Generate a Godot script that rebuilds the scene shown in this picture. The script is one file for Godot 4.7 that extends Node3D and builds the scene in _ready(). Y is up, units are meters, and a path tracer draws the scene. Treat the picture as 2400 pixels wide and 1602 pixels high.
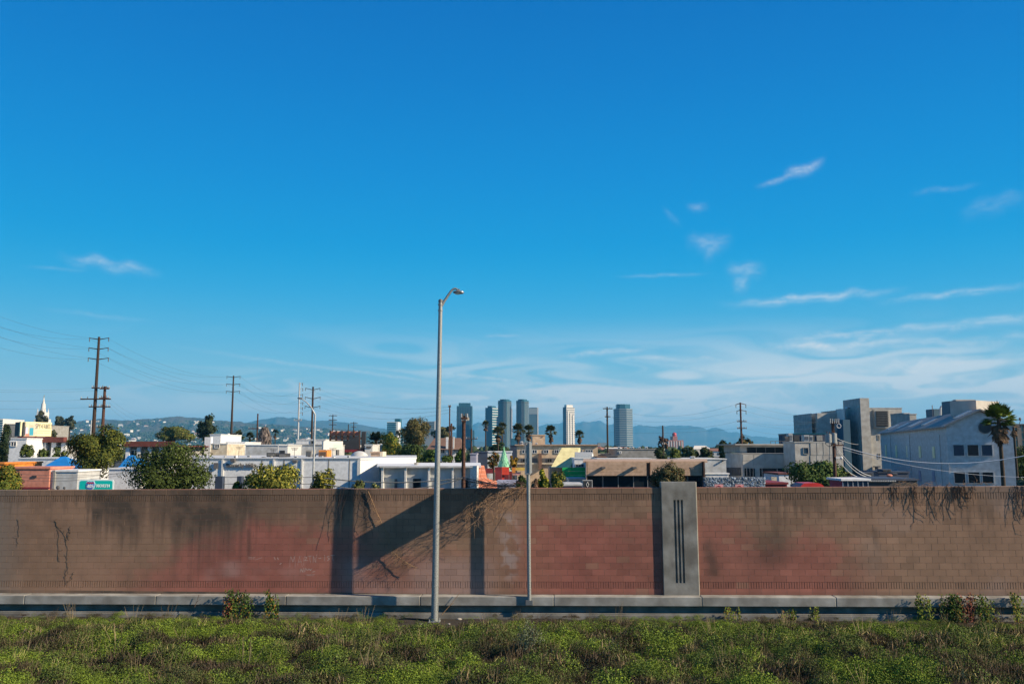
extends Node3D

# The picture's grid is 2400 x 1602 with a focal length of 2000: X(), Y() and P() turn a sight line and a distance into metres.
const F := 2000.0
const EYE := 5.5
const PITCH := 0.12386
const SUN := Vector3(3.1, 1.75, 1.0)
const WALL_D := 28.9
var CP := cos(PITCH)
var SP := sin(PITCH)
var rng := RandomNumberGenerator.new()
var taken := {}
var M := {}
var T := {}
var W: Transform3D

func X(px: float, py: float, d: float) -> float:
	return (px - 1200.0) / F / (CP - (801.0 - py) / F * SP) * d
func Y(py: float, d: float) -> float:
	var v := (801.0 - py) / F
	return EYE + (v * CP + SP) / (CP - v * SP) * d
func P(px: float, py: float, d: float) -> Vector3:
	return Vector3(X(px, py, d), Y(py, d), -d)
func R(a: float, b: float) -> float:
	return rng.randf_range(a, b)
func rdir() -> Vector3:
	var z := R(-1, 1)
	var t := R(0, TAU)
	var s := sqrt(1.0 - z * z)
	return Vector3(s * cos(t), z, s * sin(t))
func sm(a: float, b: float, x: float) -> float:
	return smoothstep(a, b, x)
func ramp(pts: Array, x: float) -> float:
	if x <= pts[0][0]:
		return pts[0][1]
	for i in range(1, pts.size()):
		if x <= pts[i][0]:
			var a = pts[i - 1]
			var b = pts[i]
			return lerpf(a[1], b[1], (x - a[0]) / (b[0] - a[0]))
	return pts[-1][1]

# Collects shapes and commits them as one mesh.
class MB:
	var v := PackedVector3Array()
	var n := PackedVector3Array()
	var c := PackedColorArray()
	var ix := PackedInt32Array()
	var cs := Color(1, 1, 1)
	var col := Color(1, 1, 1):
		set(value):
			col = value
			cs = Color(value.r, value.g, value.b).linear_to_srgb()
	func vert(p: Vector3, nn: Vector3) -> int:
		v.append(p)
		n.append(nn)
		c.append(cs)
		return v.size() - 1
	func tri(a: Vector3, b: Vector3, d: Vector3, hint: Vector3) -> void:
		var nn := (b - a).cross(d - a).normalized()
		var k := v.size()
		if nn.dot(hint) < 0.0:
			nn = -nn
			vert(a, nn); vert(b, nn); vert(d, nn)
		else:
			vert(a, nn); vert(d, nn); vert(b, nn)
		ix.append_array([k, k + 1, k + 2])
	func quad(a: Vector3, b: Vector3, d: Vector3, e: Vector3, hint: Vector3) -> void:
		var nn := (b - a).cross(d - a).normalized()
		if nn == Vector3.ZERO:
			nn = (d - a).cross(e - a).normalized()
		var k := v.size()
		if nn.dot(hint) < 0.0:
			nn = -nn
			vert(a, nn); vert(b, nn); vert(d, nn); vert(e, nn)
		else:
			vert(a, nn); vert(e, nn); vert(d, nn); vert(b, nn)
		ix.append_array([k, k + 1, k + 2, k, k + 2, k + 3])
	func box(lo: Vector3, hi: Vector3) -> void:
		obox(Transform3D(Basis(), (lo + hi) / 2.0), hi - lo)
	func obox(t: Transform3D, s: Vector3) -> void:
		for a in 3:
			var b := (a + 1) % 3
			var d := (a + 2) % 3
			for q in [-1.0, 1.0]:
				var p: Array[Vector3] = []
				for w in [[-1, -1], [1, -1], [1, 1], [-1, 1]]:
					var r := Vector3()
					r[a] = q * s[a] / 2.0
					r[b] = w[0] * s[b] / 2.0
					r[d] = w[1] * s[d] / 2.0
					p.append(t * r)
				var h := Vector3()
				h[a] = q
				quad(p[0], p[1], p[2], p[3], t.basis * h)
	func cbox(lo: Vector3, hi: Vector3, ch: float) -> void:
		var m := (lo + hi) / 2.0
		var s := (hi - lo) / 2.0
		var f := func(sx: float, sy: float, sz: float, a: int) -> Vector3:
			var r := Vector3(sx * s.x, sy * s.y, sz * s.z)
			for k in 3:
				if k != a:
					r[k] -= signf(r[k]) * ch
			return m + r
		for a in 3:
			var b := (a + 1) % 3
			var d := (a + 2) % 3
			for q in [-1.0, 1.0]:
				var p: Array[Vector3] = []
				for w in [[-1, -1], [1, -1], [1, 1], [-1, 1]]:
					var g := [0.0, 0.0, 0.0]
					g[a] = q; g[b] = w[0]; g[d] = w[1]
					p.append(f.call(g[0], g[1], g[2], a))
				var h := Vector3()
				h[a] = q
				quad(p[0], p[1], p[2], p[3], h)
			for q in [-1.0, 1.0]:
				for w in [-1.0, 1.0]:
					var p: Array[Vector3] = []
					for e in [[-1.0, a], [1.0, a], [1.0, b], [-1.0, b]]:
						var g := [0.0, 0.0, 0.0]
						g[a] = q; g[b] = w; g[d] = e[0]
						p.append(f.call(g[0], g[1], g[2], e[1]))
					var h := Vector3()
					h[a] = q; h[b] = w
					quad(p[0], p[1], p[2], p[3], h)
		for i in 8:
			var g := [1.0 if i & 1 else -1.0, 1.0 if i & 2 else -1.0, 1.0 if i & 4 else -1.0]
			tri(f.call(g[0], g[1], g[2], 0), f.call(g[0], g[1], g[2], 1), f.call(g[0], g[1], g[2], 2), Vector3(g[0], g[1], g[2]))
	func tube(pts: Array, rad: Array, sides := 8, caps := true) -> void:
		var last := pts.size() - 1
		var ref := Vector3(0.31, 0.2, 0.93)
		var first := v.size()
		for i in pts.size():
			var t: Vector3 = (pts[mini(i + 1, last)] - pts[maxi(i - 1, 0)]).normalized()
			var e := t.cross(ref if absf(t.dot(ref)) < 0.92 else Vector3(1, 0, 0)).normalized()
			var g := t.cross(e)
			var r: float = rad[mini(i, rad.size() - 1)]
			for k in sides:
				var o := e * cos(TAU * k / sides) + g * sin(TAU * k / sides)
				vert(pts[i] + o * r, o)
		for i in last:
			for k in sides:
				var a := first + i * sides + k
				var b := first + i * sides + (k + 1) % sides
				ix.append_array([a, b + sides, b, a, a + sides, b + sides])
		if caps:
			for w in [[0, -1.0], [last, 1.0]]:
				var t: Vector3 = (pts[mini(w[0] + 1, last)] - pts[maxi(w[0] - 1, 0)]).normalized() * w[1]
				var k := v.size()
				vert(pts[w[0]], t)
				for j in sides:
					vert(v[first + w[0] * sides + j], t)
				for j in sides:
					var a := k + 1 + j
					var b := k + 1 + (j + 1) % sides
					if w[1] > 0:
						ix.append_array([k, b, a])
					else:
						ix.append_array([k, a, b])
	func prism(foot: Array, y0: float, y1: float) -> void:   # foot: Vector2(x, z), any turn, convex or not
		var p := PackedVector2Array(foot)
		var mid := Vector2()
		for q in p:
			mid += q / p.size()
		var cw := Geometry2D.is_polygon_clockwise(p)
		for i in p.size():
			var a := p[i]
			var b := p[(i + 1) % p.size()]
			var o := (b - a).orthogonal() * (1.0 if cw else -1.0)
			var h := Vector3(o.x, 0, o.y)
			if Geometry2D.is_point_in_polygon((a + b) / 2.0 + o.normalized() * 0.01, p):
				h = -h
			quad(Vector3(a.x, y0, a.y), Vector3(b.x, y0, b.y), Vector3(b.x, y1, b.y), Vector3(a.x, y1, a.y), h)
		var ts := Geometry2D.triangulate_polygon(p)
		for i in range(0, ts.size(), 3):
			var q := [p[ts[i]], p[ts[i + 1]], p[ts[i + 2]]]
			tri(Vector3(q[0].x, y1, q[0].y), Vector3(q[1].x, y1, q[1].y), Vector3(q[2].x, y1, q[2].y), Vector3.UP)
			tri(Vector3(q[0].x, y0, q[0].y), Vector3(q[1].x, y0, q[1].y), Vector3(q[2].x, y0, q[2].y), Vector3.DOWN)
	func plate(t: Transform3D, outline: Array, depth: float) -> void:   # outline: Vector2 in t's x-y plane, thickened along t's z
		var p := PackedVector2Array(outline)
		var ts := Geometry2D.triangulate_polygon(p)
		var z := t.basis.z * depth / 2.0
		var s := 1.0 if not Geometry2D.is_polygon_clockwise(p) else -1.0
		for i in p.size():
			var a := p[i]
			var b := p[(i + 1) % p.size()]
			var o := Vector2(b.y - a.y, a.x - b.x) * s
			var u := t * Vector3(a.x, a.y, 0)
			var w := t * Vector3(b.x, b.y, 0)
			var h := t.basis * Vector3(o.x, o.y, 0)
			if Geometry2D.is_point_in_polygon((a + b) / 2.0 + o.normalized() * 0.001, p):
				h = -h
			quad(u - z, w - z, w + z, u + z, h)
		for i in range(0, ts.size(), 3):
			var q := [t * Vector3(p[ts[i]].x, p[ts[i]].y, 0), t * Vector3(p[ts[i + 1]].x, p[ts[i + 1]].y, 0), t * Vector3(p[ts[i + 2]].x, p[ts[i + 2]].y, 0)]
			tri(q[0] + z, q[1] + z, q[2] + z, z)
			tri(q[0] - z, q[1] - z, q[2] - z, -z)
	func ball(m: Vector3, r: Vector3, rows := 6, cols := 10, from := -1.0, to := 1.0) -> void:
		var first := v.size()
		for i in rows + 1:
			var a := lerpf(from, to, float(i) / rows) * PI / 2.0
			for k in cols:
				var t := TAU * k / cols
				var o := Vector3(cos(a) * cos(t), sin(a), cos(a) * sin(t))
				vert(m + o * r, (o / r).normalized())
		for i in rows:
			for k in cols:
				var a := first + i * cols + k
				var b := first + i * cols + (k + 1) % cols
				ix.append_array([a, b, b + cols, a, b + cols, a + cols])
	func leaf(p: Vector3, nn: Vector3, along: Vector3, ln: float, wd: float, shade: Vector3, pointed := true) -> void:
		var s := nn.cross(along).normalized() * wd
		var l := (along - nn * along.dot(nn)).normalized() * ln
		var k := v.size()
		if pointed:
			vert(p - l, shade); vert(p - s, shade); vert(p + l, shade); vert(p + s, shade)
		else:
			vert(p - l - s, shade); vert(p + l - s, shade); vert(p + l + s, shade); vert(p - l + s, shade)
		if (v[k + 2] - v[k]).cross(v[k + 1] - v[k]).dot(shade) > 0.0:
			ix.append_array([k, k + 1, k + 2, k, k + 2, k + 3])
		else:
			ix.append_array([k, k + 2, k + 1, k, k + 3, k + 2])
	func mesh() -> ArrayMesh:
		var a := []
		a.resize(Mesh.ARRAY_MAX)
		a[Mesh.ARRAY_VERTEX] = v
		a[Mesh.ARRAY_NORMAL] = n
		a[Mesh.ARRAY_COLOR] = c
		a[Mesh.ARRAY_INDEX] = ix
		var m := ArrayMesh.new()
		m.add_surface_from_arrays(Mesh.PRIMITIVE_TRIANGLES, a)
		return m

# ---- naming and placing -------------------------------------------------
func numbered(called: String) -> String:
	taken[called] = taken.get(called, -1) + 1
	return called if taken[called] == 0 else "%s_%03d" % [called, taken[called]]
func tag(o: Node, label: String, category: String, group := "") -> void:
	o.set_meta("label", label)
	o.set_meta("category", category)
	if group:
		o.set_meta("group", group)
func thing(called: String, label: String, category: String, at := Vector3.ZERO, turn := 0.0, group := "") -> Node3D:
	var o := Node3D.new()
	o.name = numbered(called)
	add_child(o)
	o.position = at
	o.rotation.y = turn
	tag(o, label, category, group)
	return o
func part(parent: Node, called: String, shape, m: Material) -> MeshInstance3D:
	var o := MeshInstance3D.new()
	o.name = called
	o.mesh = shape.mesh() if shape is MB else shape
	o.material_override = m
	parent.add_child(o, true)
	return o
func single(called: String, label: String, category: String, shape, m: Material, at := Vector3.ZERO, group := "") -> MeshInstance3D:
	var o := part(self, numbered(called), shape, m)
	o.position = at
	tag(o, label, category, group)
	return o
func setting(called: String, shape, m: Material) -> MeshInstance3D:
	var o := part(self, numbered(called), shape, m)
	o.set_meta("kind", "structure")
	return o
func dup(o: Node3D, at: Vector3, turn: float, label: String, group := "", grow := 1.0) -> Node3D:
	var r: Node3D = o.duplicate()
	r.name = numbered(String(o.name).rstrip("0123456789").rstrip("_"))
	add_child(r)
	r.position = at
	r.rotation.y = turn
	r.scale = Vector3.ONE * grow
	r.set_meta("label", label)
	if group:
		r.set_meta("group", group)
	return r

# ---- materials ----------------------------------------------------------
func noise_tex(freq: float, lo: float, hi: float, size := 512, octaves := 5, sd := 1, warm := 0.0) -> NoiseTexture2D:
	var n := FastNoiseLite.new()
	n.noise_type = FastNoiseLite.TYPE_SIMPLEX_SMOOTH
	n.frequency = freq
	n.fractal_octaves = octaves
	n.seed = sd
	var t := NoiseTexture2D.new()
	t.width = size
	t.height = size
	t.seamless = true
	t.noise = n
	var g := Gradient.new()
	g.offsets = PackedFloat32Array([0.15, 0.85])
	g.colors = PackedColorArray([Color(lo, lo * (1.0 - warm), lo * (1.0 - 2.0 * warm)), Color(hi, hi, hi)])
	t.color_ramp = g
	return t
func mat(key: String, c: Color, rough := 0.85, tex := "stain", scale := 0.2, metal := 0.0, bump := 0.0) -> StandardMaterial3D:
	var m := StandardMaterial3D.new()
	m.resource_name = key
	m.albedo_color = c.linear_to_srgb()
	m.roughness = rough
	m.metallic = metal
	if tex:
		m.albedo_texture = T[tex]
		m.uv1_triplanar = true
		m.uv1_world_triplanar = true
		m.uv1_scale = Vector3.ONE * scale
	if bump > 0.0:
		m.heightmap_enabled = true
		m.heightmap_texture = T.grain
		m.heightmap_scale = bump
		m.uv1_triplanar = true
		m.uv1_world_triplanar = true
		m.uv1_scale = Vector3.ONE * scale
	M[key] = m
	return m
func leafy(key: String, through := Color(0.25, 0.3, 0.08)) -> StandardMaterial3D:
	var m := StandardMaterial3D.new()
	m.resource_name = key
	m.vertex_color_use_as_albedo = true
	m.vertex_color_is_srgb = true
	m.roughness = 0.75
	m.metallic_specular = 0.25
	m.backlight_enabled = true
	m.backlight = through
	m.cull_mode = BaseMaterial3D.CULL_DISABLED
	M[key] = m
	return m

func materials() -> void:
	T.stain = noise_tex(0.012, 0.86, 1.0, 512, 6, 3, 0.015)
	T.grain2 = noise_tex(0.02, 0.91, 1.0, 512, 5, 15)
	T.joint = noise_tex(0.03, 0.2, 1.0, 512, 4, 33)
	T.grain = noise_tex(0.06, 0.7, 1.0, 512, 4, 5)
	T.speck = noise_tex(0.2, 0.45, 1.0, 512, 3, 9)
	T.patch = noise_tex(0.02, 0.5, 1.0, 512, 6, 12, 0.05)
	T.soft = noise_tex(0.008, 0.72, 1.0, 512, 7, 14, 0.02)
	mat("white", Color(0.74, 0.755, 0.77), 0.8, "grain2", 0.3)
	mat("white_clean", Color(0.82, 0.82, 0.8), 0.6, "grain", 0.5)
	mat("cream", Color(0.62, 0.56, 0.44))
	mat("pale_grey", Color(0.52, 0.54, 0.55))
	mat("grey", Color(0.3, 0.3, 0.29))
	mat("dark_grey", Color(0.12, 0.12, 0.125))
	mat("charcoal", Color(0.035, 0.037, 0.042), 0.6)
	mat("navy", Color(0.035, 0.055, 0.1), 0.7)
	mat("lavender", Color(0.33, 0.34, 0.45))
	mat("concrete", Color(0.27, 0.265, 0.245), 0.9, "soft", 0.3, 0.0, 0.4)
	mat("ledge_concrete", Color(0.36, 0.355, 0.335), 0.9, "soft", 0.22, 0.0, 0.4)
	mat("concrete_far", Color(0.46, 0.45, 0.42), 0.9, "stain", 0.12)
	mat("coral", Color(0.58, 0.24, 0.17), 0.85, "stain", 0.4)
	mat("brick_coral", Color(0.5, 0.17, 0.1), 0.85, "stain", 0.4)
	mat("salmon", Color(0.48, 0.2, 0.15))
	mat("red_brown", Color(0.16, 0.045, 0.035), 0.8)
	mat("brown_roof", Color(0.2, 0.115, 0.08), 0.85)
	mat("beige", Color(0.6, 0.46, 0.32))
	mat("tan", Color(0.5, 0.35, 0.25), 0.85, "stain", 0.35)
	mat("pale_yellow", Color(0.76, 0.7, 0.36))
	mat("paper_yellow", Color(0.75, 0.68, 0.4), 0.5, "")
	mat("blue_tarp", Color(0.02, 0.22, 0.62), 0.45)
	mat("orange", Color(0.75, 0.26, 0.04), 0.6)
	mat("red", Color(0.55, 0.03, 0.025), 0.4)
	mat("red_fabric", Color(0.85, 0.07, 0.035), 0.7)
	mat("dark_red", Color(0.22, 0.02, 0.03), 0.7)
	mat("yellow_fabric", Color(0.75, 0.5, 0.1), 0.7)
	mat("pink_fabric", Color(0.7, 0.35, 0.36), 0.7)
	mat("green_fabric", Color(0.01, 0.5, 0.13), 0.7)
	mat("mint", Color(0.2, 0.5, 0.32), 0.6)
	mat("sign_green", Color(0.0, 0.5, 0.44), 0.35, "")
	mat("sign_white", Color(0.8, 0.85, 0.84), 0.35, "")
	mat("sign_blue", Color(0.03, 0.16, 0.5), 0.35, "")
	mat("sign_red", Color(0.45, 0.05, 0.07), 0.35, "")
	mat("teal", Color(0.03, 0.28, 0.4), 0.5, "")
	mat("lilac", Color(0.6, 0.5, 0.65), 0.5, "")
	mat("ink", Color(0.12, 0.12, 0.12), 0.5, "")
	mat("faint_ink", Color(0.4, 0.4, 0.28), 0.5, "")
	mat("faint_green", Color(0.45, 0.62, 0.52), 0.5, "")
	mat("galvanised", Color(0.36, 0.385, 0.39), 0.5, "grain", 0.7, 0.35)
	mat("pale_metal", Color(0.55, 0.58, 0.6), 0.45, "grain", 0.5, 0.2)
	mat("aluminium", Color(0.55, 0.57, 0.58), 0.35, "", 1.0, 0.7)
	mat("lamp_grey", Color(0.12, 0.13, 0.14), 0.5, "")
	mat("lens", Color(0.7, 0.7, 0.68), 0.2, "")
	mat("wood", Color(0.07, 0.042, 0.03), 0.9, "patch", 1.2)
	mat("wood_red", Color(0.13, 0.06, 0.042), 0.9, "patch", 1.2)
	mat("wire", Color(0.07, 0.08, 0.09), 0.6, "")
	mat("wire_pale", Color(0.6, 0.62, 0.64), 0.5, "")
	mat("glass_dark", Color(0.012, 0.018, 0.025), 0.12, "")
	mat("glass_blue", Color(0.02, 0.05, 0.085), 0.15, "")
	mat("glass_teal", Color(0.06, 0.2, 0.2), 0.15, "")
	mat("tower_blue", Color(0.02, 0.11, 0.16), 0.3, "")
	mat("tower_steel", Color(0.035, 0.11, 0.16), 0.35, "")
	mat("tower_grey", Color(0.07, 0.13, 0.18), 0.5, "")
	mat("tower_fin", Color(0.22, 0.26, 0.29), 0.5, "")
	mat("tower_pale", Color(0.62, 0.6, 0.56), 0.7, "")
	mat("tower_shade", Color(0.2, 0.22, 0.24), 0.6, "")
	mat("siding", Color(0.55, 0.57, 0.58), 0.8, "stain", 0.25)
	mat("bark", Color(0.09, 0.065, 0.045), 0.95, "patch", 1.5)
	mat("bark_pale", Color(0.22, 0.18, 0.14), 0.95, "patch", 1.5)
	mat("dead_frond", Color(0.17, 0.13, 0.1), 0.95, "patch", 2.0)
	mat("twig", Color(0.07, 0.042, 0.032), 0.95, "")
	mat("scar", Color(0.075, 0.055, 0.042), 0.95, "")
	mat("twig_pale", Color(0.26, 0.16, 0.09), 0.95, "")
	mat("mortar", Color(0.32, 0.225, 0.165), 0.95, "joint", 0.25)
	mat("asphalt", Color(0.07, 0.07, 0.068), 0.95, "patch", 0.05)
	mat("soil", Color(0.055, 0.042, 0.03), 1.0, "speck", 0.6, 0.0, 1.5)
	mat("stone", Color(0.4, 0.38, 0.34), 0.9)
	mat("gold", Color(0.8, 0.55, 0.15), 0.3, "", 1.0, 0.8)
	for k in 5:
		mat("rubble%d" % k, Color(0.1, 0.13, 0.17) * [1.0, 1.7, 2.4, 0.7, 1.3][k], 0.8, "")
	for key in ["glass_dark", "glass_blue", "tower_blue", "tower_steel", "tower_grey"]:
		(M[key] as StandardMaterial3D).metallic_specular = 0.25
	var p := mat("pane", Color(0.5, 0.6, 0.62), 0.1, "")
	p.transparency = BaseMaterial3D.TRANSPARENCY_ALPHA
	p.albedo_color.a = 0.25
	leafy("leaf")
	leafy("leaf_far", Color(0.12, 0.14, 0.05))
	var vc := mat("painted", Color(1, 1, 1), 0.85, "")
	vc.vertex_color_use_as_albedo = true
	vc.vertex_color_is_srgb = true
	var hl := mat("hillside", Color(1, 1, 1), 1.0, "patch", 0.004)
	hl.vertex_color_use_as_albedo = true
	hl.vertex_color_is_srgb = true

# ---- sky ----------------------------------------------------------------
const SKY_AT := [[0.0, 220, 232, 237], [1.2, 205, 224, 235], [3.0, 172, 212, 231], [5.0, 136, 202, 230], [7.0, 102, 190, 231], [10.0, 52, 174, 230], [13.5, 4, 158, 225], [18.0, 0, 143, 218], [24.0, 0, 126, 206], [30.0, 0, 112, 194], [45.0, 0, 90, 170], [90.0, 1, 70, 138]]
# wisps: heading and height of the middle in degrees, half length, half thickness, tilt, strength
const WISPS := [[-25.6, 11.2, 2.2, 0.2, -4.0, 0.3], [-28.5, 10.6, 1.4, 0.05, 0.0, 0.12], [19.5, 17.7, 1.0, 0.17, 16.0, 0.5], [18.1, 17.1, 1.3, 0.1, 10.0, 0.28], [12.6, 15.8, 0.6, 0.15, -6.0, 0.18], [10.9, 15.2, 0.5, 0.16, -35.0, 0.08], [13.3, 13.5, 1.2, 0.3, 0.0, 0.22], [13.5, 12.9, 0.5, 0.3, 30.0, 0.16], [15.6, 11.4, 1.0, 0.28, -6.0, 0.28], [15.3, 10.8, 0.5, 0.28, 28.0, 0.24], [10.2, 11.4, 2.4, 0.06, 0.0, 0.2], [19.5, 9.55, 4.2, 0.15, 1.5, 0.5], [27.8, 9.2, 3.4, 0.12, 2.5, 0.34], [30.2, 14.3, 1.5, 0.3, 8.0, 0.12], [27.6, 15.4, 1.5, 0.09, 0.0, 0.13], [29.2, 7.4, 4.2, 0.16, 1.0, 0.42], [22.5, 7.1, 5.0, 0.16, 3.5, 0.4], [20.9, 6.5, 4.2, 0.2, 1.5, 0.62], [27.0, 6.3, 5.0, 0.2, -1.0, 0.34], [6.3, 6.4, 3.2, 0.12, 4.0, 0.4], [11.0, 5.9, 4.0, 0.14, -2.0, 0.4], [-0.6, 7.5, 1.2, 0.06, 3.0, 0.28], [-10.0, 5.0, 9.5, 0.07, -6.5, 0.28], [-0.5, 4.6, 5.0, 0.08, -5.5, 0.5], [2.0, 4.0, 5.0, 0.16, -3.0, 0.42], [4.5, 3.4, 8.0, 0.35, -2.5, 0.5], [16.0, 4.6, 7.5, 0.13, -9.0, 0.36], [15.0, 3.2, 10.0, 0.7, 0.0, 0.42], [26.0, 5.0, 7.0, 0.4, 2.0, 0.42], [-33.0, 2.2, 5.0, 0.5, 0.0, 0.22], [-26.0, 8.0, 2.6, 0.08, -3.0, 0.12], [33.0, 3.8, 8.0, 0.6, 0.0, 0.4]]

func sky_color(up: float) -> Vector3:
	for i in range(1, SKY_AT.size()):
		if up <= SKY_AT[i][0]:
			var a = SKY_AT[i - 1]
			var b = SKY_AT[i]
			var t: float = (up - a[0]) / (b[0] - a[0])
			var c := Color(lerpf(a[1], b[1], t) / 255.0, lerpf(a[2], b[2], t) / 255.0, lerpf(a[3], b[3], t) / 255.0).srgb_to_linear()
			return Vector3(c.r, c.g, c.b)
	return Vector3(0.001, 0.07, 0.35)

func sky_image() -> Image:
	var w := 4096
	var h := 2048
	var im := Image.create(w, h, false, Image.FORMAT_RGBF)
	var na := FastNoiseLite.new()
	na.noise_type = FastNoiseLite.TYPE_SIMPLEX_SMOOTH
	na.fractal_octaves = 4
	na.frequency = 0.8
	na.seed = 21
	var nb: FastNoiseLite = na.duplicate()
	nb.seed = 77
	nb.fractal_octaves = 2
	nb.frequency = 0.16
	var cloud := Vector3(0.84, 0.89, 0.92)
	for j in h:
		var up := 90.0 - (j + 0.5) * 180.0 / h
		var base := sky_color(maxf(up, 0.0))
		var cloudy := up > 0.0 and up < 26.0
		im.fill_rect(Rect2i(0, j, w, 1), Color(base.x, base.y, base.z))
		var i := 0 if cloudy else w
		var el := deg_to_rad(up)
		while i < w:
			var fine: bool = i < 440 or i >= w - 440
			var step := 1 if fine else 8
			var c := base
			if cloudy:
				var az := fposmod((i + step * 0.5) / w + 0.5, 1.0) * 360.0 - 180.0
				var ar := deg_to_rad(az)
				var reach := 1.0 / (sin(el) + 0.05)
				var px := sin(ar) * reach
				var pz := cos(ar) * reach
				var warp := nb.get_noise_2d(px * 3.0 + 9.0, pz * 3.0) * 1.6
				var s := na.get_noise_2d(px * 0.35 + pz * 0.1 + warp * 0.5, pz * 0.75 - px * 0.12 + warp)
				var big := nb.get_noise_2d(px, pz * 0.8)
				var right := 0.5 + 0.5 * sin(deg_to_rad(az + 38.0)) + 0.25 * sin(deg_to_rad(az * 2.0 - 20.0))
				var low := (1.0 - sm(2.0, 9.0, up)) * clampf(right * 1.25 - 0.28, 0.0, 1.0)
				var a := clampf(sm(-0.25 - 0.1 * right, 0.5, s + big * 0.5) * low * 1.35, 0.0, 0.85)
				for q in WISPS:
					var dx: float = az - q[0]
					if absf(dx) > q[2] * 1.6:
						continue
					var dy: float = up - q[1] - dx * tan(deg_to_rad(q[4]))
					if absf(dy) > q[3] * 4.0 + 0.6:
						continue
					var e: float = 1.0 - sm(0.15, 1.5, absf(dx) / q[2])
					var bend: float = nb.get_noise_2d(az * 2.4 + q[0] * 5.0, q[1] * 7.0) * q[3] * 1.5
					var rag: float = maxf(0.0, 0.62 + 0.55 * na.get_noise_2d(dx / q[2] * 1.6 + q[1] * 3.0, dy / q[3] * 0.9 + dx / q[2] * 0.5) + 0.5 * na.get_noise_2d(dx * 0.7 + 31.0, (dy - bend) / q[3] * 2.6 + q[0]))
					var g: float = exp(-pow((dy - bend) / q[3], 2.0) * (0.8 if dy > bend else 0.3))
					a = maxf(a, a * 0.6 + clampf(e * g * rag * q[5] * 1.25, 0.0, 0.8))
				c = base.lerp(cloud, a)
			if step == 1:
				im.set_pixel(i, j, Color(c.x, c.y, c.z))
			else:
				im.fill_rect(Rect2i(i, j, step, 1), Color(c.x, c.y, c.z))
			i += step
	return im

# ---- the sound wall and what stands by it -------------------------------
func WP(px: float, py: float, out := 0.0) -> Vector3:   # where a sight line meets the wall's face (moved out by so much), in the wall's axes
	var d := 1.0
	var dir := P(px, py, 1.0) - Vector3(0, EYE, 0)
	var o := Vector3(0, EYE, 0)
	var nn := W.basis.z
	d = nn.dot(W.origin + nn * out - o) / nn.dot(dir)
	return W.affine_inverse() * (o + dir * d)

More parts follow.
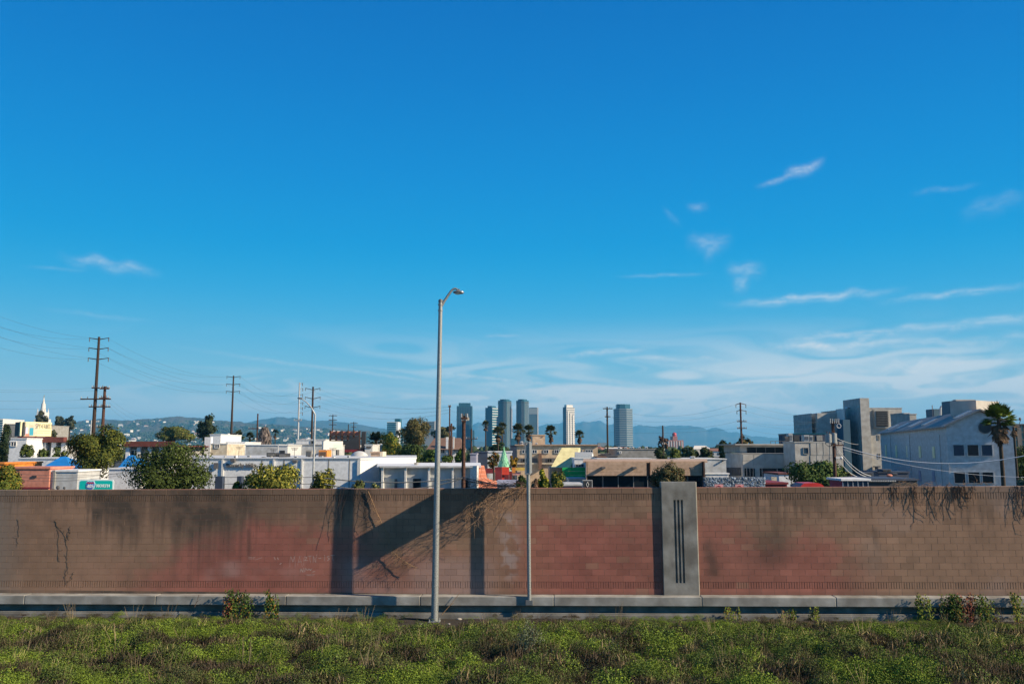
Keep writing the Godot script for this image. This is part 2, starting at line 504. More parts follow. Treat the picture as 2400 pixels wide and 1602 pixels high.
func wall_image() -> Image:
	var w := 2048
	var h := 256
	var im := Image.create(w, h, false, Image.FORMAT_RGB8)
	var n1 := FastNoiseLite.new()
	n1.noise_type = FastNoiseLite.TYPE_SIMPLEX_SMOOTH
	n1.frequency = 0.25
	n1.fractal_octaves = 5
	var n2: FastNoiseLite = n1.duplicate()
	n2.seed = 4
	n2.frequency = 1.3
	n2.fractal_octaves = 3
	var brown := Vector3(0.25, 0.152, 0.1)
	var red := Vector3(0.275, 0.097, 0.073)
	var soot := Vector3(0.05, 0.04, 0.032)
	var chalk := Vector3(0.34, 0.27, 0.255)
	var left_red := [[0.0, 0.0], [250.0, 0.1], [370.0, 0.75], [480.0, 1.0], [640.0, 1.0], [800.0, 0.85], [1000.0, 0.5], [1180.0, 0.2], [1250.0, 0.75], [1340.0, 1.0], [1560.0, 0.85], [1660.0, 0.8], [1760.0, 0.85], [1900.0, 0.9], [1960.0, 0.75], [2040.0, 0.25], [2120.0, 0.0], [2400.0, 0.0]]
	var red_top := [[0.0, 1360.0], [380.0, 1325.0], [500.0, 1275.0], [620.0, 1225.0], [720.0, 1205.0], [800.0, 1260.0], [1100.0, 1320.0], [1250.0, 1240.0], [1400.0, 1212.0], [1540.0, 1215.0], [1700.0, 1225.0], [1900.0, 1260.0], [2050.0, 1335.0], [2400.0, 1380.0]]
	var soot_x := [[0.0, 0.55], [60.0, 0.35], [150.0, 0.35], [215.0, 0.9], [300.0, 1.0], [340.0, 0.6], [400.0, 0.9], [470.0, 1.0], [530.0, 0.95], [600.0, 0.7], [680.0, 0.4], [760.0, 0.5], [820.0, 0.9], [870.0, 0.5], [1000.0, 0.3], [1200.0, 0.15], [1500.0, 0.15], [1660.0, 0.45], [1800.0, 0.6], [1900.0, 0.5], [2060.0, 0.6], [2200.0, 0.45], [2340.0, 0.5], [2400.0, 0.8]]
	var soot_len := [[0.0, 60.0], [60.0, 40.0], [190.0, 60.0], [230.0, 150.0], [300.0, 165.0], [345.0, 70.0], [390.0, 130.0], [410.0, 215.0], [470.0, 240.0], [520.0, 215.0], [560.0, 150.0], [590.0, 150.0], [650.0, 90.0], [760.0, 40.0], [820.0, 90.0], [850.0, 120.0], [900.0, 60.0], [1500.0, 30.0], [1640.0, 40.0], [1800.0, 50.0], [2000.0, 45.0], [2400.0, 60.0]]
	for i in w:
		var x := (i + 0.5) / w * 46.0 - 23.0
		var px := 1200.0 + x / (WALL_D - 0.0515 * x) * F * 1.021
		var a := ramp(left_red, px)
		var at := ramp(red_top, px)
		var sx := ramp(soot_x, px)
		var sl := ramp(soot_len, px)
		var streak := n2.get_noise_2d(x * 3.0, 0.0)
		for j in h:
			var y := (1.0 - (j + 0.5) / h) * 3.8
			var py := 1392.0 + (px - 1200.0) * 0.0025 - (y - 0.00606 * x) * F * 1.0213 / (WALL_D - 0.0515 * x)
			var p := n1.get_noise_2d(x, y)
			var q := n2.get_noise_2d(x, y)
			var ly := y - 0.00606 * x
			var row := floorf(ly / 0.203)
			var unit := floorf(x / 0.406 + (0.0 if row < 3.0 or row > 13.0 or int(row) % 2 == 0 else 0.5))
			var luck := fposmod(sin(unit * 12.9898 + row * 78.233) * 43758.5453, 1.0) - 0.5
			var r := clampf(a * sm(at - 40.0, at + 40.0, py + p * 75.0 + q * 14.0 + luck * 26.0), 0.0, 1.0)
			if luck > 0.46 and px > 700.0:
				r *= 0.55
			var c := brown.lerp(red, r)
			c *= 1.0 + 0.24 * p + 0.16 * q + 0.1 * luck
			if px < 70.0:
				c = c.lerp(Vector3(0.17, 0.145, 0.125), 0.7 * (1.0 - px / 70.0))
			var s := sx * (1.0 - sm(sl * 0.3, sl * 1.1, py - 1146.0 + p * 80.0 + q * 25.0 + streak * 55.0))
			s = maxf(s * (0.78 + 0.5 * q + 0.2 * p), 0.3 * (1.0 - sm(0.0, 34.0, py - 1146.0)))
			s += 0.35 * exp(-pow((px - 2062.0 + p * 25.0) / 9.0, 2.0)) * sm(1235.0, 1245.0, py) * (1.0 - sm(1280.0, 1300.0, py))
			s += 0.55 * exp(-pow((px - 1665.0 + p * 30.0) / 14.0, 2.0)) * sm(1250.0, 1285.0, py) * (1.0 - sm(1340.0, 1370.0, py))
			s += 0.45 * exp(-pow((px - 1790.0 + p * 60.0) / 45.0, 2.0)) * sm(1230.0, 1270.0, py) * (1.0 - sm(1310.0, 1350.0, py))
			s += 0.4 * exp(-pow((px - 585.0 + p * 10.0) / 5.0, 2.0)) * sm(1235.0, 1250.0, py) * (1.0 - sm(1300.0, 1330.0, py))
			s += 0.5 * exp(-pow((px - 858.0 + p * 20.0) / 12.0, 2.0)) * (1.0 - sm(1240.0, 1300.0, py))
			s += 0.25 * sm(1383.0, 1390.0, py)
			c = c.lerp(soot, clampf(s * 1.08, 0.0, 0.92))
			var pale := 0.75 * sm(0.0, 0.4, q + 0.1) * exp(-pow((px - 1205.0 + p * 50.0) / 26.0, 2.0)) * sm(1195.0, 1220.0, py) * (1.0 - sm(1330.0, 1380.0, py))
			pale += 0.4 * sm(-0.3, 0.4, p + 0.15) * sm(780.0, 830.0, px) * (1.0 - sm(1130.0, 1180.0, px)) * sm(1290.0, 1330.0, py)
			pale += 0.42 * sm(-0.2, 0.5, p) * sm(470.0, 510.0, px) * (1.0 - sm(640.0, 740.0, px)) * sm(1322.0, 1340.0, py) * (1.0 - sm(1355.0, 1368.0, py))
			pale += 0.3 * exp(-pow((px - 545.0) / 22.0, 2.0)) * sm(1308.0, 1325.0, py) * (1.0 - sm(1345.0, 1360.0, py))
			pale += 0.18 * sm(0.15, 0.6, n1.get_noise_2d(x * 1.4 + 40.0, y * 1.4)) * sm(1990.0, 2060.0, px)
			c = c.lerp(chalk, clampf(pale, 0.0, 0.8))
			im.set_pixel(i, j, Color(c.x, c.y, c.z).linear_to_srgb())
	var strokes := [[678, 1328, 681, 1303], [681, 1303, 686, 1316], [686, 1316, 690, 1302], [690, 1302, 692, 1327], [697, 1325, 702, 1302], [702, 1302, 708, 1327], [699, 1316, 706, 1316], [712, 1325, 713, 1303], [713, 1303, 719, 1306], [719, 1306, 714, 1313], [714, 1313, 721, 1313], [721, 1303, 730, 1302], [726, 1303, 727, 1319], [733, 1318, 734, 1302], [734, 1302, 739, 1317], [739, 1317, 742, 1299], [746, 1308, 752, 1307], [760, 1314, 760, 1300], [771, 1302, 766, 1304], [766, 1304, 772, 1309], [772, 1309, 767, 1313], [775, 1301, 784, 1300], [779, 1301, 780, 1314],
		[703, 1340, 705, 1332], [705, 1332, 709, 1340], [709, 1340, 712, 1330], [713, 1340, 716, 1331], [716, 1331, 719, 1335], [721, 1336, 724, 1332], [724, 1332, 727, 1336], [727, 1336, 731, 1332], [731, 1340, 738, 1338], [582, 1306, 598, 1305], [582, 1309, 596, 1309], [598, 1311, 614, 1306], [642, 1305, 645, 1311], [650, 1306, 652, 1311], [655, 1322, 659, 1319], [718, 1346, 738, 1345], [718, 1348, 736, 1348]]
	for q in strokes:
		for k in 40:
			var t := k / 39.0
			var o := WP(lerpf(q[0], q[2], t), lerpf(q[1], q[3], t))
			var wp := W * o
			var i := int((wp.x + 23.0) / 46.0 * w)
			var j := int((1.0 - (wp.y - 0.728 + 0.0) / 3.8) * h)
			if i > 0 and j > 0 and i < w and j < h:
				var c := im.get_pixel(i, j).srgb_to_linear()
				im.set_pixel(i, j, c.lerp(Color(0.42, 0.36, 0.33), 0.2).linear_to_srgb())
	return im

func wall_materials() -> void:
	T.wall = ImageTexture.create_from_image(wall_image())
	var k := 0
	for tone in [0.97, 1.0, 1.04, 0.91, 1.1, 0.85]:
		var m := StandardMaterial3D.new()
		m.resource_name = "block%d" % k
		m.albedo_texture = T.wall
		m.albedo_color = Color(tone, tone, tone).linear_to_srgb()
		m.roughness = 0.95
		m.uv1_triplanar = true
		m.uv1_world_triplanar = true
		m.uv1_triplanar_sharpness = 8.0
		m.uv1_scale = Vector3(1.0 / 46.0, 1.0 / 3.8, 1.0 / 46.0)
		m.uv1_offset = Vector3(0.5, -0.728 / 3.8, 0.5)
		M["block%d" % k] = m
		k += 1

func block_shape(l: float, h: float, deep: float, ribs: int, e := 0.003) -> ArrayMesh:
	var b := MB.new()
	if ribs == 1:
		var f := [Vector3(-l / 2 + e, -h / 2 + e, 0), Vector3(l / 2 - e, -h / 2 + e, 0), Vector3(l / 2 - e, h / 2 - e, 0), Vector3(-l / 2 + e, h / 2 - e, 0)]
		var s := [Vector3(-l / 2, -h / 2, -e), Vector3(l / 2, -h / 2, -e), Vector3(l / 2, h / 2, -e), Vector3(-l / 2, h / 2, -e)]
		b.quad(f[0], f[1], f[2], f[3], Vector3(0, 0, 1))
		for i in 4:
			var k := (i + 1) % 4
			var o: Vector3 = (s[i] + s[k]).normalized()
			b.quad(f[i], f[k], s[k], s[i], Vector3(o.x, o.y, 1))
			b.quad(s[i], s[k], s[k] + Vector3(0, 0, e - deep), s[i] + Vector3(0, 0, e - deep), Vector3(o.x, o.y, 0))
	else:
		var g := 0.02
		var rw := (l - g * (ribs - 1)) / ribs
		for i in ribs:
			var x0 := -l / 2 + i * (rw + g)
			b.quad(Vector3(x0, -h / 2, 0), Vector3(x0 + rw, -h / 2, 0), Vector3(x0 + rw, h / 2, 0), Vector3(x0, h / 2, 0), Vector3(0, 0, 1))
			for x in [x0, x0 + rw]:
				b.quad(Vector3(x, -h / 2, 0), Vector3(x, h / 2, 0), Vector3(x, h / 2, -0.025), Vector3(x, -h / 2, -0.025), Vector3(-1 if x == x0 else 1, 0, 0))
			b.quad(Vector3(x0, h / 2, 0), Vector3(x0 + rw, h / 2, 0), Vector3(x0 + rw, h / 2, -0.025), Vector3(x0, h / 2, -0.025), Vector3.UP)
		b.quad(Vector3(-l / 2, -h / 2, -0.025), Vector3(l / 2, -h / 2, -0.025), Vector3(l / 2, h / 2, -0.025), Vector3(-l / 2, h / 2, -0.025), Vector3(0, 0, 1))
		b.quad(Vector3(-l / 2, h / 2, -0.025), Vector3(l / 2, h / 2, -0.025), Vector3(l / 2, h / 2, -deep), Vector3(-l / 2, h / 2, -deep), Vector3.UP)
	return b.mesh()

func sound_wall(label: String, x0: float, x1: float, towards: float) -> void:
	var o := thing("sound_wall", label, "wall")
	o.transform = W
	var course := 0.203
	var long := 0.406
	var b := MB.new()
	for q in [[-0.1, 1.0, 0.0045], [1.0, 2.0, 0.03], [2.0, 15.0, 0.0045], [15.0, 16.0, 0.03], [16.0, 16.9, 0.0045]]:
		b.box(Vector3(x0, q[0] * course, -0.2), Vector3(x1, q[1] * course, -q[2]))
	part(o, "mortar_core", b, M.mortar)
	var plain := block_shape(long - 0.006, course - 0.006, 0.03, 1)
	var cap := block_shape(long - 0.003, course - 0.004, 0.215, 1, 0.01)
	var flute := block_shape(long - 0.01, course - 0.008, 0.04, 5)
	var list := []
	for row in 17:
		var shift := 0.0 if row < 3 or row > 13 or row % 2 == 0 else 0.5
		var k := int(floor(x0 / long)) - 1
		while k * long < x1:
			var a := maxf((k + shift) * long, x0)
			var e := minf((k + shift + 1) * long, x1)
			k += 1
			if e - a < 0.05:
				continue
			var kind := "cap_block" if row == 16 else "fluted_block" if row == 15 or row == 1 else "block"
			list.append([kind, (a + e) / 2, (row + 0.5) * course, (e - a) / long, absf((a + e) / 2 - towards)])
	list.sort_custom(func(p, q): return p[4] < q[4])
	var used := {}
	var rest := {}
	for q in list:
		used[q[0]] = used.get(q[0], 0) + 1
		var t: int = [0, 0, 1, 1, 1, 2, 2, 3, 4, 5][rng.randi() % 10] if q[0] == "block" else [0, 1, 1, 2][rng.randi() % 4]
		var shp: ArrayMesh = cap if q[0] == "cap_block" else flute if q[0] == "fluted_block" else plain
		var jut := R(-0.001, 0.0012) + (0.006 if q[0] == "cap_block" else 0.0)
		var tr := Transform3D(Basis.from_scale(Vector3(q[3], 1, 1)), Vector3(q[1], q[2], jut))
		if used[q[0]] <= 300:
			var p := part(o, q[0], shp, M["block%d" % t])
			p.transform = tr
		else:
			if not rest.has(t):
				rest[t] = []
			rest[t].append(tr)
	if rest:
		var all := SurfaceTool.new()
		all.begin(Mesh.PRIMITIVE_TRIANGLES)
		for t in rest:
			for tr in rest[t]:
				all.append_from(plain, 0, tr)
		var p := part(o, "block_courses", all.commit(), M.block1)
		p.set_meta("kind", "stuff")

func by_the_wall() -> void:
	var pl := WP(1552, 1260).x
	var pr := WP(1636, 1260).x
	sound_wall("long stained block sound wall to the left of the concrete pilaster", -21.0, pl + 0.05, pl)
	sound_wall("stained block sound wall to the right of the concrete pilaster, with dry vines over its top", pr - 0.03, 19.5, pr)
	# pilaster
	var top := WP(1595, 1129, 0.08).y
	var o := thing("concrete_pilaster", "grey concrete pilaster with three upright slots between the two block walls", "pilaster")
	o.transform = W
	var b := MB.new()
	var f := 0.085
	var gl := [WP(1585, 1300, f).x, WP(1593.6, 1300, f).x, WP(1602, 1300, f).x]
	var gw := 0.07
	var y0 := WP(1595, 1366, f).y
	var y1 := WP(1595, 1171, f).y
	b.cbox(Vector3(pl, -0.1, -0.26), Vector3(pr, top, 0.0), 0.004)
	part(o, "shaft", b, M.concrete)
	b = MB.new()
	b.prism([Vector2(pl, 0.001), Vector2(pl, f - 0.012), Vector2(pl + 0.012, f), Vector2(gl[0] - gw / 2, f), Vector2(gl[0] - gw / 2, 0.001)], -0.1, top - 0.001)
	b.prism([Vector2(gl[2] + gw / 2, 0.001), Vector2(gl[2] + gw / 2, f), Vector2(pr - 0.03, f), Vector2(pr, f - 0.03), Vector2(pr, 0.001)], -0.1, top - 0.001)
	part(o, "face_panel", b, M.concrete)
	b = MB.new()
	b.box(Vector3(gl[0] - gw / 2, y1, 0.001), Vector3(gl[2] + gw / 2, top - 0.001, f))
	part(o, "face_head", b, M.concrete)
	b = MB.new()
	b.box(Vector3(gl[0] - gw / 2, -0.1, 0.0), Vector3(gl[2] + gw / 2, y0, f))
	part(o, "face_foot", b, M.concrete)
	for k in 2:
		b = MB.new()
		b.box(Vector3(gl[k] + gw / 2, y0, 0.0), Vector3(gl[k + 1] - gw / 2, y1, f))
		part(o, "slot_rib", b, M.concrete)
	# ledge
	o = thing("concrete_ledge", "long pale concrete ledge with an overhanging coping along the foot of the block walls", "ledge")
	o.transform = W
	var cuts := [-22.0]
	for px in [57, 365, 670, 985, 1298, 1645, 1960, 2275]:
		cuts.append(WP(px, 1400, 0.4).x)
	cuts.append(20.0)
	for k in cuts.size() - 1:
		b = MB.new()
		b.cbox(Vector3(cuts[k] + 0.007, -0.3, -0.12), Vector3(cuts[k + 1] - 0.007, -0.003, 0.41), 0.018)
		part(o, "coping", b, M.ledge_concrete)
	b = MB.new()
	b.box(Vector3(-22, -1.4, -0.12), Vector3(20, -0.302, 0.1))
	part(o, "stem", b, M.concrete)
	b = MB.new()
	b.cbox(Vector3(-22, -1.4, 0.102), Vector3(20, -0.535, 0.3), 0.012)
	part(o, "footing", b, M.concrete)
	b = MB.new()
	b.cbox(Vector3(-22, -1.4, 0.302), Vector3(20, -0.59, 0.33), 0.004)
	part(o, "footing_board", b, M.concrete)

	# lamp
	var base := Vector3(X(1018, 1459, 28.15), 0, -28.15)
	o = thing("street_lamp", "tall grey street lamp with a curved arm standing before the sound wall", "street lamp", base)
	var H := Y(704, 28.15)
	b = MB.new()
	b.tube([Vector3(0, 0.02, 0), Vector3(0.09, H - 0.02, 0)], [0.115, 0.064], 20)
	part(o, "pole", b, M.galvanised)
	b = MB.new()
	b.tube([Vector3(0.09, H - 0.06, 0), Vector3(0.09, H + 0.015, 0), Vector3(0.09, H + 0.05, 0)], [0.075, 0.075, 0.02], 16)
	part(o, "pole_cap", b, M.lamp_grey)
	b = MB.new()
	b.cbox(Vector3(-0.19, -0.02, -0.19), Vector3(0.19, 0.035, 0.19), 0.01)
	part(o, "base_plate", b, M.galvanised)
	b = MB.new()
	b.tube([Vector3(0, -0.12, 0), Vector3(0, -0.021, 0)], [0.48, 0.46], 24)
	part(o, "footing", b, M.stone)
	for k in 4:
		b = MB.new()
		var q := Vector3(0.15 if k & 1 else -0.15, 0, 0.15 if k & 2 else -0.15)
		b.tube([q + Vector3(0, 0.036, 0), q + Vector3(0, 0.1, 0)], [0.02], 6)
		part(o, "anchor_bolt", b, M.galvanised)
	b = MB.new()
	b.cbox(Vector3(0.095, 0.35, -0.06), Vector3(0.118, 0.62, 0.06), 0.005)
	part(o, "hand_hole_cover", b, M.galvanised)
	for k in 2:
		b = MB.new()
		b.tube([Vector3(0.085, H - 0.12 - 0.2 * k, 0), Vector3(0.085, H - 0.16 - 0.2 * k, 0)], [0.085], 14)
		part(o, "arm_clamp", b, M.galvanised)
	var A := func(px: float, py: float) -> Vector3: return P(px, py, 28.15) - base
	b = MB.new()
	b.tube([A.call(1035, 716), A.call(1040, 707), A.call(1050, 692), A.call(1057, 682), A.call(1062, 677.5), A.call(1067, 676), A.call(1071.5, 678), A.call(1075, 682)], [0.05, 0.046, 0.042, 0.04, 0.038, 0.036, 0.034, 0.034], 12)
	part(o, "arm", b, M.galvanised)
	var lm: Vector3 = A.call(1074.5, 684.5)
	b = MB.new()
	b.ball(lm, Vector3(0.19, 0.06, 0.11), 6, 16)
	part(o, "lamp_head", b, M.lamp_grey)
	b = MB.new()
	b.ball(lm + Vector3(0.1, -0.005, 0), Vector3(0.085, 0.058, 0.105), 6, 14)
	part(o, "lamp_end", b, M.aluminium)
	b = MB.new()
	b.ball(lm + Vector3(-0.02, -0.035, 0), Vector3(0.12, 0.045, 0.09), 4, 14, -1.0, 0.0)
	part(o, "lens", b, M.lens)
	b = MB.new()
	b.tube([lm + Vector3(0.01, 0.05, 0), lm + Vector3(0.01, 0.105, 0)], [0.035], 10)
	part(o, "photocell", b, M.lamp_grey)

	# the sign seen from its edge
	var sb := WP(1240.5, 1403, 0.46)
	o = thing("road_sign", "freeway sign seen edge on, on a thin post bolted to the ledge", "sign")
	o.transform = W
	var st := Y(1036, 28.4) - W.origin.y
	var sl := Y(1110, 28.4) - W.origin.y
	b = MB.new()
	b.tube([Vector3(sb.x, -0.24, sb.z), Vector3(sb.x, st - 0.08, sb.z)], [0.062, 0.062], 16)
	part(o, "post", b, M.galvanised)
	b = MB.new()
	b.cbox(Vector3(sb.x - 0.12, -0.26, 0.412), Vector3(sb.x + 0.12, -0.1, 0.53), 0.008)
	part(o, "post_bracket", b, M.lamp_grey)
	b = MB.new()
	b.cbox(Vector3(sb.x + 0.064, sl, -0.85), Vector3(sb.x + 0.09, st, 1.54), 0.004)
	part(o, "sign_panel", b, M.galvanised)
	b = MB.new()
	for s in [[sl, sl + 0.05], [st - 0.05, st]]:
		b.box(Vector3(sb.x - 0.075, s[0], -0.85), Vector3(sb.x + 0.063, s[1], 1.54))
	part(o, "sign_rail", b, M.galvanised)
	b = MB.new()
	b.box(Vector3(sb.x - 0.075, sl + 0.052, 1.46), Vector3(sb.x - 0.035, st - 0.052, 1.52))
	b.box(Vector3(sb.x + 0.02, sl + 0.052, 1.46), Vector3(sb.x + 0.06, st - 0.052, 1.52))
	part(o, "sign_stiffener", b, M.galvanised)

# ---- dry vines, creepers --------------------------------------------------
func vine(b: MB, start: Vector3, way: Vector3, length: float, rad: float, droop: float, curl: float, branch: int, flat := -1.0, fork := 0.4) -> void:
	var pts := [start]
	var d := way.normalized()
	var step := 0.07
	var p := start
	var n := maxi(2, int(length / step))
	for i in n:
		d = (d + Vector3(R(-curl, curl), R(-curl, curl) - droop, R(-curl, curl))).normalized()
		p += d * step
		if flat >= 0.0:
			p.z = clampf(p.z, 0.012, flat)
		pts.append(p)
		if branch > 0 and R(0, 1) < fork * step * 4.0:
			vine(b, p, (d + rdir() * 0.9), length * R(0.25, 0.5), rad * 0.65, droop, curl, branch - 1, flat, fork)
	b.tube(pts, [rad, rad * 0.8, rad * 0.6], 4, false)

func vines() -> void:
	var at_top := func(px: float, out: float) -> Vector3:
		var q := WP(px, 1143, 0.0)
		return Vector3(q.x, 17 * 0.203 + R(0.0, 0.06), out)
	# right end of the wall
	var spots := [[2092, 0.6, 5], [2108, 0.7, 4], [2140, 0.75, 4], [2148, 1.1, 3], [2180, 1.0, 3], [2192, 0.6, 3], [2225, 0.9, 5], [2240, 0.55, 9], [2252, 0.6, 9], [2262, 0.55, 6], [2283, 0.35, 3], [2340, 0.25, 2], [2382, 0.9, 6], [2398, 1.1, 7], [2412, 1.2, 7]]
	var words := ["leftmost bare vine hanging over the top of the right wall", "short tangled bare vine near the left of the hanging vines", "thin pair of bare stems hanging beside the short tangle", "long curling bare stem hanging down the right wall", "lone long bare stem sweeping left on the right wall", "short straight bare stems hanging from the right wall top", "bare vine left of the thickest hanging bunch", "thick bunch of dark bare stems hanging over the right wall", "dense dark stems in the middle of the thick bunch", "stems at the right side of the thick hanging bunch", "small twig hanging right of the thick bunch", "lone tiny twig on the wall cap near the frame edge", "branching bare vine climbing at the right frame edge", "dark tangled vine at the far right end of the wall", "outermost bare vine at the right end of the wall"]
	for i in spots.size():
		var s = spots[i]
		var b := MB.new()
		for k in s[2]:
			var p: Vector3 = at_top.call(s[0] + R(-7, 7), R(0.01, 0.05))
			vine(b, p, Vector3(R(-0.35, 0.25), -1, 0.05), s[1] * R(0.5, 1.25), R(0.005, 0.009), 0.03, 0.17, 2, 0.09, 0.45)
		var o := single("dry_vine", words[i], "vine", b, M.twig, Vector3.ZERO, "bare vines on the right wall")
		o.transform = W
	var b := MB.new()
	for k in 46:
		var q: Vector3 = at_top.call(R(2085, 2330), R(-0.15, 0.02))
		vine(b, q, Vector3(R(-1, 1), R(0.1, 0.5), R(-0.2, 0.2)), R(0.15, 0.5), 0.006, 0.12, 0.3, 1, -1.0, 0.5)
	var top := single("dry_vine", "pale dry stems lying along the cap of the right wall", "vine", b, M.twig_pale)
	top.transform = W
	# traces on the left wall
	var trace := [[[42, 1215], [44, 1250], [38, 1283]], [[128, 1218], [138, 1245], [136, 1300], [140, 1318]], [[164, 1232], [156, 1262], [157, 1300], [160, 1330], [152, 1350], [156, 1362]], [[172, 1340], [166, 1356], [158, 1364]], [[128, 1222], [140, 1240], [157, 1266], [166, 1240]]]
	var tw := ["short dark vine scar on the wall at the left edge", "thin vine scar left of the forked one on the left wall", "long forked dark vine scar low on the left wall", "small hooked vine scar at the foot of the left wall", "slanting vine scar joining the two on the left wall"]
	for i in trace.size():
		b = MB.new()
		var pts := []
		for k in trace[i].size() - 1:
			for j in 6:
				var q0: Vector3 = WP(trace[i][k][0], trace[i][k][1])
				var q1: Vector3 = WP(trace[i][k + 1][0], trace[i][k + 1][1])
				var q := q0.lerp(q1, j / 6.0)
				pts.append(Vector3(q.x + R(-0.04, 0.04), q.y, 0.01))
		b.tube(pts, [0.004, 0.0055, 0.004], 4, false)
		for q in pts:
			if R(0, 1) < 0.4:
				vine(b, q, Vector3(R(-1, 1), R(-1, 1), 0), R(0.08, 0.18), 0.003, 0.0, 0.3, 0, 0.02)
		var o := single("vine_scar", tw[i], "vine", b, M.scar, Vector3.ZERO, "vine scars on the left wall")
		o.transform = W
	# twigs by the lamp, and the tangle over the wall behind the sign post
	b = MB.new()
	for k in 10:
		vine(b, at_top.call(R(800, 870), R(0.0, 0.1)), Vector3(R(-0.3, 0.3), -1, 0.1), R(0.4, 2.1), 0.006, 0.0, 0.16, 2, 0.12, 0.5)
	var o: Node3D = single("dry_vine", "dark wispy bare vine hanging left of the street lamp's shadow beam", "vine", b, M.twig)
	o.transform = W
	b = MB.new()
	var line := [WP(862, 1150), WP(884, 1200), WP(900, 1238), WP(912, 1262), WP(922, 1290), WP(940, 1308), WP(965, 1322), WP(982, 1330)]
	var pts := []
	for k in line.size() - 1:
		for j in 4:
			var q: Vector3 = line[k].lerp(line[k + 1], j / 4.0)
			pts.append(q + Vector3(R(-0.02, 0.02), R(-0.02, 0.02), 0.05 + 0.02 * k))
	b.tube(pts, [0.016, 0.014, 0.012, 0.01], 5, false)
	for q in pts:
		for j in 3:
			if R(0, 1) < 0.55:
				vine(b, q, Vector3(R(-1, 1), R(-1.2, 0.4), R(0, 0.5)), R(0.15, 0.5), 0.005, 0.03, 0.25, 1)
	o = single("dry_vine", "pale dry vine trailing aslant down the wall left of the street lamp", "vine", b, M.twig_pale)
	o.transform = W
	b = MB.new()
	for k in 42:
		var q := WP(R(1095, 1170), R(1150, 1225), 0.0)
		q.z = R(0.05, 0.45)
		vine(b, q, rdir() + Vector3(-0.3, -0.1, 0.2), R(0.25, 0.9), 0.007, 0.04, 0.3, 1, -1.0, 0.5)
	for k in 60:
		var out := R(0.2, 1.35)
		var q := WP(R(1095, 1175) + 20.0 * out, R(1125, 1200), out)
		vine(b, q, rdir() * Vector3(0.6, 0.8, 1.0) + Vector3(-0.3, -0.3, 0.2), R(0.3, 1.0), 0.006, 0.05, 0.3, 1, -1.0, 0.5)
	for k in 16:
		var q: Vector3 = at_top.call(R(1120, 1238), R(-0.1, 0.1))
		vine(b, q, Vector3(R(-0.8, -0.2), R(-0.6, 0.2), R(0.1, 0.6)), R(0.6, 1.5), 0.009, 0.03, 0.2, 1)
	o = single("dry_tangle", "tangle of dry stems spilling over the wall left of the sign post", "dry plant", b, M.twig_pale)
	o.transform = W
	b = MB.new()
	for k in 60:
		var q: Vector3 = at_top.call(R(1110, 1240), R(-0.1, 0.2))
		vine(b, q + Vector3(0, R(0, 0.15), 0), Vector3(R(-1, -0.1), R(-0.3, 0.35), R(-0.2, 0.5)), R(0.3, 0.8), 0.008, 0.05, 0.25, 1)
	o = single("dry_tangle", "dark bare bush draped over the wall cap beside the sign post", "dry plant", b, M.twig)
	o.transform = W
	# stems that lean on the ledge
	for q in [[1035, 1440, 1078, 1388, "leaning bare stick against the ledge right of the street lamp"], [455, 1422, 465, 1394, "thin bare stick against the ledge left of the creepers"]]:
		b = MB.new()
		var p0 := WP(q[0], q[1], 0.5)
		var p1 := WP(q[2], q[3], 0.47)
		b.tube([p0, p0.lerp(p1, 0.5) + Vector3(0.02, 0, 0), p1], [0.014, 0.008], 5, false)
		vine(b, p0.lerp(p1, 0.4), Vector3(0.8, 0.5, 0), 0.25, 0.006, 0.0, 0.2, 1)
		o = single("bare_stick", q[4], "stick", b, M.twig_pale if q[0] > 800 else M.twig)
		o.transform = W
	# creepers on the ledge
	var cr := [[552, 0.26, 1384, 0, "bushy creeper with reddish leaves hanging over the ledge"], [536, 0.16, 1394, 1, "reddish dry creeper left of the bushy one on the ledge"], [572, 0.2, 1390, 0, "dark green creeper right of the bushy one on the ledge"], [622, 0.14, 1384, 0, "narrow green creeper over the ledge left of the street lamp"], [636, 0.15, 1400, 0, "thin trailing creeper beside the narrow green creeper"], [1716, 0.2, 1425, 2, "bright green sprig at the ledge foot right of the pilaster"], [2160, 0.25, 1396, 2, "single green creeper left of the ledge's creeper row"], [2215, 0.3, 1394, 0, "wide green creeper starting the row on the right ledge"], [2240, 0.3, 1400, 0, "dark creeper second in the row on the right ledge"], [2262, 0.3, 1394, 1, "reddish creeper in the middle of the right ledge row"], [2296, 0.28, 1396, 0, "green creeper near the end of the right ledge row"], [2310, 0.2, 1410, 2, "yellow green creeper closing the right ledge row"], [2374, 0.24, 1394, 2, "tall yellow green creeper at the far right of the ledge"], [1850, 0.2, 1430, 2, "low green creeper at the ledge foot mid right"], [1904, 0.2, 1428, 2, "small green creeper at the ledge foot before the long bare stretch"]]
	for q in cr:
		b = MB.new()
		var lb := MB.new()
		var c: Vector3 = WP(q[0], q[2], 0.5)
		for s in 2 + int(q[1] * 14):
			var p := Vector3(c.x + R(-q[1], q[1]) * 0.8, c.y + R(-0.05, 0.1), R(0.47, 0.6))
			var pts2 := [p]
			while p.y > -0.75:
				p += Vector3(R(-0.04, 0.05), -0.06, R(-0.02, 0.03))
				p.z = maxf(p.z, 0.47)
				pts2.append(p)
				if pts2.size() > 24:
					break
				for j in 5:
					var base := [Color(0.05, 0.085, 0.02), Color(0.14, 0.05, 0.035), Color(0.13, 0.16, 0.03)][q[3]] as Color
					lb.col = base * R(0.5, 1.5)
					if R(0, 1) < 0.14:
						lb.col = Color(0.2, 0.12, 0.03)
					var nn := (Vector3(0.2, 0.4, 1.0) + rdir() * 0.8).normalized()
					lb.leaf(p + rdir() * 0.08 + Vector3(0, 0, 0.04), nn, Vector3(R(-1, 1), -1, R(0, 0.5)), R(0.025, 0.05), R(0.015, 0.03), nn)
			b.tube(pts2, [0.005], 3, false)
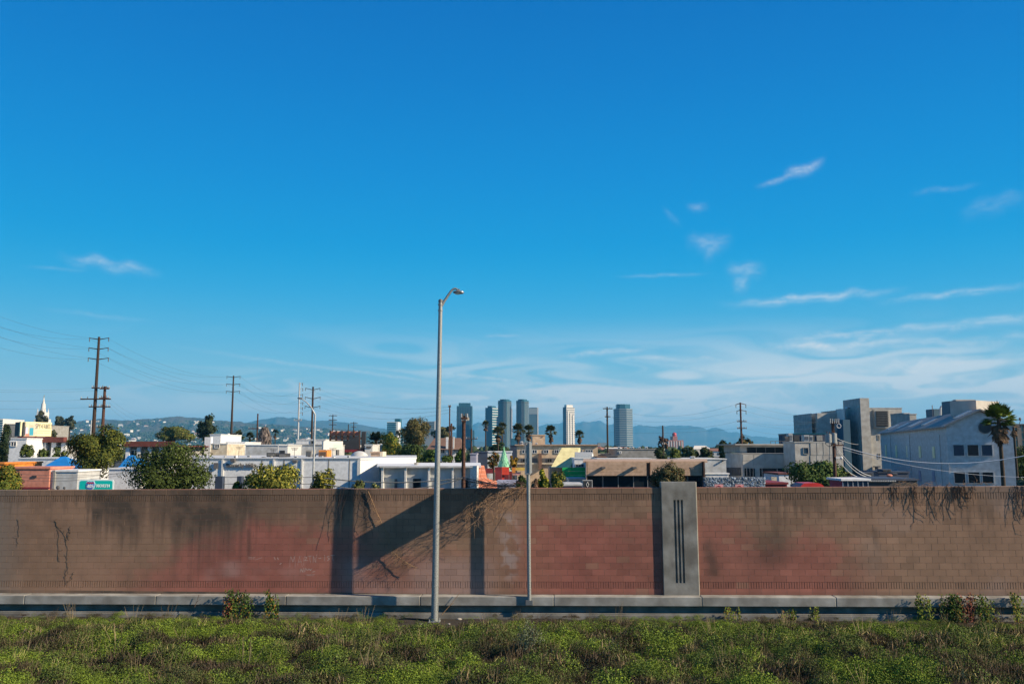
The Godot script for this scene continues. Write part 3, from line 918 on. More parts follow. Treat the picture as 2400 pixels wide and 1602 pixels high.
		o = thing("creeper", q[4], "creeper", Vector3.ZERO, 0.0, "creepers on the ledge")
		o.transform = W
		part(o, "stem", b, M.twig)
		part(o, "foliage", lb, M.leaf)

# ---- the planted verge in front -------------------------------------------
var verge_noise := FastNoiseLite.new()
func verge_y(x: float, z: float) -> float:
	var from_wall := -(z + WALL_D - 0.0515 * x) * -1.0
	var rise := 0.3 * sm(2.2, 5.5, from_wall) * clampf(0.42 + 1.5 * verge_noise.get_noise_2d(x * 0.9, z * 1.4), 0.0, 1.5)
	var clear := 1.0 - exp(-(pow(x + 2.3, 2.0) / 3.2 + pow(z + 27.5, 2.0) / 1.6))
	return 0.02 + 0.09 * (1.0 - sm(0.4, 0.75, from_wall)) + rise * clear + 0.05 * verge_noise.get_noise_2d(x * 6.0, z * 6.0) + 0.0051 * x

func clump(leaves: int, spread: float, high: float, ln: float, wd: float, kind: int) -> ArrayMesh:
	var b := MB.new()
	for k in leaves:
		var a := R(0, TAU)
		var r := sqrt(R(0, 1)) * spread
		var y := high * (1.0 - pow(r / spread, 2.0) * 0.7) * sqrt(R(0.05, 1.0))
		var p := Vector3(cos(a) * r, y, sin(a) * r)
		var out := Vector3(cos(a) * r / spread * 0.8, 0.75, sin(a) * r / spread * 0.8)
		var nn := (out + rdir() * 0.75).normalized()
		b.col = Color(0.74, 0.74, 0.74) * R(0.55, 1.35)
		if kind == 0 and R(0, 1) < 0.12:
			b.col = Color(1.0, 0.88, 0.55)
		if kind == 2:   # twigs and blades stand up
			b.leaf(p, (rdir() * Vector3(1, 0.3, 1)).normalized(), Vector3(R(-0.7, 0.7), 1, R(-0.7, 0.7)), ln * R(0.6, 1.4), wd, (Vector3.UP + rdir() * 0.6).normalized())
		else:
			b.leaf(p, nn, rdir(), ln * R(0.6, 1.3), wd * R(0.7, 1.2), nn)
	return b.mesh()

func spread_out(called: String, shapes: Array, places: Array) -> void:   # places: [Transform3D, Color]
	for k in shapes.size():
		var mine := []
		for i in places.size():
			if i % shapes.size() == k:
				mine.append(places[i])
		var mm := MultiMesh.new()
		mm.transform_format = MultiMesh.TRANSFORM_3D
		mm.use_colors = true
		mm.mesh = shapes[k]
		mm.instance_count = mine.size()
		for i in mine.size():
			mm.set_instance_transform(i, mine[i][0])
			mm.set_instance_color(i, Color(mine[i][1].r * 1.35, mine[i][1].g * 1.35, mine[i][1].b * 1.35).linear_to_srgb())
		var o := MultiMeshInstance3D.new()
		o.name = numbered(called)
		o.multimesh = mm
		o.material_override = M.leaf
		add_child(o)
		o.set_meta("kind", "stuff")

func verge() -> void:
	verge_noise.noise_type = FastNoiseLite.TYPE_SIMPLEX_SMOOTH
	verge_noise.frequency = 0.35
	verge_noise.fractal_octaves = 3
	verge_noise.seed = 6
	# the sheet of soil
	var b := MB.new()
	var nx := 150
	var nz := 70
	for j in nz + 1:
		for i in nx + 1:
			var x := lerpf(-32, 32, float(i) / nx)
			var z := lerpf(-28.3, -6.0, float(j) / nz) + 0.0515 * x * (1.0 - float(j) / nz)
			var p := Vector3(x, verge_y(x, z), z)
			var e := 0.15
			b.vert(p, Vector3(verge_y(x - e, z) - verge_y(x + e, z), 2 * e, verge_y(x, z - e) - verge_y(x, z + e)).normalized())
	for j in nz:
		for i in nx:
			var a := j * (nx + 1) + i
			b.ix.append_array([a, a + 1, a + nx + 2, a, a + nx + 2, a + nx + 1])
	setting("verge", b, M.soil)
	var kinds := FastNoiseLite.new()
	kinds.noise_type = FastNoiseLite.TYPE_SIMPLEX_SMOOTH
	kinds.frequency = 0.28
	kinds.fractal_octaves = 4
	kinds.seed = 31
	var green := []
	var dry := []
	var grass := []
	for i in 34000:
		var x := R(-24, 24)
		var z := -(R(13.0, 28.45) if i < 30000 else R(27.2, 28.45)) + 0.0515 * x
		if z > -18.5 and R(0, 1) < 0.45:
			continue
		var bare := exp(-(pow(x + 2.3, 2.0) / 4.0 + pow(z + 27.7, 2.0) / 0.9))
		var wd := WALL_D + z - 0.0515 * x
		if R(0, 1) < bare * 1.3 or wd < 0.45 or (wd < 0.9 and R(0, 1) < 0.4):
			continue
		var t := kinds.get_noise_2d(x, z * 1.8)
		var s := kinds.get_noise_2d(x * 2.7 + 50.0, z * 4.0)
		var y := verge_y(x, z)
		var sc := R(0.65, 1.35) * (0.75 + 0.5 * sm(-0.3, 0.4, s)) * lerpf(0.35, 1.0, sm(0.6, 3.4, wd))
		var tr := Transform3D(Basis(Vector3.UP, R(0, TAU)).rotated(Vector3(1, 0, 0), R(-0.25, 0.25)).scaled(Vector3(sc, sc * R(0.7, 1.3), sc)), Vector3(x, y - 0.03, z))
		var bright := R(0.85, 1.35)
		var pick := t + 0.5 * s + R(-0.12, 0.12)
		var hollow := sm(0.05, -0.45, verge_noise.get_noise_2d(x * 0.9, z * 1.4))
		if pick < -0.2:
			dry.append([tr, Color(0.12, 0.09, 0.065) * bright * R(0.35, 1.3)])
			if R(0, 1) < 0.4:
				green.append([tr, Color(0.045, 0.055, 0.025) * bright])
		elif pick < 0.0:
			green.append([tr, Color(0.068, 0.084, 0.032) * bright])
			if R(0, 1) < 0.28:
				dry.append([tr, Color(0.27, 0.2, 0.13) * bright * R(0.4, 1.2)])
		elif pick < 0.22:
			green.append([tr, Color(0.082, 0.118, 0.03) * bright])
			if R(0, 1) < 0.08:
				dry.append([tr, Color(0.13, 0.1, 0.07) * bright])
		else:
			green.append([tr, Color(0.12, 0.175, 0.028) * bright])
		if R(0, 1) < (0.05 + 0.3 * sm(0.2, 0.55, kinds.get_noise_2d(x * 1.3 - 90.0, z * 2.0))) * (1.0 - hollow):
			grass.append([tr, Color(0.34, 0.3, 0.13) * bright])
	var g := []
	for k in 3:
		g.append(clump(380, 0.27, 0.27, 0.0145, 0.008, 0))
	spread_out("ground_cover", g, green)
	var d := []
	for k in 2:
		d.append(clump(130, 0.25, 0.28, 0.06, 0.004, 2))
	spread_out("dry_brush", d, dry)
	spread_out("grass", [clump(60, 0.2, 0.3, 0.08, 0.004, 2)], grass)
	var tall := []
	for i in 220:
		var x := R(-20, 20)
		var z := -R(17.0, 28.0) + 0.0515 * x
		if absf(x + 2.3) < 1.5 and z < -26.5:
			continue
		var sc := R(0.7, 1.5)
		tall.append([Transform3D(Basis(Vector3.UP, R(0, TAU)).scaled(Vector3(sc, sc, sc)), Vector3(x, verge_y(x, z), z)), Color(0.32, 0.25, 0.15) * R(0.4, 1.1)])
	var ts := MB.new()
	ts.col = Color(0.74, 0.74, 0.74)
	for k in 7:
		var p := Vector3(R(-0.08, 0.08), 0, R(-0.08, 0.08))
		ts.tube([p, p * 2.0 + Vector3(0, 0.2, 0), p * 3.5 + Vector3(R(-0.06, 0.06), R(0.32, 0.5), R(-0.06, 0.06))], [0.004, 0.003, 0.002], 3, false)
	spread_out("dry_stalks", [ts.mesh()], tall)
	# single shrubs one can tell apart
	var sh := [[1240, 1500, 95, 110, Color(0.115, 0.135, 0.085), 0, "feathery pale grey green shrub below the sign post, tallest on the verge"], [1352, 1470, 70, 36, Color(0.03, 0.032, 0.022), 1, "dark twiggy shrub right of the feathery pale shrub"], [1590, 1480, 110, 44, Color(0.032, 0.034, 0.022), 1, "wide dark shrub on the verge below the concrete pilaster"], [1110, 1482, 90, 44, Color(0.05, 0.065, 0.022), 0, "dark green shrub on the verge right of the lamp base"], [100, 1482, 120, 44, Color(0.035, 0.04, 0.022), 1, "dark shrub on the verge near the left frame edge"], [640, 1480, 130, 44, Color(0.06, 0.085, 0.022), 0, "broad green shrub below the ledge creepers left of the lamp"], [1900, 1478, 90, 40, Color(0.045, 0.045, 0.032), 1, "greyish twiggy shrub right of the verge's bright green patch"], [1740, 1520, 130, 56, Color(0.07, 0.11, 0.022), 0, "bright green shrub in the middle of the right half of the verge"], [350, 1550, 130, 40, Color(0.03, 0.027, 0.022), 1, "dark brown dry shrub low on the left of the verge"], [1010, 1545, 80, 36, Color(0.032, 0.03, 0.022), 1, "dark dry shrub low on the verge below the lamp"], [2240, 1500, 130, 44, Color(0.05, 0.052, 0.032), 1, "dull brown shrub below the creeper row on the right"], [850, 1530, 120, 40, Color(0.11, 0.12, 0.038), 0, "olive shrub low on the verge left of the lamp"]]
	for q in sh:
		var dd := (EYE - 0.15) / (EYE - Y(q[1] + q[3] * 0.5, 1.0) ) if false else 0.0
		var dir := P(q[0], q[1] + q[3] * 0.45, 1.0) - Vector3(0, EYE, 0)
		dd = (EYE - 0.12) / -dir.y
		var at := Vector3(dir.x * dd, 0, -dd)
		at.y = verge_y(at.x, at.z)
		var o := thing("shrub", q[6], "shrub", at, 0.0, "shrubs on the verge")
		var rx: float = q[2] / F * dd * 0.5
		var hh: float = q[3] / F * dd * 0.95
		var fb := MB.new()
		var sb := MB.new()
		for k in 9:
			vine(sb, Vector3(R(-0.1, 0.1), 0, R(-0.1, 0.1)), Vector3(R(-1, 1) * rx / hh, 1, R(-0.8, 0.8)), hh * R(0.7, 1.15), 0.008, -0.02, 0.15, 1)
		for k in (1500 if q[5] == 0 else 700):
			var u := rdir()
			u.y = absf(u.y)
			var lump := 0.75 + 0.35 * kinds.get_noise_3d(u.x * 9.0 + q[0], u.y * 9.0, u.z * 9.0)
			var p := u * pow(R(0.15, 1.0), 0.4) * lump * Vector3(rx, hh, rx * 0.8)
			fb.col = (q[4] as Color) * R(0.5, 1.5)
			var nn := (u + rdir() * 0.8).normalized()
			fb.leaf(p, nn, rdir() + Vector3(0, 0.5, 0), R(0.02, 0.045), R(0.008, 0.016) if q[5] == 0 else 0.005, nn)
		part(o, "foliage", fb, M.leaf)
		part(o, "stem", sb, M.twig)
	# bits of litter round the lamp base
	for q in [[1076, 1450, 0.07, "pale stone on the bare soil right of the street lamp"], [985, 1462, 0.04, "small pale stone left of the street lamp base"], [1052, 1462, 0.035, "small pale chip just right of the street lamp base"], [770, 1472, 0.05, "flat pale scrap on the verge left of the lamp"], [455, 1446, 0.09, "orange brown scrap at the ledge foot left of the creepers"]]:
		var dir := P(q[0], q[1], 1.0) - Vector3(0, EYE, 0)
		var dd := (EYE - 0.05) / -dir.y
		b = MB.new()
		b.ball(Vector3.ZERO, Vector3(q[2] * 1.3, q[2] * 0.6, q[2]), 4, 7)
		single("litter", q[3], "stone", b, M.stone, Vector3(dir.x * dd, verge_y(dir.x * dd, -dd) + 0.03, -dd), "bits lying on the verge")

# ---- trees and palms --------------------------------------------------------
func tree(called: String, label: String, l: float, r: float, t: float, b: float, d: float, leaf: Color, o := {}) -> Node3D:
	var cx := (l + r) / 2.0
	var cy := (t + b) / 2.0
	var c := P(cx, cy, d)
	var rx := (r - l) / 2.0 / F * d
	var ry := (b - t) / 2.0 / F * d
	var root := thing(called, label, o.get("category", "tree"), Vector3(c.x + o.get("lean", 0.0), 0, c.z), 0.0, o.get("group", ""))
	var m := Vector3(-o.get("lean", 0.0), c.y, 0)
	var kind: String = o.get("shape", "round")
	var lobes := []
	var k: int = o.get("lobes", 14) * (3 if kind == "open" else 1)
	for i in k:
		var u := rdir()
		var q := u * pow(R(0.2, 1.0), 0.5) * 0.72
		var rr := R(0.26, 0.46)
		if kind == "cone":
			var h := (i + 0.5) / k
			var w := (1.0 - h) * 0.85 + 0.06
			q = Vector3(R(-1, 1) * w * 0.6, h * 1.9 - 0.95, R(-1, 1) * w * 0.6)
			rr = w * 0.5 + 0.06
		elif kind == "column":
			q = Vector3(R(-0.35, 0.35), (i + 0.5) / k * 1.8 - 0.9, R(-0.35, 0.35))
			rr = R(0.4, 0.62) * (0.6 if i > k - 3 else 1.0)
		elif kind == "open":
			q = u * pow(R(0.05, 1.0), 0.4) * Vector3(0.85, 0.95, 0.8)
			rr = R(0.1, 0.24)
		elif kind == "flat":
			q.y = absf(q.y) * 1.2 - 0.5
			rr *= 0.8
		lobes.append([q, rr])
	var ex := Vector3(0.01, 0.01, 0.01)
	for q in lobes:
		ex = ex.max((q[0] as Vector3).abs() + Vector3.ONE * q[1] * 0.9)
	for q in lobes:
		q[0] = q[0] / ex
		q[1] = q[1] / maxf(ex.x, ex.y)
	var area := (r - l) * (b - t)
	var ls: float = o.get("leaf", 3.0) / F * d
	var n := int(clampf(area * o.get("dense", 0.75) / pow(o.get("leaf", 3.0) / 3.0, 2.0), 250, 14000))
	var f := MB.new()
	var warm: Color = o.get("warm", Color(leaf.r * 2.2, leaf.g * 1.7, leaf.b))
	var share: float = o.get("share", 0.15)
	var tint := PackedFloat32Array()
	for i in k:
		tint.append(R(0.75, 1.25))
	for i in n:
		var j := rng.randi() % k
		var q = lobes[j]
		var u := rdir()
		if R(0, 1) < 0.4 and u.y < 0.0:
			u.y = -u.y
		var depth := pow(R(0.1, 1.0), 0.35) * R(0.85, 1.12) * (1.0 if kind != "open" else R(0.6, 1.7))
		var e: Vector3 = q[0] + u * q[1] * depth
		var p := m + e * Vector3(rx, ry, rx * 0.85)
		var out := (u * 0.9 + (e as Vector3).normalized() * 0.5 + rdir() * 0.55).normalized()
		var base := leaf * (1.15 * tint[j] * R(0.6, 1.4))
		if R(0, 1) < share:
			base = warm * R(0.7, 1.2)
		f.col = Color(base.r, base.g, base.b)
		f.leaf(p, (out + rdir() * 0.4).normalized(), rdir(), ls * R(0.6, 1.3), ls * R(0.4, 0.7), out)
	part(root, "crown", f, M.leaf if d < 400 else M.leaf_far)
	var w := MB.new()
	var tr: float = o.get("trunk", maxf(0.08, ry * 0.09))
	var fork := Vector3(m.x * 0.6, maxf(0.3, m.y - ry * (0.55 if kind != "column" else 0.2)), 0)
	w.tube([Vector3.ZERO, Vector3(m.x * 0.2 + tr * 0.4, fork.y * 0.5, 0), fork], [tr * 1.3, tr, tr * 0.8], 8)
	for i in k:
		if i % (1 if kind == "open" else 2) == 0:
			var e: Vector3 = m + lobes[i][0] * Vector3(rx, ry, rx * 0.85)
			w.tube([fork, fork.lerp(e, 0.5) + Vector3(R(-0.1, 0.1) * rx, R(0, 0.1) * ry, 0), e], [tr * 0.5, tr * 0.3, tr * 0.1] if kind != "open" else [tr * 0.4, tr * 0.14, tr * 0.05], 5, false)
	part(root, "trunk", w, o.get("bark", M.bark))
	return root

func palm_shape(root: Node3D, top: float, rad: float, trunk_r: float, fronds: int, green: Color, skirt: int) -> void:
	var w := MB.new()
	w.tube([Vector3(0, 0, 0), Vector3(0.03, top * 0.5, 0), Vector3(0, top, 0)], [trunk_r * 1.25, trunk_r, trunk_r * 0.9], 10)
	part(root, "trunk", w, M.bark)
	for kind in 2:
		var f := MB.new()
		for i in (fronds if kind == 0 else skirt):
			var az := R(0, TAU)
			var el := R(-0.5, 1.35) if kind == 0 else R(-1.45, -0.75)
			var dir := Vector3(cos(az) * cos(el), sin(el), sin(az) * cos(el))
			var side := dir.cross(Vector3.UP).normalized()
			var up := side.cross(dir).normalized()
			var st := rad * R(0.42, 0.62) * (1.0 if kind == 0 else 0.8)
			var o := Vector3(0, top - (0.0 if kind == 0 else R(0.0, 0.7) * rad), 0)
			var hub := o + dir * st + Vector3(0, -0.08 * rad, 0)
			f.col = green * R(0.6, 1.35) if kind == 0 else Color(0.13, 0.085, 0.055) * R(0.5, 1.4)
			f.leaf(o.lerp(hub, 0.5), up, dir, st * 0.5, rad * 0.018, up)
			for j in 11:
				var a := (j - 5) / 5.0 * 1.35
				var d2 := (dir * cos(a) + side * sin(a) + Vector3(0, -0.25 * absf(a), 0)).normalized()
				var ln := rad * R(0.2, 0.27) * (1.0 - 0.25 * absf(a))
				var nn := (up + side * R(-0.5, 0.5)).normalized()
				f.leaf(hub + d2 * ln, nn, d2, ln, rad * 0.06, (nn + dir * 0.4).normalized())
		part(root, "fronds" if kind == 0 else "dead_fronds", f, M.leaf)

func palm(label: String, cx: float, cy: float, rpx: float, d: float, o := {}) -> Node3D:
	var c := P(cx, cy, d)
	var root := thing("fan_palm", label, "palm tree", Vector3(c.x, 0, c.z), 0.0, o.get("group", ""))
	palm_shape(root, c.y, rpx * 1.4 / F * d, o.get("trunk", 0.17), o.get("fronds", 60), o.get("green", Color(0.1, 0.125, 0.04)), o.get("skirt", 16))
	return root

# ---- helpers for buildings ----------------------------------------------------
func face(root: Node3D, A: Vector2, B: Vector2) -> Dictionary:
	var u := (B - A).normalized()
	return {"root": root, "A": A, "u": u, "n": Vector2(-u.y, u.x)}
func fq(f: Dictionary, px: float, py: float) -> Vector2:
	var dir := P(px, py, 1.0) - Vector3(0, EYE, 0)
	var n: Vector2 = f.n
	var k := n.dot(f.A) / n.dot(Vector2(dir.x, dir.z))
	return Vector2((Vector2(dir.x, dir.z) * k - f.A).dot(f.u), EYE + dir.y * k)
func fput(f: Dictionary, b: MB, s0: float, s1: float, y0: float, y1: float, out0: float, out1: float) -> void:
	var u: Vector2 = f.u
	var n: Vector2 = f.n
	var c: Vector2 = f.A + u * (s0 + s1) / 2.0 + n * (out0 + out1) / 2.0
	var root: Node3D = f.root
	b.obox(Transform3D(Basis(Vector3(u.x, 0, u.y), Vector3.UP, Vector3(n.x, 0, n.y)), Vector3(c.x, (y0 + y1) / 2.0, c.y) - root.position), Vector3(absf(s1 - s0), absf(y1 - y0), absf(out1 - out0)))
func fbox(f: Dictionary, called: String, l: float, r: float, t: float, b: float, out0: float, out1: float, m: Material, parent: Node3D = null) -> MeshInstance3D:
	var p := fq(f, l, t)
	var q := fq(f, r, b)
	var s := MB.new()
	fput(f, s, p.x, q.x, q.y, p.y, out0, out1)
	return part(parent if parent else f.root, called, s, m)
func fwin(f: Dictionary, l: float, r: float, t: float, b: float, frame: Material, glass: Material, panes := 2, w := 0.07, called := "window") -> void:
	var p := fq(f, l, t)
	var q := fq(f, r, b)
	var s := MB.new()
	fput(f, s, p.x, p.x + w, q.y, p.y, 0.004, 0.09)
	fput(f, s, q.x - w, q.x, q.y, p.y, 0.004, 0.09)
	fput(f, s, p.x + w, q.x - w, p.y - w, p.y, 0.004, 0.088)
	fput(f, s, p.x + w, q.x - w, q.y, q.y + w, 0.004, 0.1)
	var each := (q.x - p.x - w) / panes
	for k in range(1, panes):
		fput(f, s, p.x + each * k, p.x + each * k + w, q.y + w, p.y - w, 0.004, 0.08)
	var o := part(f.root, called, s, frame)
	for k in panes:
		var g := MB.new()
		fput(f, g, p.x + w + each * k, p.x + each * (k + 1), q.y + w, p.y - w, 0.003, 0.03)
		part(o, "pane", g, glass)
func bld(called: String, label: String, category: String, m: Material, foot: Array, t: float, dref: float, o := {}) -> Dictionary:
	var w := []
	for q in foot:
		w.append(Vector2(X(q[0], t, q[1]), -q[1]) if q.size() == 2 else Vector2(q[0], q[1]))
	var mid: Vector2 = (w[0] + w[1]) / 2.0
	var root := thing(called, label, category, Vector3(mid.x, 0, mid.y), 0.0, o.get("group", ""))
	var loc := []
	for q in w:
		loc.append(q - mid)
	var h := Y(t, dref)
	var b := MB.new()
	b.prism(loc, o.get("base", -0.1), h - 0.12)
	part(root, "wall", b, m)
	var big := Geometry2D.offset_polygon(PackedVector2Array(loc), o.get("over", 0.07), Geometry2D.JOIN_MITER)
	b = MB.new()
	b.prism(Array(big[0]), h - 0.118, h)
	part(root, "roof", b, o.get("roof", m))
	var f := face(root, w[0], w[1])
	f.h = h
	f.w = w
	return f
func fbld(called: String, label: String, category: String, m: Material, l: float, r: float, t: float, d: float, dep: float, o := {}) -> Dictionary:
	var x0 := X(l, t, d)
	var x1 := X(r, t, d)
	return bld(called, label, category, m, [[x0, -d, 0], [x1, -d, 0], [x1, -d - dep, 0], [x0, -d - dep, 0]], t, d, o)
func roof_box(label: String, l: float, r: float, t: float, b: float, d: float, dep: float, m: Material, called := "roof_unit", group := "machines on the roofs") -> Node3D:
	var lo := P(l, b, d)
	var hi := P(r, t, d)
	var c := Vector3((lo.x + hi.x) / 2, lo.y, -d)
	var o := thing(called, label, "roof unit", c, 0.0, group)
	var s := MB.new()
	var w := (hi.x - lo.x) / 2.0
	s.cbox(Vector3(-w, 0, -dep), Vector3(w, hi.y - lo.y, 0), minf(w, dep) * 0.06)
	part(o, "housing", s, m)
	s = MB.new()
	for k in 4:
		var y := (hi.y - lo.y) * (0.25 + 0.15 * k)
		s.box(Vector3(-w * 0.8, y, 0.002), Vector3(w * 0.8, y + (hi.y - lo.y) * 0.07, 0.04))
	part(o, "louvre", s, M.dark_grey if m != M.charcoal else M.grey)
	return o

func pole(called: String, label: String, px: float, t: float, d: float, r0: float, r1: float, m: Material, arms := [], group := "") -> Node3D:
	var x := X(px, t, d)
	var h := Y(t, d)
	var o := thing(called, label, "utility pole", Vector3(x, 0, -d), 0.0, group)
	var b := MB.new()
	b.tube([Vector3(0, -0.2, 0), Vector3(0, h, 0)], [r0, r1], 10)
	part(o, "pole", b, m)
	for a in arms:   # [py, reach left px, reach right px, rise px, thickness]
		var y := Y(a[0], d)
		var k := d / F
		var th: float = a[4]
		if a[3] != 0.0:
			for s in [-1.0, 1.0]:
				var reach: float = (a[1] if s < 0 else a[2]) * k
				if reach < 0.05:
					continue
				b = MB.new()
				b.tube([Vector3(s * r1 * 0.8, y, 0), Vector3(s * reach, y + a[3] * k, 0)], [th, th * 0.7], 6)
				part(o, "arm", b, m)
				b = MB.new()
				b.tube([Vector3(s * reach * 0.97, y + a[3] * k + th, 0), Vector3(s * reach * 0.97, y + a[3] * k - 0.45, 0)], [0.05, 0.05], 5)
				part(o, "insulator", b, M.dark_grey)
		else:
			b = MB.new()
			b.box(Vector3(-a[1] * k, y - th, r1), Vector3(a[2] * k, y + th, r1 + 2 * th))
			part(o, "crossarm", b, m)
			for s in [-0.95, -0.5, 0.5, 0.95]:
				b = MB.new()
				var sx: float = s * (a[1] if s < 0 else a[2]) * k
				b.tube([Vector3(sx, y + th, r1 + th), Vector3(sx, y + th + 0.22, r1 + th)], [0.05, 0.035], 5)
				part(o, "insulator", b, M.dark_grey if fmod(absf(s), 1.0) < 0.6 else M.pale_metal)
	return o

func wire(label: String, A: Vector3, B: Vector3, sag: float, r: float, m: Material, group := "overhead wires") -> void:
	var b := MB.new()
	var pts := []
	var n := 20
	for i in n + 1:
		var t := float(i) / n
		pts.append(A.lerp(B, t) + Vector3(0, -sag * 4.0 * t * (1.0 - t), 0))
	b.tube(pts, [r * 0.42 if m == M.wire and r < 0.025 else r], 4, false)
	single("overhead_wire", label, "wire", b, m, Vector3.ZERO, group)

func letters(root: Node3D, called: String, text: String, t: Transform3D, high: float, deep: float, m: Material, wide := 1.0, bold := true) -> MeshInstance3D:
	var s := TextMesh.new()
	var f := SystemFont.new()
	f.font_names = PackedStringArray(["Droid Sans"])
	f.font_weight = 700 if bold else 400
	s.font = f
	s.text = text
	s.font_size = 64
	s.pixel_size = high / 46.0
	s.depth = deep
	s.curve_step = 4.0
	var o := part(root, called, s, m)
	o.transform = t * Transform3D(Basis.from_scale(Vector3(wide, 1, 1)), Vector3.ZERO)
	return o

# ---- the town behind the wall ---------------------------------------------------
func town_left() -> void:
	# freeway entrance sign
	var l := X(184, 1123, 40)
	var r := X(267, 1123, 40)
	var top := Y(1122.7, 40)
	var w := r - l
	var o := thing("freeway_sign", "green freeway sign with a route shield reading 405 NORTH, behind the left wall", "sign", Vector3((l + r) / 2, top, -40))
	var outline := func(hw: float, t: float, bt: float, rad: float) -> Array:
		var p := []
		for q in [[hw - rad, t - rad, 0.0], [-hw + rad, t - rad, 1.0], [-hw + rad, bt + rad, 2.0], [hw - rad, bt + rad, 3.0]]:
			for k in 5:
				var a: float = (q[2] + k / 4.0) * PI / 2
				p.append(Vector2(q[0] + cos(a) * rad, q[1] + sin(a) * rad))
		return p
	var b := MB.new()
	b.plate(Transform3D(), outline.call(w / 2, 0.0, -1.15, 0.12), 0.03)
	part(o, "border", b, M.sign_white)
	b = MB.new()
	b.plate(Transform3D(Basis(), Vector3(0, 0, 0.012)), outline.call(w / 2 - 0.06, -0.06, -1.09, 0.08), 0.02)
	part(o, "panel", b, M.sign_green)
	var sc := Vector3(X(212, 1137, 40) - (l + r) / 2, Y(1137.5, 40) - top, 0.026)
	var shield := func(k: float) -> Array:
		var p := []
		for q in [[-0.62, 1.0], [-0.3, 0.86], [0.0, 0.92], [0.3, 0.86], [0.62, 1.0], [0.86, 0.7], [0.97, 0.2], [0.9, -0.3], [0.62, -0.7], [0.0, -1.02], [-0.62, -0.7], [-0.9, -0.3], [-0.97, 0.2], [-0.86, 0.7]]:
			p.append(Vector2(q[0], q[1]) * 0.2 * k)
		return p
	b = MB.new()
	b.plate(Transform3D(Basis(), sc), shield.call(1.12), 0.012)
	var sh := part(o, "route_shield", b, M.sign_white)
	b = MB.new()
	b.plate(Transform3D(Basis(), sc + Vector3(0, 0, 0.008)), shield.call(1.0), 0.012)
	part(sh, "shield_field", b, M.sign_blue)
	b = MB.new()
	b.box(sc + Vector3(-0.15, 0.09, 0.0145), sc + Vector3(0.15, 0.155, 0.022))
	part(sh, "shield_band", b, M.sign_red)
	letters(sh, "numerals", "405", Transform3D(Basis(), sc + Vector3(0, -0.025, 0.024)), 0.155, 0.012, M.sign_white, 0.9)
	letters(o, "lettering", "NORTH", Transform3D(Basis(), Vector3(X(241, 1138, 40) - (l + r) / 2, Y(1138, 40) - top, 0.028)), 0.14, 0.012, M.sign_white, 0.95)
	for s in [-0.55, 0.55]:
		b = MB.new()
		b.box(Vector3(s - 0.04, -top, -0.1), Vector3(s + 0.04, -0.1, -0.02))
		part(o, "post", b, M.galvanised)

	tree("street_tree", "yellow green tree crown at the left frame edge above the wall", -30, 57, 1080, 1200, 45, Color(0.075, 0.095, 0.02), {"share": 0.2, "warm": Color(0.22, 0.17, 0.03), "lobes": 18})
	# coral building and the grey wall beside it
	var f := fbld("coral_building", "coral painted low building with overhead wires before it, behind the left wall", "building", M.coral, 15, 116, 1094, 56, 3)
	fbox(f, "ledge_strip", 15, 116, 1141, 1145, 0.002, 0.08, M.dark_red)
	fbox(f, "wall_vent", 75, 85, 1114, 1119, 0.002, 0.06, M.charcoal)
	f = fbld("grey_shop", "low grey windowless building joined to the coral building", "building", M.pale_grey, 116.3, 182, 1101, 56.2, 3, {"roof": M.white})
	fbox(f, "downpipe", 126, 128, 1101, 1145, 0.002, 0.1, M.grey)
	b = MB.new()
	var g0 := P(148, 1128, 55.6)
	b.tube([g0, P(165, 1116, 55.6), P(176, 1105, 55.8)], [0.03], 5)
	part(f.root, "guy_brace", b, M.wire)
	fbld("orange_shed", "small orange wall corner just above the yellow green tree at the left edge", "building", M.orange, -20, 9, 1083, 62, 5)
	for q in [[135, 1142, 0.13, "round dark dish on the lower left rooftops"], [150, 1143, 0.09, "second small dark fixture behind the grey shop wall"]]:
		b = MB.new()
		b.ball(Vector3.ZERO, Vector3(q[2], q[2], q[2] * 0.5), 6, 10)
		single("roof_fixture", q[3], "fixture", b, M.dark_grey, P(q[0], q[1], 54), "fixtures")
	# white wall with scribbles, then the blue roofs
	f = fbld("white_wall_building", "low white building with blue scribbled paint, left of the blue roof", "building", M.white, 42, 160, 1072, 78, 8)
	for k in 14:
		b = MB.new()
		var q := P(R(46, 84), R(1080, 1091), 77.95)
		b.tube([q, q + Vector3(R(-0.3, 0.3), R(-0.15, 0.15), 0), q + Vector3(R(-0.4, 0.4), R(-0.2, 0.2), 0)], [0.03], 4)
		part(f.root, "scribble", b, M.lavender if k % 2 else M.blue_tarp)
	for q in [[87, 168, 153, 1069, 1091, 1102, 72, "large blue sloping canopy left of the twin poles"], [268, 330, 312, 1066, 1090, 1104, 70, "blue sloping canopy right of the tree by the twin poles"]]:
		var d: float = q[6]
		o = thing("blue_canopy", q[7], "canopy", P((q[0] + q[1]) / 2, q[5], d), 0.0, "blue canopies")
		var c := o.position
		var A := P(q[0], q[5], d) - c
		var B := P(q[1], q[5], d) - c
		var rp := P(q[2], q[3], d + 2.5) - c
		var rl := P(q[2] - 12, q[3] + 1.0, d + 2.5) - c
		b = MB.new()
		b.quad(A, B, rp, rl, Vector3(0, 1, 1))
		b.tri(B, B + Vector3(0, 0, -5), rp, Vector3(1, 1, 0))
		b.quad(A + Vector3(0, 0, -5), B + Vector3(0, 0, -5), rp, rl, Vector3(0, 1, -1))
		b.tri(A, A + Vector3(0, 0, -5), rl, Vector3(-1, 1, 0))
		part(o, "cover", b, M.blue_tarp)
		for s in [A, B, A + Vector3(0, 0, -5), B + Vector3(0, 0, -5)]:
			b = MB.new()
			b.tube([s, Vector3(s.x, -c.y, s.z)], [0.06], 6)
			part(o, "post", b, M.pale_metal)
		b = MB.new()
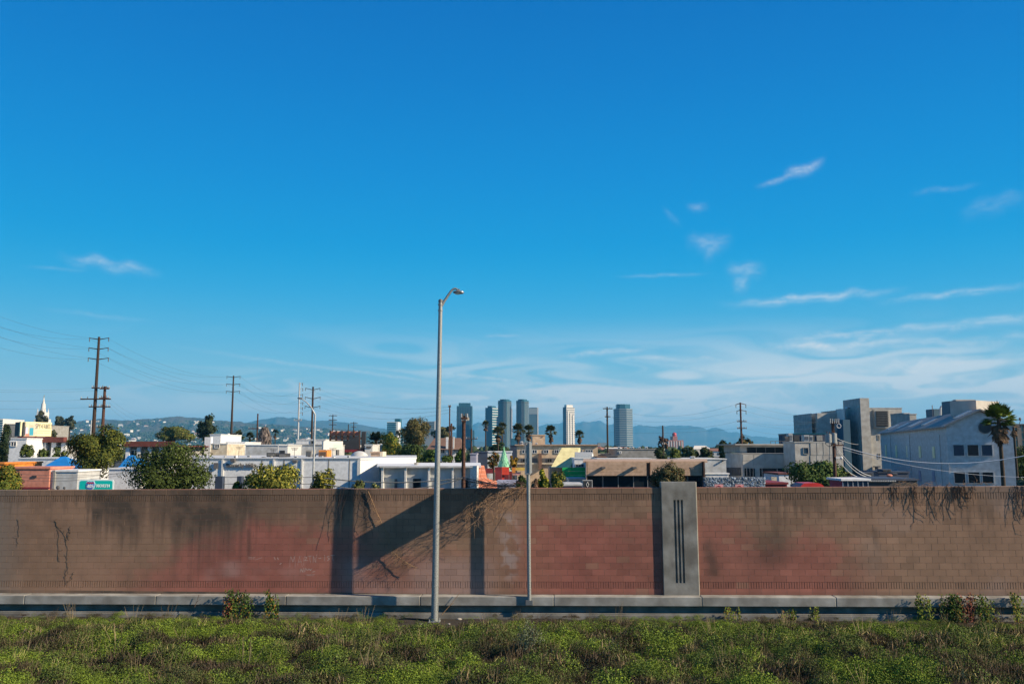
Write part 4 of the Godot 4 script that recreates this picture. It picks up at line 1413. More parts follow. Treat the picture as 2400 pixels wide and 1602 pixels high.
		b.box(A + Vector3(0, -0.28, -0.02), B + Vector3(0, -0.01, 0.03))
		part(o, "valance", b, M.blue_tarp)
	fbld("pale_shop", "pale wall showing between the blue canopy and the big round tree", "building", M.white, 255, 330, 1096, 64, 6)
	# big trees
	tree("broad_tree", "tall dense olive tree behind the twin wooden poles", 156, 303, 990, 1125, 66, Color(0.052, 0.065, 0.016), {"share": 0.22, "warm": Color(0.13, 0.13, 0.025), "lobes": 24})
	tree("broad_tree", "big dark glossy round tree beside the long white building", 283, 500, 1034, 1190, 52, Color(0.035, 0.05, 0.014), {"share": 0.14, "warm": Color(0.1, 0.13, 0.035), "lobes": 34, "leaf": 3.2})
	tree("cypress_tree", "dark slim cypress at the left frame edge", -4, 26, 986, 1110, 80, Color(0.022, 0.036, 0.02), {"shape": "column", "lobes": 14, "share": 0.05})
	for q in [[44, 82, 1036, 1072, "small leafy tree before the dark red roofed building"], [88, 116, 1044, 1074, "second small tree under the dark red roof"], [118, 160, 1046, 1076, "grey green shrubby tree right under the dark red roof"]]:
		tree("small_tree", q[4], q[0], q[1], q[2], q[3] + 20, 84, Color(0.05, 0.07, 0.024), {"group": "small trees under the dark red roof"})
	# red roofed low building seen in two stretches
	for q in [[57, 152, 1024, "long dark red roofed building under the yellow billboard"], [300, 405, 1034, "dark red roofed building right of the tall olive tree"]]:
		f = fbld("red_roof_building", q[3], "building", M.grey, q[0], q[1], q[2] + 10, 96, 12, {"roof": M.red_brown, "over": 0.9, "group": "dark red roofed buildings"})
		fbox(f, "roof_fascia", q[0] - 6, q[1] + 6, q[2], q[2] + 12, 0.2, 0.95, M.red_brown)
		for k in 5:
			var px: float = lerpf(q[0], q[1] - 2, k / 4.0)
			fbox(f, "column", px, px + 3, q[2] + 12.5, 1150, 0.3, 0.6, M.white)
		for k in 3:
			var px: float = lerpf(q[0] + 6, q[1] - 26, k / 2.0)
			fwin(f, px, px + 18, q[2] + 20, q[2] + 34, M.white, M.glass_blue, 2)
	f = fbld("white_house", "small white house with a dark window at the left edge", "house", M.white, 22, 62, 1026, 92, 8)
	fwin(f, 25, 38, 1034, 1046, M.white_clean, M.glass_blue, 2)
	fbld("grey_block", "grey office block half hidden behind the cypress", "building", M.grey, 14, 52, 993, 190, 20)
	f = fbld("striped_tower", "pale striped office tower cut off by the left frame edge", "tower", M.tower_pale, -40, 6, 981, 900, 40, {"roof": M.tower_pale})
	for k in 9:
		fbox(f, "window_band", -40, 6, 984 + k * 5.5, 987 + k * 5.5, 0.05, 0.4, M.tower_blue)
	# billboard
	var A2 := Vector2(X(48, 1004, 150), -150)
	var B2 := Vector2(X(119, 1004, 155.5), -155.5)
	o = thing("billboard", "pale yellow billboard with dark lettering on the right half, left of the tall pole", "billboard", Vector3(A2.x, 0, A2.y))
	f = face(o, A2, B2)
	fbox(f, "panel", 48, 119, 987.5, 1022, -0.3, 0.0, M.paper_yellow)
	fbox(f, "picture_field", 50.5, 86, 990, 1020, 0.004, 0.014, M.cream)
	fbox(f, "picture_shape", 54, 58, 999, 1019, 0.018, 0.03, M.navy)
	fbox(f, "picture_shape", 58.6, 64, 1001, 1019, 0.018, 0.03, M.lilac)
	fbox(f, "picture_shape", 68.5, 76.5, 1002, 1020, 0.018, 0.03, M.teal)
	fbox(f, "picture_shape", 59, 67, 1016, 1021.8, 0.034, 0.04, M.coral)
	var q0 := fq(f, 102.5, 998.5)
	var u3 := Vector3(f.u.x, 0, f.u.y)
	var n3 := Vector3(f.n.x, 0, f.n.y)
	var bs := Basis(u3, Vector3.UP, n3)
	var at := func(px: float, py: float) -> Vector3:
		var q := fq(f, px, py)
		return u3 * q.x + Vector3(0, q.y, 0) + n3 * 0.02
	letters(o, "lettering", "SPY×FAMILY", Transform3D(bs, at.call(102.5, 999)), 0.85, 0.02, M.ink, 0.5)
	for q in [[87, 116, 1008, 1010.5], [88, 100, 1013.5, 1015], [103, 115, 1014, 1015.5]]:
		fbox(f, "small_print", q[0], q[1], q[2], q[3], 0.004, 0.02, M.faint_ink)
	b = MB.new()
	b.obox(Transform3D(Basis(Vector3.UP, 0.9), Vector3(-0.9, Y(1005, 150), -1.3)), Vector3(0.25, 2.5, 3.6))
	part(o, "back_panel", b, M.charcoal)
	for k in 3:
		b = MB.new()
		var p := u3 * (0.8 + k * 2.6)
		b.tube([p + n3 * -0.5, p + n3 * -0.5 + Vector3(0, Y(995, 150), 0)], [0.14], 8)
		part(o, "post", b, M.red_brown)
	fbox(f, "catwalk", 46, 119, 1022.5, 1025.5, -0.5, 0.6, M.red_brown)
	# temple tower far behind
	o = thing("church_tower", "slender white stepped church tower with a gold figure on its spire, far left", "tower", Vector3(X(97.5, 1000, 1200), 0, -1200))
	var K := 1200.0 / F
	var lv := func(py: float) -> float: return Y(py, 1200)
	b = MB.new()
	b.box(Vector3(-13 * K, 0, -13 * K), Vector3(13 * K, lv.call(982), 13 * K))
	part(o, "tower_base", b, M.tower_pale)
	b = MB.new()
	b.box(Vector3(-9.5 * K, lv.call(982), -9.5 * K), Vector3(9.5 * K, lv.call(966), 9.5 * K))
	for sx in [-1, 1]:
		for sz in [-1, 1]:
			b.tube([Vector3(sx * 8 * K, lv.call(966), sz * 8 * K), Vector3(sx * 8 * K, lv.call(956), sz * 8 * K)], [1.4 * K, 0.2 * K], 6)
	part(o, "belfry", b, M.tower_pale)
	b = MB.new()
	b.tube([Vector3(0, lv.call(966), 0), Vector3(0, lv.call(956), 0), Vector3(0, lv.call(947), 0), Vector3(0, lv.call(944), 0), Vector3(0, lv.call(932), 0)], [6.5 * K, 5.2 * K, 4.6 * K, 2.8 * K, 0.9 * K], 12)
	part(o, "spire", b, M.tower_pale)
	b = MB.new()
	b.tube([Vector3(0, lv.call(932), 0), Vector3(0, lv.call(929), 0), Vector3(0.4, lv.call(925.5), 0)], [0.7 * K, 0.9 * K, 0.4 * K], 6)
	part(o, "gold_figure", b, M.gold)
	tree("far_tree", "dark tree in front of the white church tower", 78, 112, 962, 1004, 420, Color(0.04, 0.046, 0.03), {"lobes": 10})
	tree("far_tree", "thin open tree right of the church tower", 122, 152, 972, 1016, 400, Color(0.04, 0.05, 0.035), {"shape": "open", "lobes": 12})
	tree("far_tree", "second thin open tree, further right of the church tower", 150, 176, 974, 1016, 400, Color(0.04, 0.05, 0.035), {"shape": "open", "lobes": 12})
	tree("far_tree", "round bush crown under the yellow billboard's right corner", 112, 132, 1006, 1036, 200, Color(0.04, 0.05, 0.025))
	tree("far_tree", "low rounded green hill tree between the two tall poles", 360, 458, 987, 1040, 260, Color(0.07, 0.085, 0.024), {"shape": "flat", "lobes": 16, "share": 0.25, "warm": Color(0.13, 0.12, 0.03)})
	tree("pine_tree", "uneven dark pine rising over the rooftops left of the dark pole", 461, 510, 964, 1040, 240, Color(0.03, 0.042, 0.022), {"shape": "open", "lobes": 17, "dense": 0.9})
	# poles
	pole("transmission_pole", "tallest dark transmission pole with three pairs of upswept arms, far left", 231.6, 789, 100, 0.27, 0.13, M.wood, [[795, 23, 24, 3.5, 0.06], [818, 23, 24, 3.5, 0.06], [842, 23, 26, 3.5, 0.06], [909, 8, 34, 0.0, 0.07], [935, 33, 38, 0.0, 0.07], [953, 12, 38, 0.0, 0.07]])
	pole("wood_pole", "brown wooden pole just right of the tallest pole", 245.5, 905, 88, 0.2, 0.13, M.wood_red, [[911, 10, 12, 0.0, 0.05], [933, 10, 12, 0.0, 0.05], [953, 9, 10, 0.0, 0.05], [1001, 12, 12, 0.0, 0.05]])
	pole("light_pole", "thin pale grey pole left of the tallest pole", 213.5, 984, 80, 0.06, 0.05, M.pale_metal, [])
	pole("transmission_pole", "dark transmission pole with three pairs of arms above the long white building", 547, 880, 150, 0.27, 0.12, M.wood, [[884, 16, 16, 2.5, 0.06], [901, 16, 16, 2.0, 0.06], [918, 16, 16, 2.0, 0.06]])
	pole("wood_pole", "short reddish wooden pole beside the shaggy dead palm", 604, 969, 140, 0.14, 0.11, M.wood_red, [[1004, 20, 4, 0.0, 0.07], [1049, 20, 6, 0.0, 0.05]])
	pole("slender_mast", "pale slender mast with short arms on its right side", 702, 896, 130, 0.17, 0.1, M.pale_metal, [[899, 0, 7, 1.5, 0.05], [911, 0, 8, 1.5, 0.05], [925, 0, 8, 1.5, 0.05], [944, 0, 9, 1.5, 0.05], [956, 0, 9, 1.5, 0.05], [968, 0, 9, 1.5, 0.05], [985, 10, 8, 0.0, 0.05]])
	pole("transmission_pole", "dark pole with braced arms right of the slender mast", 733.5, 906, 140, 0.2, 0.14, M.wood, [[913, 18, 17, 4.0, 0.06], [934, 18, 18, 4.0, 0.06], [955, 18, 18, 4.0, 0.06]])
	pole("wood_pole", "small far pole with three crossarms over the scaffold billboard", 780, 971, 260, 0.2, 0.14, M.wood, [[974, 9, 10, 0.0, 0.09], [984, 9, 10, 0.0, 0.09], [995, 8, 9, 0.0, 0.09]])
	pole("wood_pole", "slim far pole right of the three-armed small pole", 816.5, 994, 240, 0.13, 0.11, M.wood, [])
	pole("wood_pole", "slim far pole with two arms at the scaffold billboard's right end", 829, 988, 240, 0.13, 0.11, M.wood, [[991, 8, 9, 0.0, 0.07], [1001, 6, 6, 0.0, 0.06]])
	o = pole("street_lamp", "pale street lamp with a long arm to the left, before the long white building", 738, 971, 47, 0.065, 0.05, M.pale_metal, [])
	o.set_meta("category", "street lamp")
	b = MB.new()
	var tp := Vector3(0, Y(971, 47), 0)
	var e1 := P(718, 942, 47) - o.position
	var e2 := P(704, 933, 47) - o.position
	b.tube([tp, tp.lerp(e1, 0.5) + Vector3(0.03, 0.05, 0), e1, e2], [0.045, 0.035, 0.028, 0.025], 8)
	part(o, "arm", b, M.pale_metal)
	b = MB.new()
	b.ball(e2 + Vector3(-0.02, 0, 0), Vector3(0.17, 0.05, 0.09), 5, 10)
	part(o, "lamp_head", b, M.lamp_grey)
	# shaggy dead palm
	o = thing("dead_palm", "shaggy grey dead palm hung with dry fronds, above the long white building", "palm tree", Vector3(X(620, 1000, 120), 0, -120))
	b = MB.new()
	b.tube([Vector3.ZERO, Vector3(0, Y(1008, 120), 0)], [0.25, 0.2], 8)
	part(o, "trunk", b, M.bark_pale)
	var fb2 := MB.new()
	for k in 900:
		var t := R(0, 1)
		var y := lerpf(Y(1072, 120), Y(1003, 120), t)
		var rr := lerpf(0.62, 0.95, sin(t * 2.6)) * (1.0 - pow(t, 8.0) * 0.6)
		var a := R(0, TAU)
		var out := Vector3(cos(a), 0, sin(a))
		fb2.col = Color(0.17, 0.14, 0.13) * R(0.4, 1.4)
		fb2.leaf(Vector3(0, y, 0) + out * rr * R(0.6, 1.1), (out + rdir() * 0.5).normalized(), Vector3(R(-0.4, 0.4), -1, R(-0.4, 0.4)), R(0.2, 0.5), R(0.04, 0.09), (out + Vector3(0, 0.3, 0)).normalized())
	part(o, "dead_fronds", fb2, M.leaf)
	for q in [[558, 1022, 13, 130, "low fan palm behind the dark transmission pole"], [645, 1014, 8, 300, "small fan palm right of the shaggy dead palm"], [585, 1025, 11, 140, "low palm left of the shaggy dead palm"], [483, 1030, 10, 150, "reddish palm top over the cream houses"]]:
		palm(q[4], q[0], q[1], q[2], q[3], {"green": Color(0.06, 0.075, 0.035), "fronds": 34, "skirt": 8})
	# pale houses over the long white building
	f = fbld("cream_house", "cream house with one dark window and a tall left pier", "house", M.cream, 492, 532, 1038, 105, 10, {"roof": M.white})
	fwin(f, 503, 514, 1040, 1050, M.white_clean, M.glass_blue, 2)
	fbox(f, "pier", 480, 492, 1024, 1080, -0.6, 0.1, M.white)
	f = fbld("cream_house", "white upper storey set back on the cream house", "house", M.white, 492, 517, 1017, 118, 9)
	f = fbld("white_apartment", "white apartment block behind the dark transmission pole", "building", M.white, 530, 574, 1035, 112, 9)
	fwin(f, 546, 553, 1043, 1050, M.white_clean, M.glass_blue, 1)
	fbox(f, "garage_shade", 549, 573, 1054, 1072, 0.003, 0.05, M.dark_grey)
	f = fbld("grey_warehouse", "low pale grey warehouse behind the shaggy dead palm", "building", M.pale_grey, 575, 652, 1041, 100, 9, {"roof": M.white})
	f = fbld("white_block", "bright white stair block right of the shaggy dead palm", "building", M.white_clean, 653, 674, 1042, 92, 6)
	fbox(f, "door", 656, 667, 1055, 1072, 0.003, 0.05, M.charcoal)
	f = fbld("grey_warehouse", "flat pale grey building behind the slender mast", "building", M.pale_grey, 676, 762, 1041, 104, 12, {"roof": M.grey})
	fwin(f, 688, 696, 1046, 1053, M.dark_grey, M.glass_dark, 1)
	f = fbld("white_block", "white rooftop room left of the slender mast's foot", "building", M.white, 694, 762, 1029, 125, 8)
	fwin(f, 728, 737, 1032, 1040, M.grey, M.glass_dark, 1)
	roof_box("long dark vent unit on the long white building's roof", 624, 645, 1060.5, 1070, 66, 1.2, M.charcoal)
	roof_box("dark box unit right of the long vent on the white roof", 652, 671, 1062, 1072, 66, 1.2, M.charcoal)
	roof_box("rounded grey tank unit beside the street lamp on the roof", 716, 731, 1054, 1072, 68, 1.4, M.grey)
	roof_box("bright orange container on the roof right of the street lamp", 746, 767, 1054.5, 1073, 68, 1.6, M.orange, "orange_container", "")
	# long white building
	f = bld("long_white_building", "long white flat building with dark script lettering, behind the left wall", "building", M.white, [[450, 60], [844, 60], [975, 64.5], [975, 84], [450, 84]], 1073, 60, {"roof": M.white_clean, "over": 0.05})
	f = face(f.root, Vector2(X(450, 1073, 60), -60), Vector2(X(844, 1073, 60), -60))
	for q in [[543, 552, 1074.5, 1082], [687, 697, 1077, 1083]]:
		var w2 := MB.new()
		var p0 := fq(f, q[0], q[2])
		var p1 := fq(f, q[1], q[3])
		fput(f, w2, p0.x, p1.x, p1.y, p0.y, 0.0, 0.28)
		part(f.root, "wall_light", w2, M.dark_grey)
	var lp := fq(f, 565, 1090)
	letters(f.root, "lettering", "Beverly Hills", Transform3D(Basis(), Vector3(f.A.x + lp.x, lp.y, f.A.y + 0.1) - (f.root as Node3D).position), 0.27, 0.07, M.dark_grey, 0.93)
	fbox(f, "projecting_sign", 502, 511, 1084, 1098, 0.05, 0.12, M.dark_grey)
	for q in [[533, 548], [582, 591]]:
		fbox(f, "dark_post", q[0], q[1], 1113, 1148, 2.0, 2.5, M.navy)
	for y in [1115, 1130]:
		fbox(f, "rail", 488, 800, y, y + 1.2, 2.2, 2.26, M.dark_grey)
	for px in [612, 664, 769, 818]:
		fbox(f, "wall_seam", px, px + 0.7, 1075, 1150, 0.0, 0.012, M.grey)
	for px in [520, 640, 706]:
		fbox(f, "downpipe", px, px + 1.6, 1075.5, 1150, 0.0, 0.09, M.white_clean)
	fbox(f, "parapet_flashing", 450, 843.5, 1073.4, 1074.6, 0.055, 0.08, M.pale_metal)
	for k in 11:
		var px := 520.0 + k * 29.0 + R(-7, 7)
		var ht := R(2.5, 6.5)
		roof_box("small vent standing along the long white building's roof edge", px, px + R(3, 8), 1073 - ht, 1073, 62.0 + R(0, 5), 0.4, [M.grey, M.white, M.pale_metal, M.dark_grey][k % 4], "roof_vent", "vents along the long white building")
	for k in 4:
		var a0 := P([560, 641, 690, 780][k], [1046, 1052, 1049, 1050][k], 67)
		var am := MB.new()
		am.tube([Vector3(0, -1.0, 0), Vector3.ZERO], [0.02], 5)
		for j in 4:
			am.tube([Vector3(-0.3 + j * 0.04, -0.06 * j, 0), Vector3(0.3 - j * 0.04, -0.06 * j, 0)], [0.012], 4)
		single("roof_antenna", ["first", "second", "third", "fourth"][k] + " thin aerial from the left over the long white building's roof", "antenna", am, M.dark_grey, a0, "aerials over the long white building")
	fbox(f, "corner_pier", 838, 843.5, 1078, 1150, 0.003, 0.12, M.white_clean)
	tree("yellow_tree", "yellow green tree in front of the long white building, left of the street lamp", 560, 717, 1085, 1190, 46, Color(0.085, 0.095, 0.02), {"share": 0.3, "warm": Color(0.3, 0.27, 0.05), "lobes": 26, "leaf": 3.6})
	tree("yellow_tree", "smaller yellow green tree just right of the street lamp's foot", 721, 793, 1093, 1190, 47, Color(0.075, 0.085, 0.02), {"share": 0.3, "warm": Color(0.3, 0.26, 0.05), "lobes": 16, "leaf": 3.6})
	tree("yellow_tree", "small sprig of a tree peeping over the wall left of the yellow green tree", 540, 565, 1126, 1170, 46, Color(0.06, 0.08, 0.02), {"leaf": 3.4})
	tree("shrub", "green shrub over the wall in front of the white corner", 824, 856, 1124, 1180, 44, Color(0.07, 0.085, 0.035), {"category": "shrub"})
	tree("shrub", "thin leafy shrub over the wall right of the white corner shrub", 866, 892, 1128, 1180, 44, Color(0.12, 0.15, 0.08), {"category": "shrub", "shape": "open", "lobes": 12})

func town_middle() -> void:
	var b: MB
	# scaffold-backed billboard
	var o := thing("scaffold_billboard", "large billboard seen from its brown framed back, with a dark slanting shadow side", "billboard", P(771, 1060, 122))
	var f := face(o, Vector2(X(773, 1030, 122), -122), Vector2(X(845, 1030, 122), -122))
	for k in 4:
		fbox(f, "panel", 773, 844, 1010.5 + k * 10.2, 1019.8 + k * 10.2, -0.1, 0.0, M.coral if k == 0 else M.tan)
	for k in 6:
		var px := 773.0 + k * 13.7
		fbox(f, "upright", px, px + 2.2, 1009, 1062, 0.004, 0.3, M.wood_red)
	for k in 4:
		fbox(f, "cross_rail", 773, 844, 1019 + k * 9.5, 1020.4 + k * 9.5, 0.31, 0.4, M.wood_red)
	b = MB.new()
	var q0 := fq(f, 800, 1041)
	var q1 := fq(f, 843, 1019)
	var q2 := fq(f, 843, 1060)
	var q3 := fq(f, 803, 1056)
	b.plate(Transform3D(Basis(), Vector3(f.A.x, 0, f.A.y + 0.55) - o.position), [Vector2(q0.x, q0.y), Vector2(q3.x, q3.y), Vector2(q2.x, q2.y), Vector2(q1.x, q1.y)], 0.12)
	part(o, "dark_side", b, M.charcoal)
	fbox(f, "post", 847, 855.5, 1011, 1062, -0.6, 0.0, M.charcoal)
	fbox(f, "post_arm", 843, 848, 1025, 1029, -0.3, -0.05, M.charcoal)
	fbox(f, "catwalk", 803, 852, 1053, 1059, 0.7, 1.4, M.dark_red)
	for px in [812, 840]:
		fbox(f, "leg", px, px + 2, 1060, 1150, -0.4, -0.1, M.wood_red)
	var A := Vector2(X(757, 1040, 100), -100)
	var B := Vector2(X(803, 1040, 104), -104)
	o = thing("billboard", "white billboard with a faint green picture, at the scaffold billboard's left foot", "billboard", Vector3(A.x, 0, A.y))
	f = face(o, A, B)
	fbox(f, "panel", 758, 803, 1033, 1053, -0.2, 0.0, M.white_clean)
	fbox(f, "picture_field", 782, 800, 1040, 1049, 0.004, 0.02, M.faint_green)
	for px in [770, 790]:
		fbox(f, "post", px, px + 3, 1053.5, 1150, -0.18, -0.02, M.dark_grey)
	# far offices behind the trees
	f = fbld("office_block", "small blue and white striped office block left of the big bushy tree", "building", M.white, 907, 933, 988, 900, 20)
	for k in 8:
		fbox(f, "window_band", 907, 929, 989.5 + k * 5, 992.5 + k * 5, 0.05, 0.5, M.tower_blue)
	fbld("office_block", "dark blue office top peeping above the striped office block", "building", M.tower_blue, 925, 937, 981, 1100, 20)
	f = fbld("office_block", "pale gridded office block right of the big bushy tree", "building", M.tower_shade, 997, 1018, 987, 1300, 25)
	for k in 6:
		fbox(f, "window_band", 997.5, 1017, 989 + k * 5, 991.5 + k * 5, 0.05, 0.5, M.tower_grey)
	fbox(f, "white_pier", 1018.2, 1021.5, 986, 1040, -1.0, 0.4, M.tower_pale)
	# tree belt
	tree("bushy_tree", "tallest bushy olive tree in the middle, left of the street lamp", 926, 1012, 972, 1062, 150, Color(0.075, 0.072, 0.03), {"lobes": 26, "share": 0.3, "warm": Color(0.13, 0.1, 0.04), "leaf": 2.6, "shape": "round"})
	tree("bushy_tree", "bright green and yellow tree left of the tallest bushy tree", 889, 940, 1008, 1080, 125, Color(0.06, 0.09, 0.02), {"lobes": 16, "share": 0.3, "warm": Color(0.24, 0.2, 0.03)})
	palm("drooping grey green palm left of the bright green and yellow tree", 881, 1030, 17, 130, {"green": Color(0.04, 0.055, 0.03), "skirt": 24, "trunk": 0.25})
	tree("hedge_tree", "dark green tree mass under the tallest bushy tree", 926, 996, 1034, 1098, 110, Color(0.035, 0.055, 0.018), {"lobes": 18})
	tree("hedge_tree", "green hedge tree under the brown roofed house", 980, 1062, 1052, 1098, 100, Color(0.045, 0.075, 0.02), {"lobes": 16})
	tree("hedge_tree", "small green tree left of the leaning wooden pole", 1066, 1092, 1050, 1098, 96, Color(0.05, 0.085, 0.02), {"lobes": 10})
	tree("hedge_tree", "olive trees just right of the tall street lamp's pole, behind the brown roof", 1008, 1072, 994, 1036, 300, Color(0.055, 0.055, 0.025), {"lobes": 12})
	tree("hedge_tree", "low brown green shrubs under the scaffold billboard", 804, 832, 1060, 1080, 104, Color(0.07, 0.07, 0.03), {"lobes": 8, "category": "shrub"})
	f = fbld("white_shop", "small bright white building behind the dark billboard post", "building", M.white_clean, 855, 873, 1041, 118, 8)
	fwin(f, 858, 870, 1046, 1050, M.dark_grey, M.glass_dark, 2)
	f = fbld("beige_container", "beige and brown rooftop container on the white corner building", "container", M.tan, 869, 890, 1058, 72, 2, {"base": 4.0})
	fbox(f, "end_panel", 890.2, 896.5, 1058, 1074, -2.0, 0.02, M.cream)
	b = MB.new()
	var dm := P(842, 1070, 75)
	b.ball(Vector3.ZERO, Vector3(0.75, 0.5, 0.7), 8, 14, 0.0, 1.0)
	single("roof_dome", "rounded grey glass roof behind the white corner building", "roof", b, M.pale_grey, dm)
	# brown roofed house: hipped roof over white walls
	f = fbld("brown_roof_house", "white house with a brown hipped roof behind the tall street lamp", "house", M.white, 1006, 1080, 1050, 130, 11)
	var r0 := P(999, 1053, 129) - (f.root as Node3D).position
	var r1 := P(1083, 1053, 129) - (f.root as Node3D).position
	var t0 := P(1018, 1026, 134) - (f.root as Node3D).position
	var t1 := P(1080, 1026, 134) - (f.root as Node3D).position
	var bk := Vector3(0, 0, -12)
	b = MB.new()
	b.quad(r0, r1, t1, t0, Vector3(0, 1, 1))
	b.tri(r0, r0 + bk, t0, Vector3(-1, 1, 0))
	b.quad(r1, r1 + bk, t1, t1, Vector3(1, 0.5, 0))
	b.quad(r0 + bk, r1 + bk, t1, t0, Vector3(0, 1, -1))
	b.quad(r0, r1, r1 + bk, r0 + bk, Vector3.DOWN)
	part(f.root, "hipped_roof", b, M.brown_roof)
	fbox(f, "chimney", 1046, 1050.5, 1024, 1062, 0.1, 0.7, M.white)
	fbox(f, "chimney", 1062, 1065, 1023, 1058, 0.1, 0.7, M.white_clean)
	fwin(f, 1033, 1042, 1052, 1062, M.white_clean, M.glass_blue, 2)
	fwin(f, 1012, 1020, 1056, 1062, M.white_clean, M.glass_blue, 2)
	# low white building with piers
	f = bld("low_white_building", "low white building divided by upright piers, right behind the tall street lamp", "building", M.pale_grey, [[893, 53], [1118, 53], [1118, 64], [893, 64]], 1091, 53, {"roof": M.white, "over": 0.25})
	f = face(f.root, Vector2(X(893, 1091, 53), -53), Vector2(X(1118, 1091, 53), -53))
	for px in [896, 950, 1004.5, 1060, 1113]:
		fbox(f, "pier", px, px + 3.6, 1094.5, 1150, 0.004, 0.4, M.white_clean)
	fbox(f, "lintel", 893, 1118, 1091.5, 1095, 0.405, 0.5, M.pale_grey)
	fbox(f, "dark_end", 890, 893, 1092, 1150, -0.3, 0.35, M.grey)
	fbox(f, "beige_door", 913, 930, 1121, 1150, 0.004, 0.06, M.cream)
	fbox(f, "doorway", 925, 931, 1122, 1150, 0.065, 0.08, M.dark_grey)
	fwin(f, 968, 986, 1121, 1150, M.charcoal, M.glass_dark, 1)
	fwin(f, 1088, 1097, 1121, 1150, M.charcoal, M.glass_dark, 1)
	fbox(f, "roof_unit", 962, 968, 1085, 1091, -3.0, -2.0, M.grey)
	# brick end wall in coral
	var bw := [[1118.5, 52.6], [1165, 54.6]]
	o = thing("coral_brick_wall", "coral red brick wall with a stepped right edge, right of the low white building", "wall", Vector3(X(1118.5, 1091, 52.6), 0, -52.6))
	A = Vector2(o.position.x, -52.6)
	B = Vector2(X(1165, 1091, 54.6), -54.6)
	f = face(o, A, B)
	var n_row := 18
	for k in n_row:
		var py := 1091.0 + k * 3.1
		var right := lerpf(1135, 1142, (py - 1091) / 30.0) if py < 1121 else 1165.0 if py > 1129 else lerpf(1143, 1165, (py - 1121) / 8.0)
		var s := MB.new()
		var p := fq(f, 1118.5, py)
		var q := fq(f, right, py + 2.75)
		fput(f, s, p.x, q.x, q.y, p.y, -0.2, R(-0.004, 0.004))
		part(o, "brick_course", s, M.brick_coral if k % 3 else M.coral)
	var s2 := MB.new()
	fput(f, s2, 0.0, fq(f, 1134, 1100).x, 0.0, fq(f, 1118, 1093).y, -0.18, -0.03)
	fput(f, s2, fq(f, 1134, 1100).x, fq(f, 1164, 1133).x, 0.0, fq(f, 1164, 1131).y, -0.18, -0.03)
	part(o, "mortar_core", s2, M.mortar)
	fbox(f, "white_corner", 1114.5, 1118.2, 1091, 1150, -0.4, 0.1, M.white_clean)
	fbld("grey_lean_to", "low mauve grey roof slope right of the coral brick wall", "building", M.lavender, 1165.5, 1215, 1131, 60, 6)
	# poles here
	o = pole("utility_pole", "brown wooden pole with a pale bent crossarm top, before the low white building", 1087, 974, 49, 0.135, 0.1, M.wood_red, [[980, 6, 9, 0.0, 0.05], [987, 5, 6, 0.0, 0.04]])
	b = MB.new()
	b.box(Vector3(-0.16, Y(985, 49), -0.05), Vector3(0.3, Y(978, 49), 0.16))
	part(o, "line_hardware", b, M.cream)
	pole("wood_pole", "thin tall pole between the tall street lamp and the blue tower", 1054, 950, 120, 0.11, 0.09, M.wood_red, [[953, 3, 3, 0.0, 0.05]])
	pole("wood_pole", "thick short pole beside the thin tall pole", 1058, 992, 118, 0.16, 0.13, M.wood_red, [])
	pole("wood_pole", "slim dark pole with one crossarm right of the pale bent crossarm pole", 1105, 1005, 110, 0.12, 0.1, M.wood_red, [[1028, 12, 14, 0.0, 0.05]])
	# downtown towers
	towers()
	# shops in the middle
	f = fbld("navy_building", "dark navy windowless building right of the coral brick wall", "building", M.navy, 1116, 1142, 1058, 96, 8)
	fbld("lavender_building", "small lavender wall left of the navy building", "building", M.lavender, 1102, 1116.5, 1062, 92, 6)
	f = fbld("white_gallery", "pale white box building behind the mint green cone", "building", M.white, 1142.3, 1200, 1057, 98, 8)
	fbld("blue_grey_building", "narrow blue grey building left of the beige apartment block", "building", M.navy, 1196, 1211, 1043, 128, 10)
	b = MB.new()
	for k in 420:
		var t := sqrt(R(0.0, 1.0))
		var a := R(0, TAU)
		var hh := Y(1049, 76) - Y(1100, 76)
		var rr := 0.62 * t
		var out := Vector3(cos(a), 0.35, sin(a)).normalized()
		b.col = Color(0.24, 0.55, 0.36) * R(0.75, 1.2)
		b.leaf(Vector3(cos(a) * rr, hh * (1.0 - t), sin(a) * rr), out, Vector3(R(-0.5, 0.5), -1, R(-0.5, 0.5)), R(0.08, 0.16), R(0.05, 0.1), out)
	o = thing("green_cone", "mint green cone shaped display standing behind the red banners", "display", P(1181, 1099, 76))
	part(o, "cone", b, M.leaf)
	b = MB.new()
	b.tube([Vector3(0, -0.2, 0), Vector3(0, Y(1049, 76) - Y(1100, 76) + 0.12, 0)], [0.1, 0.03], 6)
	part(o, "mast", b, M.mint)
	b = MB.new()
	b.tube([Vector3(0, -3.2, 0), Vector3(0, -0.15, 0)], [0.5, 0.6], 14)
	part(o, "stand", b, M.mint)
	var bn := [[1138, 1158, 1097, 1109, M.dark_red, "dark red banner at the left of the fence of banners"], [1146, 1160, 1101, 1106, M.red_fabric, "small red panel set on the dark red banner"], [1160, 1176, 1094, 1126, M.dark_red, "dark red banner left of the bright red one"], [1176, 1193, 1094, 1112, M.red_fabric, "bright red banner under the mint green cone"], [1166, 1182, 1109, 1124, M.red_fabric, "orange red banner low behind the coral brick wall's end"], [1183, 1200, 1104, 1127, M.dark_red, "deep red banner right of the orange red one"], [1200, 1208, 1095, 1108, M.orange, "narrow orange banner right of the red banners"], [1208, 1232, 1095, 1102, M.yellow_fabric, "yellow banner near the sign post"], [1201, 1220, 1106, 1113, M.pink_fabric, "pink banner under the yellow banner"]]
	var kk := 0
